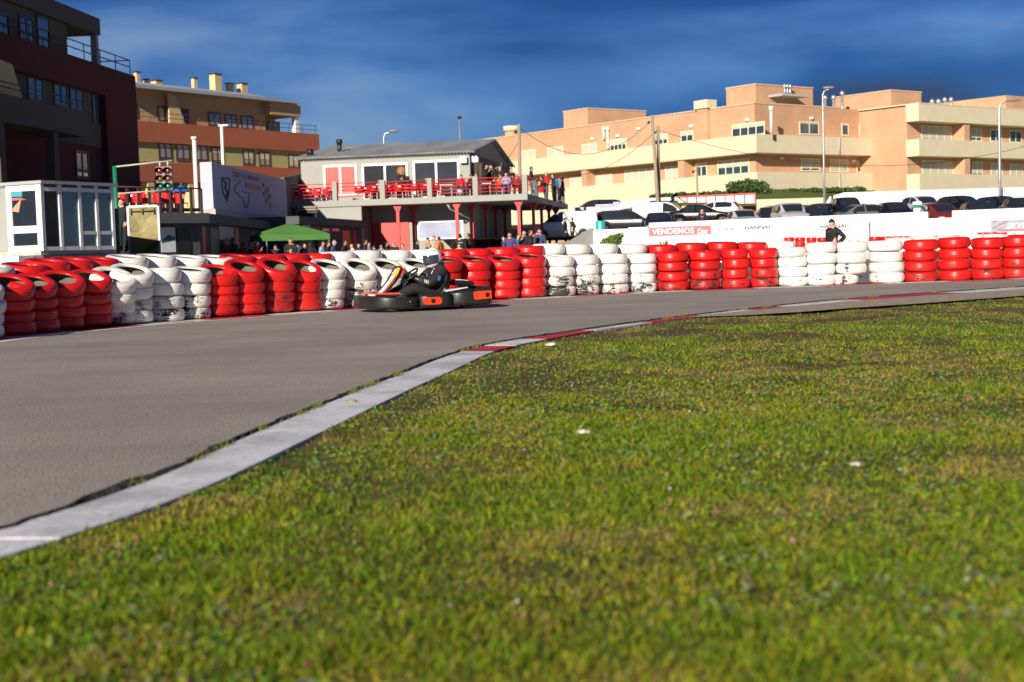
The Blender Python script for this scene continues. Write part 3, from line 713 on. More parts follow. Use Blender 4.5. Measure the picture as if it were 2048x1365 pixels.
M_roofgrey = mat('grey_roofing', (.36,.38,.40), .7, var=.12, scale=1)
# ------------------------------------------------------------------ orange brick apartment complex on the right
CRN = Vector((at(1513,300,115).x, 115, 0)); dL = Vector((.615,-.789,0)); dR = Vector((.789,.615,0))
WL = Wing((CRN-dL*38.7)[:2], CRN[:2]); WR = Wing(CRN[:2], (CRN+dR*18.4)[:2])
ob = house('apartment_building', 'long orange brick apartment block with cream balcony bands turning a corner', 'building', WR)
S = 1.3
zroof = (WL.hit(1130,263,S)[1]+WL.hit(1440,212,S)[1])/2
zu1 = (WL.hit(1100,316)[1]+WL.hit(1500,268)[1])/2; zu0 = (WL.hit(1100,348)[1]+WL.hit(1500,304.5)[1])/2
zl1 = (WL.hit(1132,378)[1]+WL.hit(1500,343)[1])/2; zl0 = zl1-3.2
print('ORANGE', zroof, zu1, zu0, zl1, [round(x,2) for x in (WL.hit(1100,316)[1], WL.hit(1500,268)[1], WR.hit(1560,268)[1], WR.hit(1790,275)[1], WL.hit(1130,263,S)[1], WL.hit(1440,212,S)[1], WR.hit(1750,207,S)[1])])
uR = WR.u(1797); Rend = WR.u(1762, S)
mb = MB(); mb.box(-3, 38.7-S, S, 12, 0, zroof); P(mb, 'wall', M_brick, ob, WL)
mb = MB(); mb.box(S+.002, uR-.3, S, 11, 0, zroof-.004); P(mb, 'wall', M_brick, ob, WR)
P(MB().box(-3, 38.7, -.0, S-.003, zu0, zu1), 'balcony_parapet', M_cream, ob, WL); P(MB().box(.004, uR, -.0, S-.003, zu0-.002, zu1-.002), 'balcony_parapet', M_cream, ob, WR)
P(MB().box(-3, 38.7, -.0, S-.003, zl0, zl1), 'balcony_parapet', M_cream, ob, WL); P(MB().box(.004, uR, -.0, S-.003, zl0-.002, zl1-.002), 'balcony_parapet', M_cream, ob, WR)
P(MB().box(-3.1, 38.7-S+.05, S-.06, 12.1, zroof+.004, zroof+.12), 'roof', mat('coping', (.55,.42,.3), .8), ob, WL)
for px in (1044, 1175, 1370):      # brick fins dividing the lower balconies
    u = WL.u(px, .2); P(MB().box(u-.7, u, .15, S-.004, zl1+.003, zu0-.003), 'balcony_divider', M_brick, ob, WL)
u = WR.u(1795, .0); P(MB().box(u-2.2, u-.1, .15, S-.004, zl1+.003, zu0-.003), 'balcony_divider', M_brick, ob, WR)
def owin(W_, x0, x1, y0, y1, panes, blind):
    u0, u1, z0, z1 = W_.rectc(x0, x1, y0, y1, S)
    window(ob, W_, u0, u1, z0, z1, S-.002, panes, M_creamfr, M_glassblue, .09, None, blind, M_shut)
for a in [(1043,1074,300,322,2,.97),(1098,1129,294,316,2,.97),(1167,1197,287,306,2,.97),(1223,1256,278,302,4,.5),(1311,1339,268,290,3,.55),(1365,1390,262,284,2,.4),(1467,1533,246,272,4,.33),
          (1141,1165,353,380,2,.97),(1188,1225,348,376,2,.97),(1251,1309,338,370,4,.9),(1332,1359,332,360,2,.97),(1393,1416,326,354,2,.25),(1437,1500,319,350,4,.5)]: owin(WL, *a)
for a in [(1601,1640,244,270,2,.12),(1685,1699,248,272,1,.1),(1720,1741,249,273,2,.25),(1603,1640,317,343,2,.85),(1661,1697,319,345,2,.97),(1714,1746,322,346,2,.6)]: owin(WR, *a)
M_pipe = mat('white_pipe', (.75,.72,.66), .4)
def vpipe(W_, px, y0, y1, r=.12):
    u, z1 = W_.hit(px, y0, S-.2); z0 = W_.hit(px, y1, S-.2)[1]
    mb = MB(); mb.tube([(u, S-.2, z0), (u, S-.2, z1)], r, 10); mb.tube([(u, S-.2, z1), (u, S-.2, z1+.35)], [r*1.6, r*1.6], 10); P(mb, 'vent_pipe', M_pipe, ob, W_)
for a in [(1207,262,280),(1215,262,298),(1542,222,268)]: vpipe(WL, *a)
vpipe(WR, 1754, 232, 274)
for px, py in [(1185,278),(1236,272),(1277,258),(1383,253),(1495,240)]:
    u, z = WL.hit(px, py, S); P(MB().ellipsoid((u, S-.08, z), (.28,.12,.14), 10, 6), 'wall_lamp', M_whiteclean, ob, WL)
for px, py in [(1622,237),(1730,242),(1562,317),(1706,322)]:
    u, z = WR.hit(px, py, S); P(MB().ellipsoid((u, S-.08, z), (.28,.12,.14), 10, 6), 'wall_lamp', M_whiteclean, ob, WR)
# downpipes on the right-hand parapets
u = WR.u(1679, 0); P(MB().tube([(u,-.08,zl0),(u,-.08,zl1)], .07, 8).tube([(u,-.08,zu0),(u,-.08,zu1)], .07, 8), 'downpipe', M_concrete, ob, WR)
# round stair drum and square chimney breast on the parapet line
u, z = WL.hit(1403, 201, S-.35); P(MB().box(u-.62, u+.62, S-.35, S+.5, zu1, z-.7), 'chimney_breast', M_brick, ob, WL); P(MB().box(u-.78, u+.78, S-.5, S+.65, z-.7, z), 'chimney_cap', M_cream, ob, WL)
u, z = WL.hit(1023, 253, S+1); P(MB().tube([(u,S+1,zroof-.5),(u,S+1,z-.5)], .7, 20), 'chimney_breast', M_brick, ob, WL); P(MB().tube([(u,S+1,z-.5),(u,S+1,z)], .85, 20), 'chimney_cap', M_cream, ob, WL)
def roofbox(px, pyt, Y, tl, tr, z0, name='roof_block'):
    p = at(px, pyt, Y); W2 = Wing((p.x, p.y), (p.x+dR.x, p.y+dR.y))
    o = P(MB().box(0, tr, 0, tl, z0, p.z), name, M_brick, ob, W2); P(MB().box(-.05, tr+.05, -.05, tl+.05, p.z+.003, p.z+.12), 'roof', mat('coping', (.55,.42,.3), .8), ob, W2); return W2, p.z
W2, _ = roofbox(1511, 170, 122, 3.4, 7.4, zroof-.2)
u, z = W2.hit(1574, 178, -.6); mb = MB(); mb.box(u-1.7, u+1.7, -1.6, -.002, z-.75, z-.55); P(mb, 'vent_shelf', M_roofgrey, ob, W2)
mb = MB()
for q in (-.3, .05, .4): mb.tube([(u+q,-.6,z-.55),(u+q,-.6,z+.1)], .12, 8); mb.ellipsoid((u+q,-.6,z+.2), (.2,.2,.22), 10, 6)
P(mb, 'vent_cowl', M_steel, ob, W2)
roofbox(1175, 218, 138, 3.6, 7.7, zroof-.2)
roofbox(1782, 182, 130, 6.4, 4.5, 0, 'stair_tower')
W2 = Wing(plan(1748,127), (plan(1748,127)[0]+dR.x*2, plan(1748,127)[1]+dR.y*2))
def cowls(px, py, Y, n, lab):
    mb = MB(); p = at(px, py, Y)
    for q in range(n):
        x = p.x+.75*q; mb.tube([(x, Y, zroof-1.5), (x, Y, p.z)], .13, 8); mb.ellipsoid((x, Y, p.z+.12), (.24,.24,.26), 10, 6)
    o = mb.build('vent_cowl', M_steel, ob); o.location = -ob.location
cowls(1650, 199, 128, 2, ''); cowls(1684, 190, 131, 1, '')
# ---- the block beyond the stair tower
pA = plan(1838, 120, 280); W3 = Wing(pA, (pA[0]+dR.x*20, pA[1]+dR.y*20))
ob2 = house('apartment_building', 'orange brick block with three cream balcony bands at the right edge', 'building', W3)
zt1, zt0 = W3.hit(1840,208)[1], W3.hit(1840,242)[1]; zm1, zm0 = W3.hit(1840,278)[1], W3.hit(1840,312)[1]; zb1 = W3.hit(1840,347.5)[1]
P(MB().box(.15, 20, S, 10, 0, zt1-.1), 'wall', M_brick, ob2, W3)
for a, b in ((zt0, zt1), (zm0, zm1), (0, zb1)): P(MB().box(0, 20, 0, S-.003, a, b), 'balcony_parapet', M_cream, ob2, W3)
P(MB().box(.02, 20, -.02, 10, zt1+.004, zt1+.1), 'roof', M_cream, ob2, W3)
for (x0, x1, y0, y1, pn, bl) in [(1844,1905,252,281,4,.97),(1942,1964,256,283,2,.8),(1981,2004,258,284,2,.1),(2020,2044,260,286,2,.1),(1845,1907,321,351,4,.97),(1944,1965,323,352,2,.9),(1982,2005,326,354,2,.97),(2020,2046,328,355,2,.97)]:
    u0, u1, z0, z1 = W3.rectc(x0, x1, y0, y1, S); window(ob2, W3, u0, u1, z0, z1, S-.002, pn, M_creamfr, M_glassblue, .09, None, bl, M_shut)
for za, zb in ((zm1, zt0), (zb1, zm0)):
    u = W3.u(1940, .2); P(MB().box(u-.8, u, .15, S-.004, za+.003, zb-.003), 'balcony_divider', M_brick, ob2, W3)
p = at(2012, 191, 131); W4 = Wing((p.x, p.y), (p.x+dR.x, p.y+dR.y)); P(MB().box(0, 8, 0, 9.5, zt1-.5, p.z), 'roof_block', M_brick, ob2, W4)
mb = MB(); p = at(1864, 204, 124)
for q in range(4): mb.tube([(p.x+.55*q,124,zt1-.3),(p.x+.55*q,124,p.z-.1+.12*(q>1))], .12, 8); mb.ellipsoid((p.x+.55*q,124,p.z+.12*(q>1)), (.24,.24,.26), 10, 6)
o = mb.build('vent_cowl', M_steel, ob2); o.location = -ob2.location
# ------------------------------------------------------------------ beige and red apartment block
M_tan = mat('tan_render', (.46,.34,.18), .85, var=.06, scale=.8); M_brickred = mat('brick_red_render', (.40,.115,.06), .85, var=.07, scale=.7)
M_olive = mat('olive_render', (.47,.43,.18), .85, var=.05); M_darkfr = mat('dark_brown_frame', (.05,.035,.03), .5, var=.1)
M_tancl = mat('pale_tan_render', (.62,.47,.24), .85, var=.06)
pA, pB = plan(232, 103.9, 235), plan(639, 122, 290); WB = Wing(pA, pB)
bb = house('apartment_building', 'tan and brick red apartment block with rooftop chimneys behind the sign wall', 'building', WB)
def zz(lst, off=0): return sum(WB.hit(x, y, off)[1] for x, y in lst)/len(lst)
r1t = zz([(280,238.5),(637,272)]); r1b = zz([(279,280),(598,306)]); r2t = zz([(281,320),(598,340)]); r2b = zz([(283,357),(420,372)])
tt = zz([(274,178),(600,214)], 1.0); print('BEIGE', r1t, r1b, r2t, r2b, tt, [round(WB.hit(*q)[1],2) for q in ((280,238.5),(637,272),(279,280),(598,306),(281,320),(598,340))])
ue = WB.len; us = WB.u(608, 1.0)
P(MB().box(0, ue, .0, 12, r1b, r1t), 'wall_band', M_brickred, bb, WB); P(MB().box(0, ue, .25, 12, r2t, r1b-.003), 'wall', M_olive, bb, WB)
P(MB().box(0, ue, 0, 12, r2b, r2t-.003), 'wall_band', M_brickred, bb, WB); P(MB().box(0, ue, 2.2, 12, 0, r2b-.003), 'wall', M_tan, bb, WB)
uo0 = WB.u(537, 1.0); ucol = WB.u(602, .4)
P(MB().box(0, uo0, 1.0, 11, r1t+.003, tt), 'wall', M_tan, bb, WB); P(MB().box(uo0+.004, us-.6, 3.4, 11, r1t+.004, tt-.9), 'wall', M_tan, bb, WB)
P(MB().box(uo0+.003, ucol+.35, .35, 11, tt-1.0, tt-.004), 'roof_beam', M_tan, bb, WB)
P(MB().box(ucol-.2, ucol+.2, .5, .9, r1t+.003, tt-1.003), 'column', M_whiteclean, bb, WB)
# shallow curved metal roof
mb = MB(); prof = [(-.1,tt+.003),(-.1,tt+.25),(2,tt+.75),(5,tt+1.05),(9,tt+.8),(11.2,tt+.25),(11.2,tt+.003)]
n = len(prof); ul = [-.2, us-5, us-1.4]
mb.loft([[(u_, y, tt+.003+(z-tt-.003)*(1 if i < 2 else .25)) for y, z in prof] for i, u_ in enumerate(ul)], closed=True, smooth=False)
P(mb, 'roof', M_roofgrey, bb, WB)
for (px, y0, y1, wpx, off) in [(276,143,172,14,3),(294,158,175,13,3.4),(318,160,172,27,4),(391,155,178,15,5),(436,147,190,30,4.5),(463,166,192,21,5),(489,166,195,28,5)]:
    u, z1 = WB.hit(px, y0, off); wd = wpx/2844*112*.62
    o = P(MB().box(u-wd/2, u+wd/2, off-wd*.0, off+wd*.9, tt, z1-.1), 'chimney', M_tancl, bb, WB); mb = MB()
    mb.box(u-wd/2-.06, u+wd/2+.06, off-.06, off+wd*.9+.06, z1-.1, z1); mb.build('chimney_cap', M_darkfr, o)
def bwin(x0, x1, y0, y1, off, pn=2, rl=None, gl=M_glassblue, blind=0):
    u0, u1, z0, z1 = WB.rectc(x0, x1, y0, y1, off); window(bb, WB, u0, u1, z0, z1, off-.003, pn, M_darkfr, gl, .1, None, blind, M_creamfr, rail=rl)
M_curt = glass('curtained_window_glass', (.35,.3,.26), .12); M_bright = glass('sky_lit_window_glass', (.28,.36,.46), .08)
for x0, x1, y0, y1, g in [(268,283,209,238,M_glassblue),(323,350,214,243,M_curt),(371,385,219,246,M_glassblue),(423,448,226,253,M_bright),(456,480,230,257,M_bright),(488,512,233,260,M_bright)]: bwin(x0, x1, y0, y1, 1.0, 2, None, g)
u0, u1, z0, z1 = WB.rectc(541, 565, 244, 264, 3.4); window(bb, WB, u0, u1, r1t+.05, z1, 3.397, 2, M_darkfr, M_bright, .1)
for x0, x1, y0, y1, bl in [(321,347,287,322,.2),(356,383,289,324,.2),(392,418,292,326,.25),(426,450,295,328,.3),(489,511,301,334,.5),(521,543,304,337,.45),(579,600,310,341,.7)]: bwin(x0, x1, y0, y1, .25, 2, .16, M_curt, bl)
# privacy fin and railing on the roof terrace, recess and posts at street level
u0 = WB.u(353, .2); u1 = WB.u(384, .2); P(MB().prism([(u0,r1t+.003),(u1+.0,r1t+.003),(u1-.9,r1t+2.2),(u0,r1t+2.3)], lambda u, z, d: (u, d, z), .55, .7), 'privacy_screen', M_tancl, bb, WB)
mb = MB()
for h in (.35, .7): mb.tube([(0,.1,r1t+h),(ue-.1,.1,r1t+h)], .025, 6)
for k in range(14): mb.tube([(k*ue/13.2,.1,r1t),(k*ue/13.2,.1,r1t+.7)], .025, 6)
P(mb, 'railing', M_darkfr, bb, WB)
for px in (299, 380): u = WB.u(px, .3); P(MB().box(u-.3, u+.3, .05, .7, 0, r2b-.003), 'column', M_tancl, bb, WB)
for x0, x1 in ((292,306),(338,352),(392,408)): bwin(x0, x1, 362, 400, 2.2, 2, None, M_curt)
# ------------------------------------------------------------------ dark red block in shade on the left
M_redshade = mat('shade_darkened_red_render', (.095,.016,.014), .9, var=.1, scale=.6); M_beigeshade = mat('shade_darkened_beige_render', (.10,.088,.068), .9, var=.08); M_blackfr = mat('black_frame', (.012,.012,.014), .5)  # red and beige paint, darkened to carry the block's deep shade
pA, pB = plan(-170, 53, -30), plan(271, 75, 160); WD = Wing(pA, pB)
db = house('apartment_building', 'shaded red apartment block with beige balconies at the left edge', 'building', WD)
zd = lambda l, off=0: sum(WD.hit(x, y, off)[1] for x, y in l)/len(l)
m1t = zd([(0,70),(150,112),(268,148)]); m1b = zd([(66,150),(150,176),(215,190)]); flo = zd([(154,303),(200,313)]); rft = zd([(97,0),(217,42)], .6); rfb = zd([(120,43),(216,75)], .6)
print('DARK', m1t, m1b, flo, rft, rfb)
Ld = WD.len; uw = WD.u(150, .8); ur = WD.u(217, .6); um = WD.u(221, 0); up1 = WD.u(178, -1.4)
P(MB().box(0, Ld, 0, 12, m1b, m1t), 'wall_band', M_redshade, db, WD); P(MB().box(um, Ld-.004, 0, 12, 0, m1b-.003), 'wall', M_redshade, db, WD)
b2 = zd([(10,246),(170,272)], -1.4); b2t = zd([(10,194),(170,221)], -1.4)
P(MB().box(0, um-.004, .3, 12, b2, m1b-.004), 'wall', M_beigeshade, db, WD); P(MB().box(0, um-.004, .35, 12, 0, b2-.004), 'wall', M_redshade, db, WD)
P(MB().box(0, uw, .8, 11, m1t+.003, rfb), 'wall', M_beigeshade, db, WD); P(MB().box(0, ur, .6, 11, rfb+.003, rft), 'roof', M_beigeshade, db, WD)
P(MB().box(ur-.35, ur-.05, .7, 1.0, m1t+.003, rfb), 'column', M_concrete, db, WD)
P(MB().box(0, up1, -1.4, .297, b2, b2t), 'balcony_parapet', M_beigeshade, db, WD)
mb = MB()
for h in (.45, .8): mb.tube([(0,.2,m1t+h),(Ld-.2,.2,m1t+h)], .03, 6)
mb.tube([(Ld-.2,.2,m1t+.8),(Ld-.2,6,m1t+.8)], .03, 6)
for k in range(12): mb.tube([(k*Ld/11.1,.2,m1t),(k*Ld/11.1,.2,m1t+.8)], .025, 6)
for h in (.3,.5): mb.tube([(0,-1.3,b2t+h),(up1-.1,-1.3,b2t+h)], .025, 6)
P(mb, 'railing', M_blackfr, db, WD)
def dwin(x0, x1, y0, y1, off, rl=None, gl=M_glassblue):
    u0, u1, z0, z1 = WD.rectc(x0, x1, y0, y1, off); window(db, WD, u0, u1, z0, z1, off-.003, 2, M_blackfr, gl, .13, rail=rl)
for a in [(-22,35,22,72),(55,84,40,90)]: dwin(*a, .8)
u0, u1, z0, z1 = WD.rectc(90, 116, 40, 95, .8); window(db, WD, u0, u1, m1t+.05, z1, .797, 1, M_blackfr, M_glassblue, .12)
for a in [(66,97,154,206),(117,145,169,216),(149,176,178,226)]: dwin(*a, .3)
u0, u1, z0, z1 = WD.rectc(193, 220, 192, 250, 0.3); window(db, WD, u0, um-.02, z0, z1, .297, 2, M_blackfr, M_glassblue, .13)
for a in [(154,180,303,358),(198,219,313,362)]: dwin(*a, .35, .28)
for px in (6, 114): u = WD.u(px, -1.1); P(MB().box(u-.25, u+.25, -1.2, -.8, 0, b2-.003), 'column', M_beigeshade, db, WD)
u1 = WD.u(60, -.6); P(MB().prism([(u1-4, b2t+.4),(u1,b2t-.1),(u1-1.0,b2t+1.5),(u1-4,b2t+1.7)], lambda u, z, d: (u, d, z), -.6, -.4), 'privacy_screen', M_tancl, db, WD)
# ------------------------------------------------------------------ clubhouse bar with its raised terrace
pA = plan(601, 88, 318); ux = Vector((1,-.15,0)).normalized(); WC = Wing(pA, (pA[0]+ux.x*10.55, pA[1]+ux.y*10.55))
cb = house('clubhouse', 'grey two storey clubhouse bar with corrugated roof and raised terrace', 'building', WC)
TD = -2.6
ze = (WC.hit(610,318)[1]+WC.hit(935,306)[1])/2; zs0 = (WC.hit(640,415,TD)[1]+WC.hit(1050,400,TD)[1])/2; zs1 = zs0+.36
dr = WC.u(1055, TD); dl = WC.u(580, TD); Lc = WC.len; DEP = 16.5
ridge = at(977, 279, WC.a.y+ux.y*10.5+8).z
print('BAR', ze, zs0, ridge, dr, dl, Lc)
M_greyshade = mat('shaded_grey_render', (.10,.115,.13), .85, var=.08)  # grey render with the shade of turned-away sides put into its colour
P(MB().box(0, Lc, 0, DEP, 0, ze), 'wall', M_greywall, cb, WC)
P(MB().prism([(0.0, ze+.003),(DEP, ze+.003),(DEP/2, ridge-.12)], lambda y, z, d: (d, y, z), Lc-.2, Lc), 'gable', M_greywall, cb, WC)
P(MB().prism([(0.0, ze+.003),(DEP, ze+.003),(DEP/2, ridge-.12)], lambda y, z, d: (d, y, z), 0, .2), 'gable', M_greywall, cb, WC)
mb = MB(); nn = 110     # corrugated sheets
for side in (0, 1):
    vs = []
    for i in range(nn*4+1):
        u = -.35+(Lc+.7)*i/(nn*4); dz = .055*math.sin(i*math.pi/2*.5)
        y0, z0_, y1, z1_ = (-.35, ze-.02+.05, DEP/2, ridge) if side == 0 else (DEP+.35, ze+.03, DEP/2, ridge)
        vs += [(u, y0, z0_+dz), (u, y1, z1_+dz), (u, y0, z0_+dz-.03), (u, y1, z1_+dz-.03)]
    fs = []
    for i in range(nn*4): b = i*4; fs += [(b, b+4, b+5, b+1), (b+2, b+3, b+7, b+6), (b, b+2, b+6, b+4)]
    mb.add(vs, fs, 0, False)
P(mb, 'roof', mat('weathered_fibre_cement', (.50,.51,.51), .9, var=.3, scale=.9, stretch=(1,.25,1), bump=.2), cb, WC)
for px, py, r in [(673,292,.2),(634,303,.22)]:
    u = WC.u(px, 2); y = 3.2 if px > 650 else .9; zz_ = ze+(ridge-ze)*y/(DEP/2); mb = MB(); mb.tube([(u,y,zz_-.2),(u,y,zz_+.75 if px > 650 else zz_+.35)], r*.7, 12); mb.tube([(u,y,zz_+(.55 if px > 650 else .15)),(u,y,zz_+(.85 if px > 650 else .5))], r, 12); P(mb, 'flue', M_black, cb, WC)
M_pinkred = mat('coral_red_shutter', (.60,.10,.085), .6, var=.08)
def cwin(x0, x1, y0, y1, off, pn, gl, name='window', zb=None):
    u0, u1, z0, z1 = WC.rectc(x0, x1, y0, y1, off); return window(cb, WC, u0, u1, z0 if zb is None else zb, z1, off-.003, pn, M_whiteclean, gl, .13, name=name)
cwin(649, 716, 330, 391, 0, 2, M_pinkred)
M_bar = glass('tinted_bar_glass', (.03,.032,.035), .1)
cwin(726, 818, 327, 400, 0, 2, M_bar, 'sliding_door', zs1+.02); cwin(828, 921, 320.5, 396, 0, 2, M_bar, 'sliding_door', zs1+.02)
# round orange emblem-like lamp shade seen behind the glass of the bar
u, z = WC.hit(803, 343); P(MB().lathe([(0,0),(.27,.0),(.27,.03),(0,.03)], 24, M=Matrix.Translation((u,-.045,z)) @ Matrix.Rotation(RD(90),4,'X')), 'wall_disc', mat('orange_disc', (.35,.14,.03), .6), cb, WC)
u0, u1, z0, z1 = WC.rectc(833, 925, 441, 480, 0); M_refl = mat('pale_reflective_pane', (.38,.42,.55), .12, var=.25, scale=.8, spec=.7)
window(cb, WC, u0, u1, z0, z1, -.003, 1, M_whiteclean, M_refl, .12)
u0, u1, z0, z1 = WC.rectc(743, 816, 446, 520, 0); mb = MB(); mb.box(u0, u1, -.06, -.003, .02, z1); o = P(mb, 'garage_door', mat('coral_door', (.56,.06,.055), .55, var=.08), cb, WC)
# left lower wall carrying the terrace, and wing wall towards the sign
u0, u1 = WC.u(622, TD), WC.u(721, TD); P(MB().box(u0, u1, TD+.1, TD+.4, 0, zs0-.003), 'wall', M_greywall, cb, WC)
P(MB().box(u1-.3, u1-.004, TD+.405, -.004, 0, zs0-.004), 'wall', M_greyshade, cb, WC)
# terrace slab, posts and rails
slab = P(MB().box(dl, dr, TD, -.004, zs0, zs1), 'terrace_slab', M_greywall, cb, WC)
P(MB().box(Lc+.004, dr-.004, 0, DEP+3, zs0+.003, zs1-.003), 'terrace_slab', M_greywall, cb, WC)
posts = [(665,674),(760,770),(855,864),(946,956),(1045,1055)]
pu = []
for a, b in posts:
    u0, u1 = WC.u(a, TD), WC.u(b, TD); pu.append((u0, u1)); P(MB().box(u0, min(u1, dr-.002), TD+.004, TD+.3, zs1+.003, zs1+1.12), 'parapet_post', M_greywall, cb, WC)
spans = [(dl+.05, pu[0][0])]+[(pu[i][1], pu[i+1][0]) for i in range(4)]
for a, b in spans:
    mb = MB()
    for k in range(5): mb.tube([(a+.004, TD+.15, zs1+.2+.2*k), (b-.004, TD+.15, zs1+.2+.2*k)], .028, 6)
    mb.tube([(a+.03,TD+.15,zs1),(a+.03,TD+.15,zs1+1.0)], .028, 6); P(mb, 'railing', M_red, cb, WC)
mb = MB()
for k in range(4):
    y = TD+.4+(DEP+5)*(.22+.23*k); P(MB().box(dr-.25, dr-.02, y-.15, y+.15, zs1+.003, zs1+1.1), 'parapet_post', M_greyshade, cb, WC)
mb.tube([(dr-.13,TD+.3,zs1+1.05),(dr-.13,DEP+2.5,zs1+1.05)], .04, 6); mb.tube([(dr-.13,TD+.3,zs1+.6),(dr-.13,DEP+2.5,zs1+.6)], .02, 6); P(mb, 'handrail', M_red, cb, WC)
def redcol(u, y):
    mb = MB(); mb.box(u-.09, u+.09, y-.09, y+.09, 0, zs0-.42)
    mb.loft([[(u-.09,y-.09,zs0-.42),(u+.09,y-.09,zs0-.42),(u+.09,y+.09,zs0-.42),(u-.09,y+.09,zs0-.42)],[(u-.3,y-.1,zs0-.004),(u+.3,y-.1,zs0-.004),(u+.3,y+.1,zs0-.004),(u-.3,y+.1,zs0-.004)]], smooth=False); P(mb, 'steel_column', M_red, cb, WC)
for px in (795, 913, 1037): redcol(WC.u(px, TD+.35), TD+.35)
for px in (826, 943): redcol(WC.u(px, -.2), -.2)
for y in (2.5, 6.5, 10.5, 14.5): redcol(dr-.35, y)
for y in (3.5, 7.5, 11.5): redcol(Lc+.3, y)
mb = MB(); u = WC.u(895, TD+.4); mb.tube([(u,TD+.3,zs0-.05),(u+.1,TD+.5,zs0-.35),(u+.95,-.15,zs0-.9),(u+1.0,-.12,.1)], .06, 8); P(mb, 'downpipe', M_concrete, cb, WC)
# glazed gable side with tan doors
WCs = Wing((WC.a+WC.d*Lc)[:2], (WC.a+WC.d*Lc+WC.n*DEP)[:2])
P(MB().box(.004, DEP-.004, -.03, -.003, zs1+.004, ze-.004), 'side_wall', M_greyshade, cb, WCs)  # dark skin over the side wall, standing in for its shade
M_tandoor = mat('varnished_tan_door', (.42,.33,.16), .4, var=.2, scale=2)
for a, b in ((1.0,4.2),(5.2,7.6),(8.6,10.5)): window(cb, WCs, a, b, zs1+.05, zs1+2.3, -.033, 2, mat('tan_frame', (.3,.24,.12), .5), M_tandoor, .12, name='door')
M_lampw = mat('floodlight_casing', (.7,.72,.74), .3, .3)
for (u, y, z) in [(Lc-.35,-.2,ze-.45),(Lc+.25,.4,ze-.4),(Lc+.25,9.5,ze-.3)]:
    mb = MB(); mb.box(u-.22, u+.22, y-.12, y+.08, z-.2, z+.2, bev=.03); mb.tube([(u,y+.08,z),(u-.05,y+.3,z+.1)], .03, 6); P(mb, 'floodlight', M_lampw, cb, WC)
# ------------------------------------------------------------------ low pit sheds in shade, with the sign wall standing above them
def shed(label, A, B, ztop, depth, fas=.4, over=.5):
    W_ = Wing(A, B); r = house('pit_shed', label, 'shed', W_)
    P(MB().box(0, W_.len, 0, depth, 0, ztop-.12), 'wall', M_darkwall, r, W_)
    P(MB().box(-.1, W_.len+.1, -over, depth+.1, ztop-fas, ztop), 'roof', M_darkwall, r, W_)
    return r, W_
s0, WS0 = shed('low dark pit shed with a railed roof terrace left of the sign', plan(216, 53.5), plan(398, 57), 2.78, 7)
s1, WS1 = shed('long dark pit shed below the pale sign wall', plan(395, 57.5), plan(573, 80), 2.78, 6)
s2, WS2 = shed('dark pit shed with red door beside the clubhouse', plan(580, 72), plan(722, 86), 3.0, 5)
def panel(root, W_, name, x0, x1, y0, y1, m, th=.04, off=0.0, label=None):
    u0, u1, z0, z1 = W_.rectc(x0, x1, y0, y1, off); return P(MB().box(u0, u1, off-th, off-.003, max(.02, z0), z1), name, m, root, W_, label)
panel(s1, WS1, 'poster', 434, 464, 449, 480, mat('pale_poster', (.42,.46,.52), .5)); panel(s1, WS1, 'door', 416, 432, 455, 520, mat('grey_door', (.12,.14,.15), .5)); panel(s1, WS1, 'door_post', 399, 406, 454, 520, M_red); panel(s1, WS1, 'door_post', 466, 473, 454, 520, M_red); panel(s1, WS1, 'door', 498, 520, 462, 520, mat('grey_door', (.12,.14,.15), .5))
panel(s0, WS0, 'doorway', 349, 376, 458, 520, M_blackfr)
po = panel(s0, WS0, 'poster', 317, 346, 455, 505, mat('white_poster', (.7,.72,.72), .5))
u0, u1, z0, z1 = WS0.rectc(318, 345, 470, 486, 0); MB().prism([(u0,z0),(u1,z0+.1),(u1,z1-.1),(u0+(u1-u0)*.5,z1),(u0,z1-.25)], lambda u, z, d: (u, d, z), -.052, -.041).build('poster_print', mat('teal_print', (.02,.12,.13), .6), po)
for x0, x1 in ((580,598),(600,619)): 
    u0, u1, z0, z1 = WS2.rectc(x0, x1, 447, 463, 0); window(s2, WS2, u0, u1, z0, z1, -.003, 1, M_darkfr, mat('pale_blind', (.7,.66,.55), .6), .06)
panel(s2, WS2, 'board', 621, 637, 452, 470, mat('rust_board', (.3,.12,.09), .7)); panel(s2, WS2, 'door', 681, 696, 461, 520, M_red); panel(s2, WS2, 'door', 704, 710, 461, 520, M_red)
for x0, x1 in ((640,657),(660,676)): 
    u0, u1, z0, z1 = WS2.rectc(x0, x1, 456, 464, 0); window(s2, WS2, u0, u1, z0, z1, -.003, 1, M_concrete, M_glass, .05)
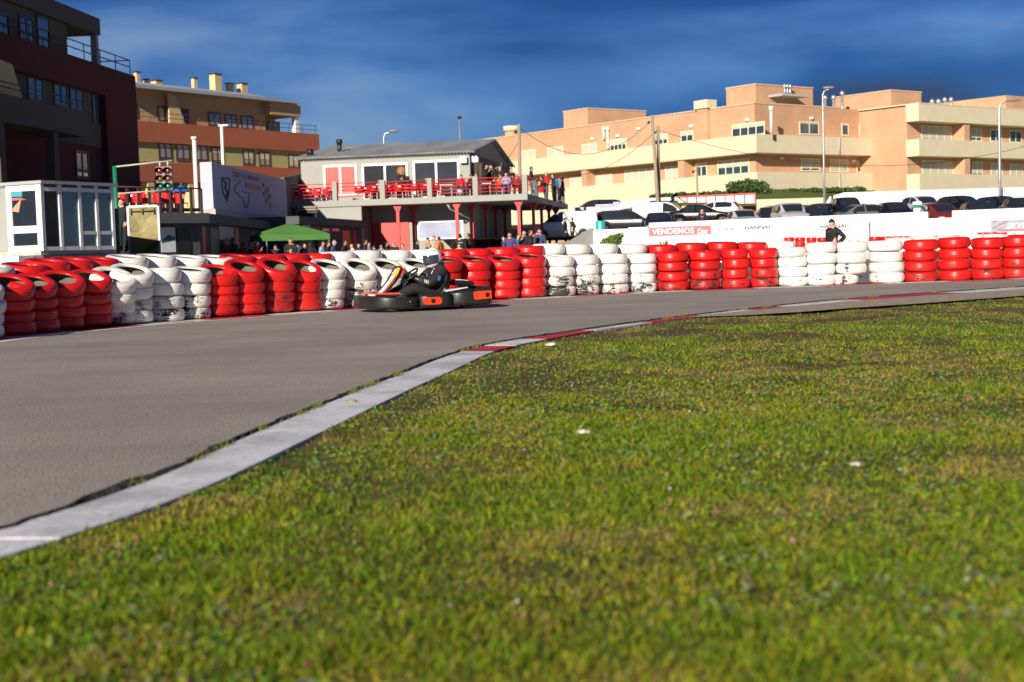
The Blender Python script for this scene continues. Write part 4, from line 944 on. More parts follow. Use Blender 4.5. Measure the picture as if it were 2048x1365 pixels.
# sign wall
SA, SB = plan(428, 66), plan(575, 83); WSg = Wing(SA, SB); sg = house('sign_wall', 'tall pale wall painted with the circuit name and a chequered flag', 'sign', WSg)
zg1 = (WSg.hit(430,330)[1]+WSg.hit(570,357)[1])/2; zg0 = (WSg.hit(435,428)[1]+WSg.hit(570,424)[1])/2-.05
M_sign = mat('shade_tinted_white_paint', (.50,.50,.62), .8, var=.08, scale=1.2)  # white wall; the lilac of its shade is put into the colour
P(MB().box(0, WSg.len, 0, .55, zg0, zg1), 'wall', M_sign, sg, WSg); P(MB().box(-.25, WSg.len+.4, -.15, .8, zg0-.55, zg0-.003), 'plinth', M_concrete, sg, WSg); P(MB().box(0, WSg.len, .02, .6, 0, zg0-.555), 'base_wall', M_greywall, sg, WSg)
def text(body, root, W_, u0, u1, z0, z1, y, m, name='lettering', shear=0.0, bold=0.0, ext=.004):
    cu = bpy.data.curves.new('t', 'FONT'); cu.body = body; cu.extrude = ext; cu.shear = shear; cu.offset = bold; cu.resolution_u = 3
    t = bpy.data.objects.new('t', cu); COL.objects.link(t); bpy.context.view_layer.update()
    me = bpy.data.meshes.new_from_object(t.evaluated_get(bpy.context.evaluated_depsgraph_get())); bpy.data.objects.remove(t)
    P_ = np.zeros(len(me.vertices)*3); me.vertices.foreach_get('co', P_); P_ = P_.reshape(-1, 3); lo, hi = P_.min(0), P_.max(0)
    Q = np.stack([u0+(P_[:,0]-lo[0])/(hi[0]-lo[0])*(u1-u0), y-P_[:,2], z0+(P_[:,1]-lo[1])/(hi[1]-lo[1])*(z1-z0)], 1)
    me.vertices.foreach_set('co', Q.ravel()); me.materials.clear(); me.materials.append(m); me.update()
    o = put(name, me, root)
    if W_ is not None: o.matrix_local = Matrix.Translation(root.location).inverted() @ W_.M
    return o
M_ink = mat('dark_grey_paint', (.12,.14,.17), .7); M_inkred = mat('red_sign_paint', (.42,.08,.10), .6); M_inkw = mat('white_sign_paint', (.8,.8,.8), .6); M_inko = mat('faded_orange_paint', (.42,.2,.18), .8); M_inkb = mat('black_sign_paint', (.02,.02,.025), .6)
def suv(px, py): return WSg.hit(px, py)
a, b = suv(464, 357), suv(519, 362); zc = (suv(464,344)[1]+suv(519,354)[1])/2; zcb = (suv(464,355)[1]+suv(519,363)[1])/2
text('CABO DO MUNDO', sg, WSg, a[0], b[0], zcb, zc, -.006, M_ink, bold=.01)
u0, z1 = suv(491, 366); u1, z0 = suv(520, 378); zt_ = suv(491,366)[1]; zb_ = suv(492,375)[1]
o = P(MB().prism([(u0+.15,zb_),(u1+.1,zb_),(u1-.15,zt_),(u0-.15,zt_)], lambda u, z, d: (u, d, z), -.05, -.003), 'red_label', M_inkred, sg, WSg)
text('KARTING', sg, WSg, u0+.5, u1-.5, zb_+.12, zt_-.12, -.054, M_inkw)
f0 = suv(524, 362); f1 = suv(543, 412); ut, ub = f0[0], f1[0]; zt_ = suv(526,364)[1]; zb_ = suv(541,412)[1]
mb = MB()
for i in range(4):
    for j in range(4):
        if (i+j) % 2: continue
        fx = lambda t: ut+(ub-ut)*t; fz = lambda s, t: zt_+(zb_-zt_)*s*.82-.35*t
        mb.prism([(fx(i/4),fz((j+1)/4,i/4)),(fx((i+1)/4),fz((j+1)/4,(i+1)/4)),(fx((i+1)/4),fz(j/4,(i+1)/4)),(fx(i/4),fz(j/4,i/4))], lambda u, z, d: (u, d, z), -.009, -.003)
P(mb, 'chequered_flag', M_inkb, sg, WSg)
mb = MB(); trk = [(468,361),(482,362),(469,373),(469,384),(476,387),(479,394),(484,397),(487,402),(489,414),(493,416),(496,408),(497,396),(499,386),(484,384)]
pts = [(suv(*q)[0], -.012, suv(*q)[1]) for q in trk]; mb.tube(pts, .035, 5, smooth=False); P(mb, 'track_map', M_inko, sg, WSg)
mb = MB(); sh = [(443,356),(458,358),(458,380),(453,402),(446,388),(443,372),(443,356)]
pts = [(suv(*q)[0], -.012, suv(*q)[1]) for q in sh]; mb.tube(pts, .045, 5, smooth=False); pts = [(suv(*q)[0], -.012, suv(*q)[1]) for q in [(446,362),(451,366),(449,376),(454,384),(452,393)]]; mb.tube(pts, .07, 5, smooth=False); P(mb, 'painted_crest', M_ink, sg, WSg)
# wing wall in painted shade between the sign and the clubhouse
Wq = Wing(plan(572, 83.5), plan(606, 89)); wq = house('wing_wall', 'short shaded grey wall joining the sign wall to the clubhouse', 'wall', Wq)
z1 = Wq.hit(575,357)[1]; z2 = Wq.hit(603,349)[1]; P(MB().prism([(0,0),(Wq.len,0),(Wq.len,z2),(0,z1)], lambda u, z, d: (u, d, z), 0, .25), 'wall', M_greyshade, wq, Wq)
# ================================================================== PEOPLE
BON = [('pel','spi'),('spi','che'),('che','nec'),('nec','hea'),('hea','top')]
for s_ in 'LR': BON += [('che','sh'+s_),('sh'+s_,'el'+s_),('el'+s_,'wr'+s_),('wr'+s_,'ha'+s_),('pel','hi'+s_),('hi'+s_,'kn'+s_),('kn'+s_,'an'+s_),('an'+s_,'to'+s_)]
RADI = dict(pel=(.15,.115), spi=(.14,.11), che=(.155,.115), nec=(.062,.06), hea=(.066,.074), top=(.04,.045), sh=(.075,.07), el=(.05,.05), wr=(.034,.032), ha=(.042,.022), hi=(.1,.1), kn=(.064,.064), an=(.045,.048), to=(.046,.03))
def stand(**kw):
    J = dict(pel=(0,0,.95), spi=(0,.0,1.12), che=(0,.01,1.33), nec=(0,.0,1.50), hea=(0,-.02,1.615), top=(0,-.01,1.70),
        shL=(.185,.01,1.42), elL=(.245,.03,1.14), wrL=(.25,-.05,.9), haL=(.25,-.07,.82), shR=(-.185,.01,1.42), elR=(-.245,.03,1.14), wrR=(-.25,-.05,.9), haR=(-.25,-.07,.82),
        hiL=(.095,0,.9), knL=(.11,-.03,.5), anL=(.115,.02,.085), toL=(.14,-.13,.035), hiR=(-.095,0,.9), knR=(-.11,-.02,.5), anR=(-.115,.02,.085), toR=(-.14,-.13,.035))
    J.update(kw); return J
POSES = dict(
    stand=stand(),
    pocket=stand(elL=(.29,.07,1.16), wrL=(.22,-.07,.97), haL=(.19,-.09,.9), elR=(-.29,.07,1.16), wrR=(-.22,-.07,.97), haR=(-.19,-.09,.9)),
    fold=stand(elL=(.25,-.06,1.16), wrL=(.03,-.19,1.19), haL=(-.07,-.17,1.21), elR=(-.25,-.06,1.15), wrR=(-.04,-.2,1.14), haR=(.06,-.19,1.15)),
    phone=stand(elR=(-.25,-.08,1.15), wrR=(-.13,-.27,1.32), haR=(-.1,-.29,1.4), hea=(0,-.045,1.61), top=(0,-.05,1.70)),
    raise_=stand(elR=(-.31,-.16,1.42), wrR=(-.14,-.2,1.6), haR=(-.08,-.19,1.66), elL=(.25,-.07,1.15), wrL=(.14,-.26,1.2), haL=(.1,-.3,1.24)),
    akimbo=stand(elL=(.42,.1,1.2), wrL=(.23,.0,1.03), haL=(.165,-.03,1.0), elR=(-.25,.05,1.14), wrR=(-.24,-.03,.9), haR=(-.235,-.05,.82)),
    sit=stand(pel=(0,.05,.56), spi=(0,.1,.72), che=(0,.12,.93), nec=(0,.09,1.1), hea=(0,.06,1.215), top=(0,.06,1.30), shL=(.185,.12,1.02), shR=(-.185,.12,1.02), elL=(.25,.02,.76), wrL=(.16,-.2,.7), haL=(.12,-.27,.69), elR=(-.25,.02,.76), wrR=(-.16,-.2,.7), haR=(-.12,-.27,.69),
        hiL=(.1,.02,.53), knL=(.13,-.4,.53), anL=(.13,-.36,.085), toL=(.14,-.5,.035), hiR=(-.1,.02,.53), knR=(-.13,-.4,.53), anR=(-.13,-.36,.085), toR=(-.14,-.5,.035)))
def seg_dist(p, a, b):
    ab = b-a; t = max(0, min(1, (p-a).dot(ab)/max(1e-9, ab.length_squared))); return (p-a-ab*t).length, t
def skin_mesh(J, radi, bones, root='pel', sub=1):
    names = list(J); me = bpy.data.meshes.new('tmp'); me.from_pydata([J[n] for n in names], [(names.index(a), names.index(b)) for a, b in bones], []); me.update()
    o = bpy.data.objects.new('tmp', me); COL.objects.link(o); md = o.modifiers.new('s', 'SKIN'); md.use_smooth_shade = True
    if not me.skin_vertices: 
        bpy.context.view_layer.objects.active = o
    sk = me.skin_vertices[0].data if me.skin_vertices else None
    for i, n in enumerate(names):
        k = n[:-1] if n[-1] in 'LR' else n; r = radi.get(n, radi.get(k)); sk[i].radius = r; sk[i].use_root = (n == root)
    o.modifiers.new('u', 'SUBSURF').render_levels = sub; o.modifiers['u'].levels = sub
    bpy.context.view_layer.update(); dg = bpy.context.evaluated_depsgraph_get()
    out = bpy.data.meshes.new_from_object(o.evaluated_get(dg)); bpy.data.objects.remove(o); bpy.data.meshes.remove(me); return out
def submesh(name, me, pred, off):
    """a garment: the body faces that pred() picks, moved out along the normals"""
    idx = {}; vs = []; fs = []
    for f in me.polygons:
        if pred(f.center):
            q = []
            for i in f.vertices:
                if i not in idx: idx[i] = len(vs); v = me.vertices[i]; vs.append(v.co+v.normal*(off(v.co) if callable(off) else off))
                q.append(idx[i])
            fs.append(q)
    m2 = bpy.data.meshes.new(name); m2.from_pydata(vs, [], fs); m2.polygons.foreach_set('use_smooth', [True]*len(fs)); m2.materials.append(M_black); m2.update(); return m2
M_eye = mat('dark_eye', (.02,.015,.012), .3, var=0); M_lip = mat('lip', (.35,.12,.09), .6, var=0)
SKINS = [mat('skin_light', (.55,.33,.23), .55, var=.05), mat('skin_tan', (.46,.26,.17), .55, var=.05)]
def add_hand(mb, wr, ha, thumb_dir, r=.0088):
    d = (ha-wr).normalized(); side = d.cross(Vector((0,0,1)) if abs(d.z) < .8 else Vector((0,1,0))).normalized(); nrm = side.cross(d)
    for k, (o, l) in enumerate([(-.026,.066),(-.009,.078),(.009,.073),(.026,.056)]):
        b = ha+side*o; c1 = b+d*l*.5-nrm*.006; c2 = b+d*l*.85-nrm*.028; c3 = b+d*l*.9-nrm*.045
        mb.tube([b-d*.02, c1, c2, c3], [r*1.1, r, r*.9, r*.7], 6)
    s = thumb_dir; b = wr+(ha-wr)*.55+side*.028*s; mb.tube([b-side*.012*s, b+side*.028*s+d*.02, b+side*.032*s+d*.05-nrm*.012], [r*1.25, r*1.1, r*.8], 6)
def add_face(mb, hea, f=Vector((0,-1,0)), up=Vector((0,0,1)), s=1.0):
    x = f.cross(up).normalized(); g = lambda a, b, c: hea+x*a*s+f*b*s+up*c*s
    mb.loft([[g(-.008,.086,.022), g(.008,.086,.022), g(0,.094,.022)], [g(-.016,.088,-.012), g(.016,.088,-.012), g(0,.116,-.01)], [g(-.012,.086,-.022), g(.012,.086,-.022), g(0,.098,-.022)]], 0)
    for q in (-1, 1):
        mb.ellipsoid(g(.032*q,.084,.018), (.011*s,.009*s,.006*s), 8, 5, 1); mb.ellipsoid(g(.085*q,.005,.005), (.013*s,.022*s,.03*s), 8, 5, 0)
    mb.ellipsoid(g(0,.086,-.045), (.022*s,.01*s,.006*s), 8, 5, 2)
PROTO = {}
def proto(pose, hair):
    key = (pose, hair)
    if key in PROTO: return PROTO[key]
    J = {k: Vector(v) for k, v in POSES[pose].items()}
    base = skin_mesh(J, RADI, BON)
    near_b = lambda c: min(((seg_dist(c, J[a], J[b])[0]/(1.0), i) for i, (a, b) in enumerate(BON)))[1]
    reg = {}
    TOP = {0,1,2}; 
    def region(c):
        a, b = BON[near_b(c)]
        if a in ('nec','hea') or (b == 'nec' and c.z > J['nec'].z-.03): return 'head'
        if b[:2] == 'ha': return 'hand'
        if b[:2] == 'to': return 'shoe'
        if b[:2] in ('kn','an'): return 'leg'
        if b[:2] == 'hi' or a == 'pel': return 'leg' if (c.z < J['pel'].z-.0) else 'torso'
        return 'torso'
    rg = {f.index: region(f.center) for f in base.polygons}; cm = {f.center.copy().freeze(): rg[f.index] for f in base.polygons}
    R_ = lambda want: (lambda c: cm[c.copy().freeze()] in want)
    H = J['hea']
    HC = H+Vector((0,.004,.008)); HR = (.079,.099,.119)
    def hairp(d):
        if hair == 'beanie': return d.z > .10-.25*d.y*0 or (d.y > .2 and d.z > -.2)
        if hair == 'cap': return d.z > .28
        if hair == 'long': return d.z > .55 or (d.y > .0 and d.z > -.95 and not (d.y < .25 and d.z < -.2))
        return d.z > .62 or (d.y > .12 and d.z > -.45) or (abs(d.x) > .75 and d.z > .15 and d.y > -.2)
    def hairmesh():
        e = MB().ellipsoid(HC, tuple(r*(1.12 if hair in ('beanie','cap') else 1.09) for r in HR), 24, 18); mb = MB(); idx = {}
        for f in e.f:
            c = sum((Vector(e.v[i]) for i in f), Vector())/4-HC; c = Vector((c.x/HR[0], c.y/HR[1], c.z/HR[2])).normalized()
            if hairp(c): mb.add([e.v[i] for i in f], [(0,1,2,3)], 0, True)
        if hair == 'cap': mb.add([HC+Vector((x*.07, -.10-.075*(1-x*x), .045-.01*(1-x*x))) for x in (-1,-.5,0,.5,1)]+[HC+Vector((x*.075, -.07, .055)) for x in (1,.5,0,-.5,-1)], [tuple(range(10))], 0)
        if hair == 'long': mb.loft([[HC+Vector((.085*math.cos(t), .02+.095*math.sin(t), 0)) for t in (0,.6,1.2,1.57,1.95,2.5,3.14)], [HC+Vector((.095*math.cos(t), .03+.09*math.sin(t), -.2)) for t in (0,.6,1.2,1.57,1.95,2.5,3.14)]], 0, True, False, False)
        return mb.mesh('hair', [M_black], weld=True)
    parts = {'jacket': submesh('jacket', base, R_(('torso',)), .02), 'trousers': submesh('trousers', base, R_(('leg',)), .012), 'shoes': submesh('shoes', base, R_(('shoe',)), .012)}
    if hair != 'bald': parts['hat' if hair in ('cap','beanie') else 'hair'] = hairmesh()
    mb = MB(); mb.add([v.co for v in base.vertices], [list(f.vertices) for f in base.polygons], 0, True)
    mb.ellipsoid(HC, HR, 20, 14, 0)
    for s_, t in (('L', 1), ('R', -1)): add_hand(mb, J['wr'+s_], J['ha'+s_], t)
    add_face(mb, H)
    body = mb.mesh('person', [SKINS[0], M_eye, M_lip]); PROTO[key] = (body, parts); return PROTO[key]
CLO = {}
def cloth(c):
    if c not in CLO: CLO[c] = mat('cloth_%02d_%02d_%02d' % tuple(int(99*x) for x in c), c, .85, var=.18, scale=14, bump=.3, bscale=25)
    return CLO[c]
BLK, NAVY, DKB, REDC, MAR, GRY, LTB, ORG, TAN_, PUR, WHT, JEAN, PNK, BRT = (.012,.012,.014), (.015,.02,.05), (.03,.05,.11), (.50,.015,.02), (.20,.02,.025), (.2,.2,.21), (.25,.33,.5), (.55,.22,.03), (.38,.25,.09), (.07,.05,.16), (.65,.64,.62), (.05,.08,.17), (.5,.38,.36), (.62,.01,.02)
HBLK, HBRN, HGRY, HBLD = (.015,.012,.01), (.06,.03,.015), (.3,.29,.28), (.3,.17,.06)
def person(loc, rz, pose, hair, jac, tro, hcol, label, scale=1.0, group=None, skin=0, shoes=BLK):
    body, parts = proto(pose, hair)
    o = put('person', body); o.location = loc; o.rotation_euler = (0, 0, rz); o.scale = (scale,)*3
    if skin: recolor(o, [SKINS[skin]])
    tag(o, label, 'person', group)
    for n, me in parts.items():
        c = put(n, me, o); recolor(c, [cloth({'jacket': jac, 'trousers': tro, 'shoes': shoes}.get(n, hcol))])
    return o
def person_px(px, py, D, base, *a, top=1.725, face=0.0, **k):
    p = at(px, py, D); sc = (p.z-base)/top
    return person((p.x, D, base), RD(face), *a, scale=max(.55, min(1.12, sc)), **k)
GRP = 'spectators in the paddock'
# face: 0 looks at the camera, +90 looks to the right of the picture, -90 to the left, 180 away
CROWD = [(329,486,66,40,'stand','short',BLK,BLK,HBLK,'person in black beside the teal poster, half hidden'),(346,486,64,60,'fold','bald',BLK,BLK,HBLK,'bald person in a dark jacket near the open doorway'),(361,485,67,-30,'pocket','short',DKB,BLK,HBLK,'person in dark blue at the open pit doorway'),(390,486,63,-20,'fold','long',BLK,BLK,HBLK,'long-haired person in black left of the red door post'),
 (404,488,66,-60,'phone','short',BLK,JEAN,HBRN,'person in black holding a hand up by the red door post'),(422,476,64,0,'stand','short',BLK,BLK,HBLK,'tall black-clad person before the grey pit door'),(437,481,63,-20,'pocket','short',BLK,BLK,HBLK,'black-clad person left of the bald person in maroon'),(452,478,62,60,'pocket','bald',MAR,BLK,HBLK,'bald person in a maroon jacket below the pale poster'),
 (467,476,63,70,'pocket','short',NAVY,BLK,HBLK,'person in a navy coat right of the bald person'),(486,486,62,150,'stand','short',REDC,JEAN,HBLK,'person in a dull red jacket turned away'),(511,483,61,90,'phone','short',BRT,JEAN,HBRN,'person in a bright red hoodie looking at a phone'),(535,494,66,20,'stand','short',DKB,BLK,HBLK,'small person in dark blue behind the red hoodie'),
 (581,478,61,0,'fold','short',BLK,BLK,HBLK,'person in open black jacket over white shirt beneath the green canopy'),(595,484,64,180,'stand','short',DKB,JEAN,HBLK,'person in a blue jacket facing away beneath the green canopy'),(621,486,63,200,'pocket','long',BLK,BLK,HBLK,'long dark-haired person in black facing away'),(633,483,66,-90,'stand','short',BLK,BLK,HBLK,'person in black right of the long dark hair'),
 (645,484,62,70,'stand','short',LTB,JEAN,HBRN,'person in a light blue jacket right of the canopy'),(656,485,64,80,'stand','short',BLK,BLK,HBRN,'person between light blue jacket and grey hair'),(668,482,62,80,'pocket','short',DKB,JEAN,HGRY,'grey-haired person in a dark blue jacket'),(689,482,64,80,'pocket','short',BLK,BLK,HBLK,'person in black before the red pit door'),
 (704,489,67,-70,'stand','long',WHT,JEAN,HBLD,'fair-haired person in a white top'),(730,480,64,100,'pocket','short',BLK,JEAN,HBLK,'person in black left of the coral garage door'),(737,486,67,60,'stand','short',LTB,JEAN,HBRN,'person in pale blue behind a black jacket'),(748,491,66,190,'stand','beanie',BLK,BLK,BLK,'person in black with a black beanie, turned away'),
 (762,491,67,160,'stand','beanie',GRY,JEAN,GRY,'person in a grey hood before the garage door'),(773,485,64,90,'fold','short',BLK,BLK,HBLK,'dark-haired person in black before the garage door'),(788,485,64,0,'fold','beanie',BLK,BLK,(.25,.22,.18),'person in black wearing a tan beanie'),(834,480,66,90,'pocket','short',BLK,BLK,HBLK,'person in black just left of the driver\'s helmet'),
 (856,477,64,-70,'fold','cap',TAN_,JEAN,BLK,'person in a tan jacket and black cap behind the helmet'),(868,473,70,30,'stand','long',PNK,JEAN,HBRN,'person in a pale pink top behind the helmet'),(878,475,67,-120,'pocket','short',ORG,BLK,HBLK,'person in an orange jacket right of the helmet'),(918,489,62,-20,'fold','short',TAN_,BLK,HBLK,'child in tan before the printed black hoodie'),
 (920,469,68,180,'akimbo','short',BLK,BLK,HBLK,'person in a black hoodie with white back print'),(937,468,69,-90,'pocket','short',BLK,JEAN,HBLK,'person in black facing the printed hoodie'),(1019,466,66,0,'pocket','long',PUR,BLK,HBRN,'long-haired person in purple under the terrace'),(1036,470,70,40,'stand','short',(.03,.2,.5),BLK,HBLK,'person in bright blue behind a red column'),
 (1048,462,70,0,'phone','short',BLK,BLK,HBLK,'person in black next to the right front red column'),(1060,461,69,90,'fold','short',BLK,BLK,HBRN,'person in black left of the orange jacket'),(375,489,62,20,'fold','short',BLK,BLK,HBLK,'short dark figure between the open doorway and the long-haired person'),(413,485,68,40,'stand','short',BLK,JEAN,HBRN,'brown-haired person in black by the grey pit door'),(498,490,65,-40,'pocket','short',BLK,BLK,HBLK,'dark figure between the two red jackets'),
 (551,490,63,10,'fold','beanie',BLK,BLK,BLK,'dark figure with a black beanie at the left edge of the canopy'),(566,487,66,-30,'stand','short',GRY,BLK,HBRN,'person in grey below the left half of the canopy'),(608,488,62,60,'pocket','short',BLK,JEAN,HBLK,'black-clad person in jeans below the right half of the canopy'),(717,487,63,120,'stand','cap',NAVY,JEAN,BLK,'person in a navy jacket and cap right of the fair-haired person'),
 (806,489,66,-60,'stand','short',GRY,JEAN,HBRN,'person in grey behind the tan beanie'),(1008,474,67,-60,'pocket','short',BLK,BLK,HBLK,'dark figure left of the person in purple'),(1079,458,70,-20,'stand','short',DKB,JEAN,HBRN,'person in dark blue right of the orange jacket group'),
 (1072,440,82,40,'pocket','short',ORG,BLK,HBLK,'person in an orange coat under the terrace corner')]
for (px, py, D, face, pose, hair, jac, tro, hc, lab) in CROWD:
    o = person_px(px, py, D, 0.0, pose, hair, jac, tro, hc, lab, face=face, group=GRP, skin=px % 2)
# white print on the back of the black hoodie
ph = [o for o in bpy.data.objects if o.get('label', '').startswith('person in a black hoodie with white')][0]
text('TEAM', ph, None, -.1, .1, 1.31, 1.36, 0, M_inkw, 'back_print'); bp_ = [c for c in children(ph) if c.name.startswith('back_print')][0]; bp_.location = (0, .168, 0); bp_.rotation_euler = (0, 0, math.pi)
ZT = zs1
TER = [(757,361,86.4,-20,'sit','long',PNK,JEAN,HBLD,'fair-haired person sitting by the terrace post, left of the sliding door'),(803,341,86.2,0,'fold','short',BLK,BLK,HBLK,'person in black standing before the sliding door'),(793,366,85.6,30,'sit','short',GRY,BLK,HBRN,'person in grey sitting below the standing black-clad person'),(851,357,85.8,-60,'sit','short',MAR,JEAN,HBRN,'person in maroon sitting before the right sliding door'),
 (923,350,85.2,30,'sit','cap',BRT,JEAN,BLK,'person in red with a dark cap sitting on the terrace'),(940,350,85.2,-40,'sit','cap',BLK,BLK,BLK,'person in black with a dark cap sitting on the terrace'),(971,330,86.2,60,'phone','short',BLK,BLK,HBLK,'person in black holding a green cup by the tan doors'),(982,331,86.8,-20,'pocket','short',BLK,BLK,HBLK,'person in black standing second at the tan doors'),(1000,333,87.2,-40,'raise_','short',BLK,BLK,HBLK,'person in black raising a hand to the face'),
 (1002,351,85.6,60,'sit','short',ORG,JEAN,HBRN,'person in orange sitting near the terrace corner'),(1012,346,85.0,0,'sit','long',LTB,JEAN,HBRN,'person in pale blue sitting at the terrace corner'),(1033,349,85.2,0,'sit','short',MAR,BLK,HBLK,'person in dark red sitting beside the corner post'),(1062,333,90,90,'pocket','short',NAVY,JEAN,HBLK,'person in a navy coat standing at the side rail'),(1081,354,93,-100,'sit','short',BLK,BLK,HBRN,'person in black sitting behind the side rail'),
 (952,348,86.5,-10,'pocket','short',BLK,BLK,HBLK,'person in black standing at the clubhouse corner'),(1022,338,87.6,20,'fold','short',BLK,JEAN,HBLK,'person in black standing behind the sitting pair at the corner'),(1106,349,99.5,-80,'stand','short',BLK,BLK,HBRN,'person in black between the red jacket and the backpack'),
 (1092,345,96.5,100,'fold','cap',BRT,BLK,(.3,.28,.25),'person in a red jacket at the side rail'),(1117,344,101.5,120,'stand','short',GRY,BLK,HBLK,'person in grey carrying a blue backpack'),(1124,346,104,100,'pocket','short',BLK,BLK,HBLK,'person in black at the far end of the side rail')]
for (px, py, D, face, pose, hair, jac, tro, hc, lab) in TER:
    o = person_px(px, py, D, ZT, pose, hair, jac, tro, hc, lab, top=1.725 if pose != 'sit' else 1.32, face=face, group='spectators on the terrace', skin=px % 2)
    if 'carrying a blue backpack' in lab:
        bk = MB().box(-.17, .17, .12, .32, 1.0, 1.45, bev=.06).build('backpack', mat('blue_nylon', (.01,.16,.42), .6)); 
        bk.location = o.location; bk.rotation_euler = o.rotation_euler; bk.scale = o.scale; tag(bk, 'bright blue backpack on the back of a person in grey', 'backpack')
    if 'green cup' in lab:
        cp = MB().lathe([(0,0),(.03,0),(.04,.11),(.036,.11),(.028,.008),(0,.008)], 14).build('cup', mat('green_cup', (.08,.45,.06), .5)); hl = o.matrix_basis @ Vector((-.1,-.33,1.41))
        bpy.context.view_layer.update(); cp.location = o.matrix_world @ Vector((-.1,-.335,1.37)); tag(cp, 'green cup held by a person in black on the terrace', 'cup')
p = at(243, 399, 48); person((p.x, 48, 1.25), RD(-20), 'pocket', 'short', BLK, BLK, HBLK, 'person in black standing on the platform between booth and gold board', (p.z-1.25)/1.725, GRP)
mar = person_px(1664, 440, 33.5, 0.0, 'akimbo', 'beanie', BLK, BLK, BLK, 'track marshal in black and a beanie, hand on hip behind white tyres', face=-60, skin=0)
text('KART', mar, None, -.045, .045, 1.36, 1.385, 0, mat('red_badge', (.5,.08,.08), .6), 'chest_badge'); bd = [c for c in children(mar) if c.name.startswith('chest_badge')][0]; bd.location = (.06, -.166, 0)
# ================================================================== VEHICLES
def interp(t, tab):
    if t <= tab[0][0]: return tab[0][1]
    for (a, b), (c, d) in zip(tab[:-1], tab[1:]):
        if t <= c: return b+(d-b)*(t-a)/(c-a)
    return tab[-1][1]
SPEC = {
 'hatch': dict(L=4.0, W=1.74, low=[(0,.52),(.015,.66),(.10,.80),(.26,.94),(.3,.96),(.6,.98),(.93,.99),(.975,.93),(1,.66)], roof=[(.25,.94),(.44,1.36),(.55,1.455),(.76,1.45),(.88,1.37),(.97,.97)], wb=(.20,.80), rear=(.86,.965), ws=(.265,.45)),
 'sedan': dict(L=4.5, W=1.78, low=[(0,.52),(.015,.66),(.10,.80),(.27,.93),(.3,.95),(.6,.97),(.85,1.0),(.97,.97),(1,.7)], roof=[(.27,.93),(.44,1.33),(.55,1.43),(.68,1.42),(.85,1.02)], wb=(.19,.80), rear=(.72,.84), ws=(.285,.45)),
 'wagon': dict(L=4.6, W=1.8, low=[(0,.55),(.015,.7),(.10,.86),(.24,.99),(.28,1.01),(.6,1.03),(.94,1.05),(.98,.98),(1,.7)], roof=[(.23,.99),(.39,1.46),(.5,1.58),(.84,1.56),(.92,1.48),(.985,1.04)], wb=(.19,.80), rear=(.92,.98), ws=(.245,.40)),
 'van': dict(L=4.3, W=1.82, low=[(0,.58),(.012,.8),(.06,.95),(.18,1.10),(.22,1.13),(1,1.13)], roof=[(.17,1.09),(.34,1.66),(.45,1.82),(.93,1.84),(.985,1.74),(.998,1.15)], wb=(.17,.79), rear=(.0,.0), ws=(.185,.35)),
}
M_plate = mat('number_plate', (.75,.74,.68), .5, var=.02); M_hl = mat('headlight_lens', (.65,.68,.7), .08, .3, var=.05); M_tl = mat('tail_light_lens', (.42,.01,.01), .12, var=.05); M_alloy = mat('alloy_rim', (.45,.45,.46), .35, .7, var=.08)
CARP = {}
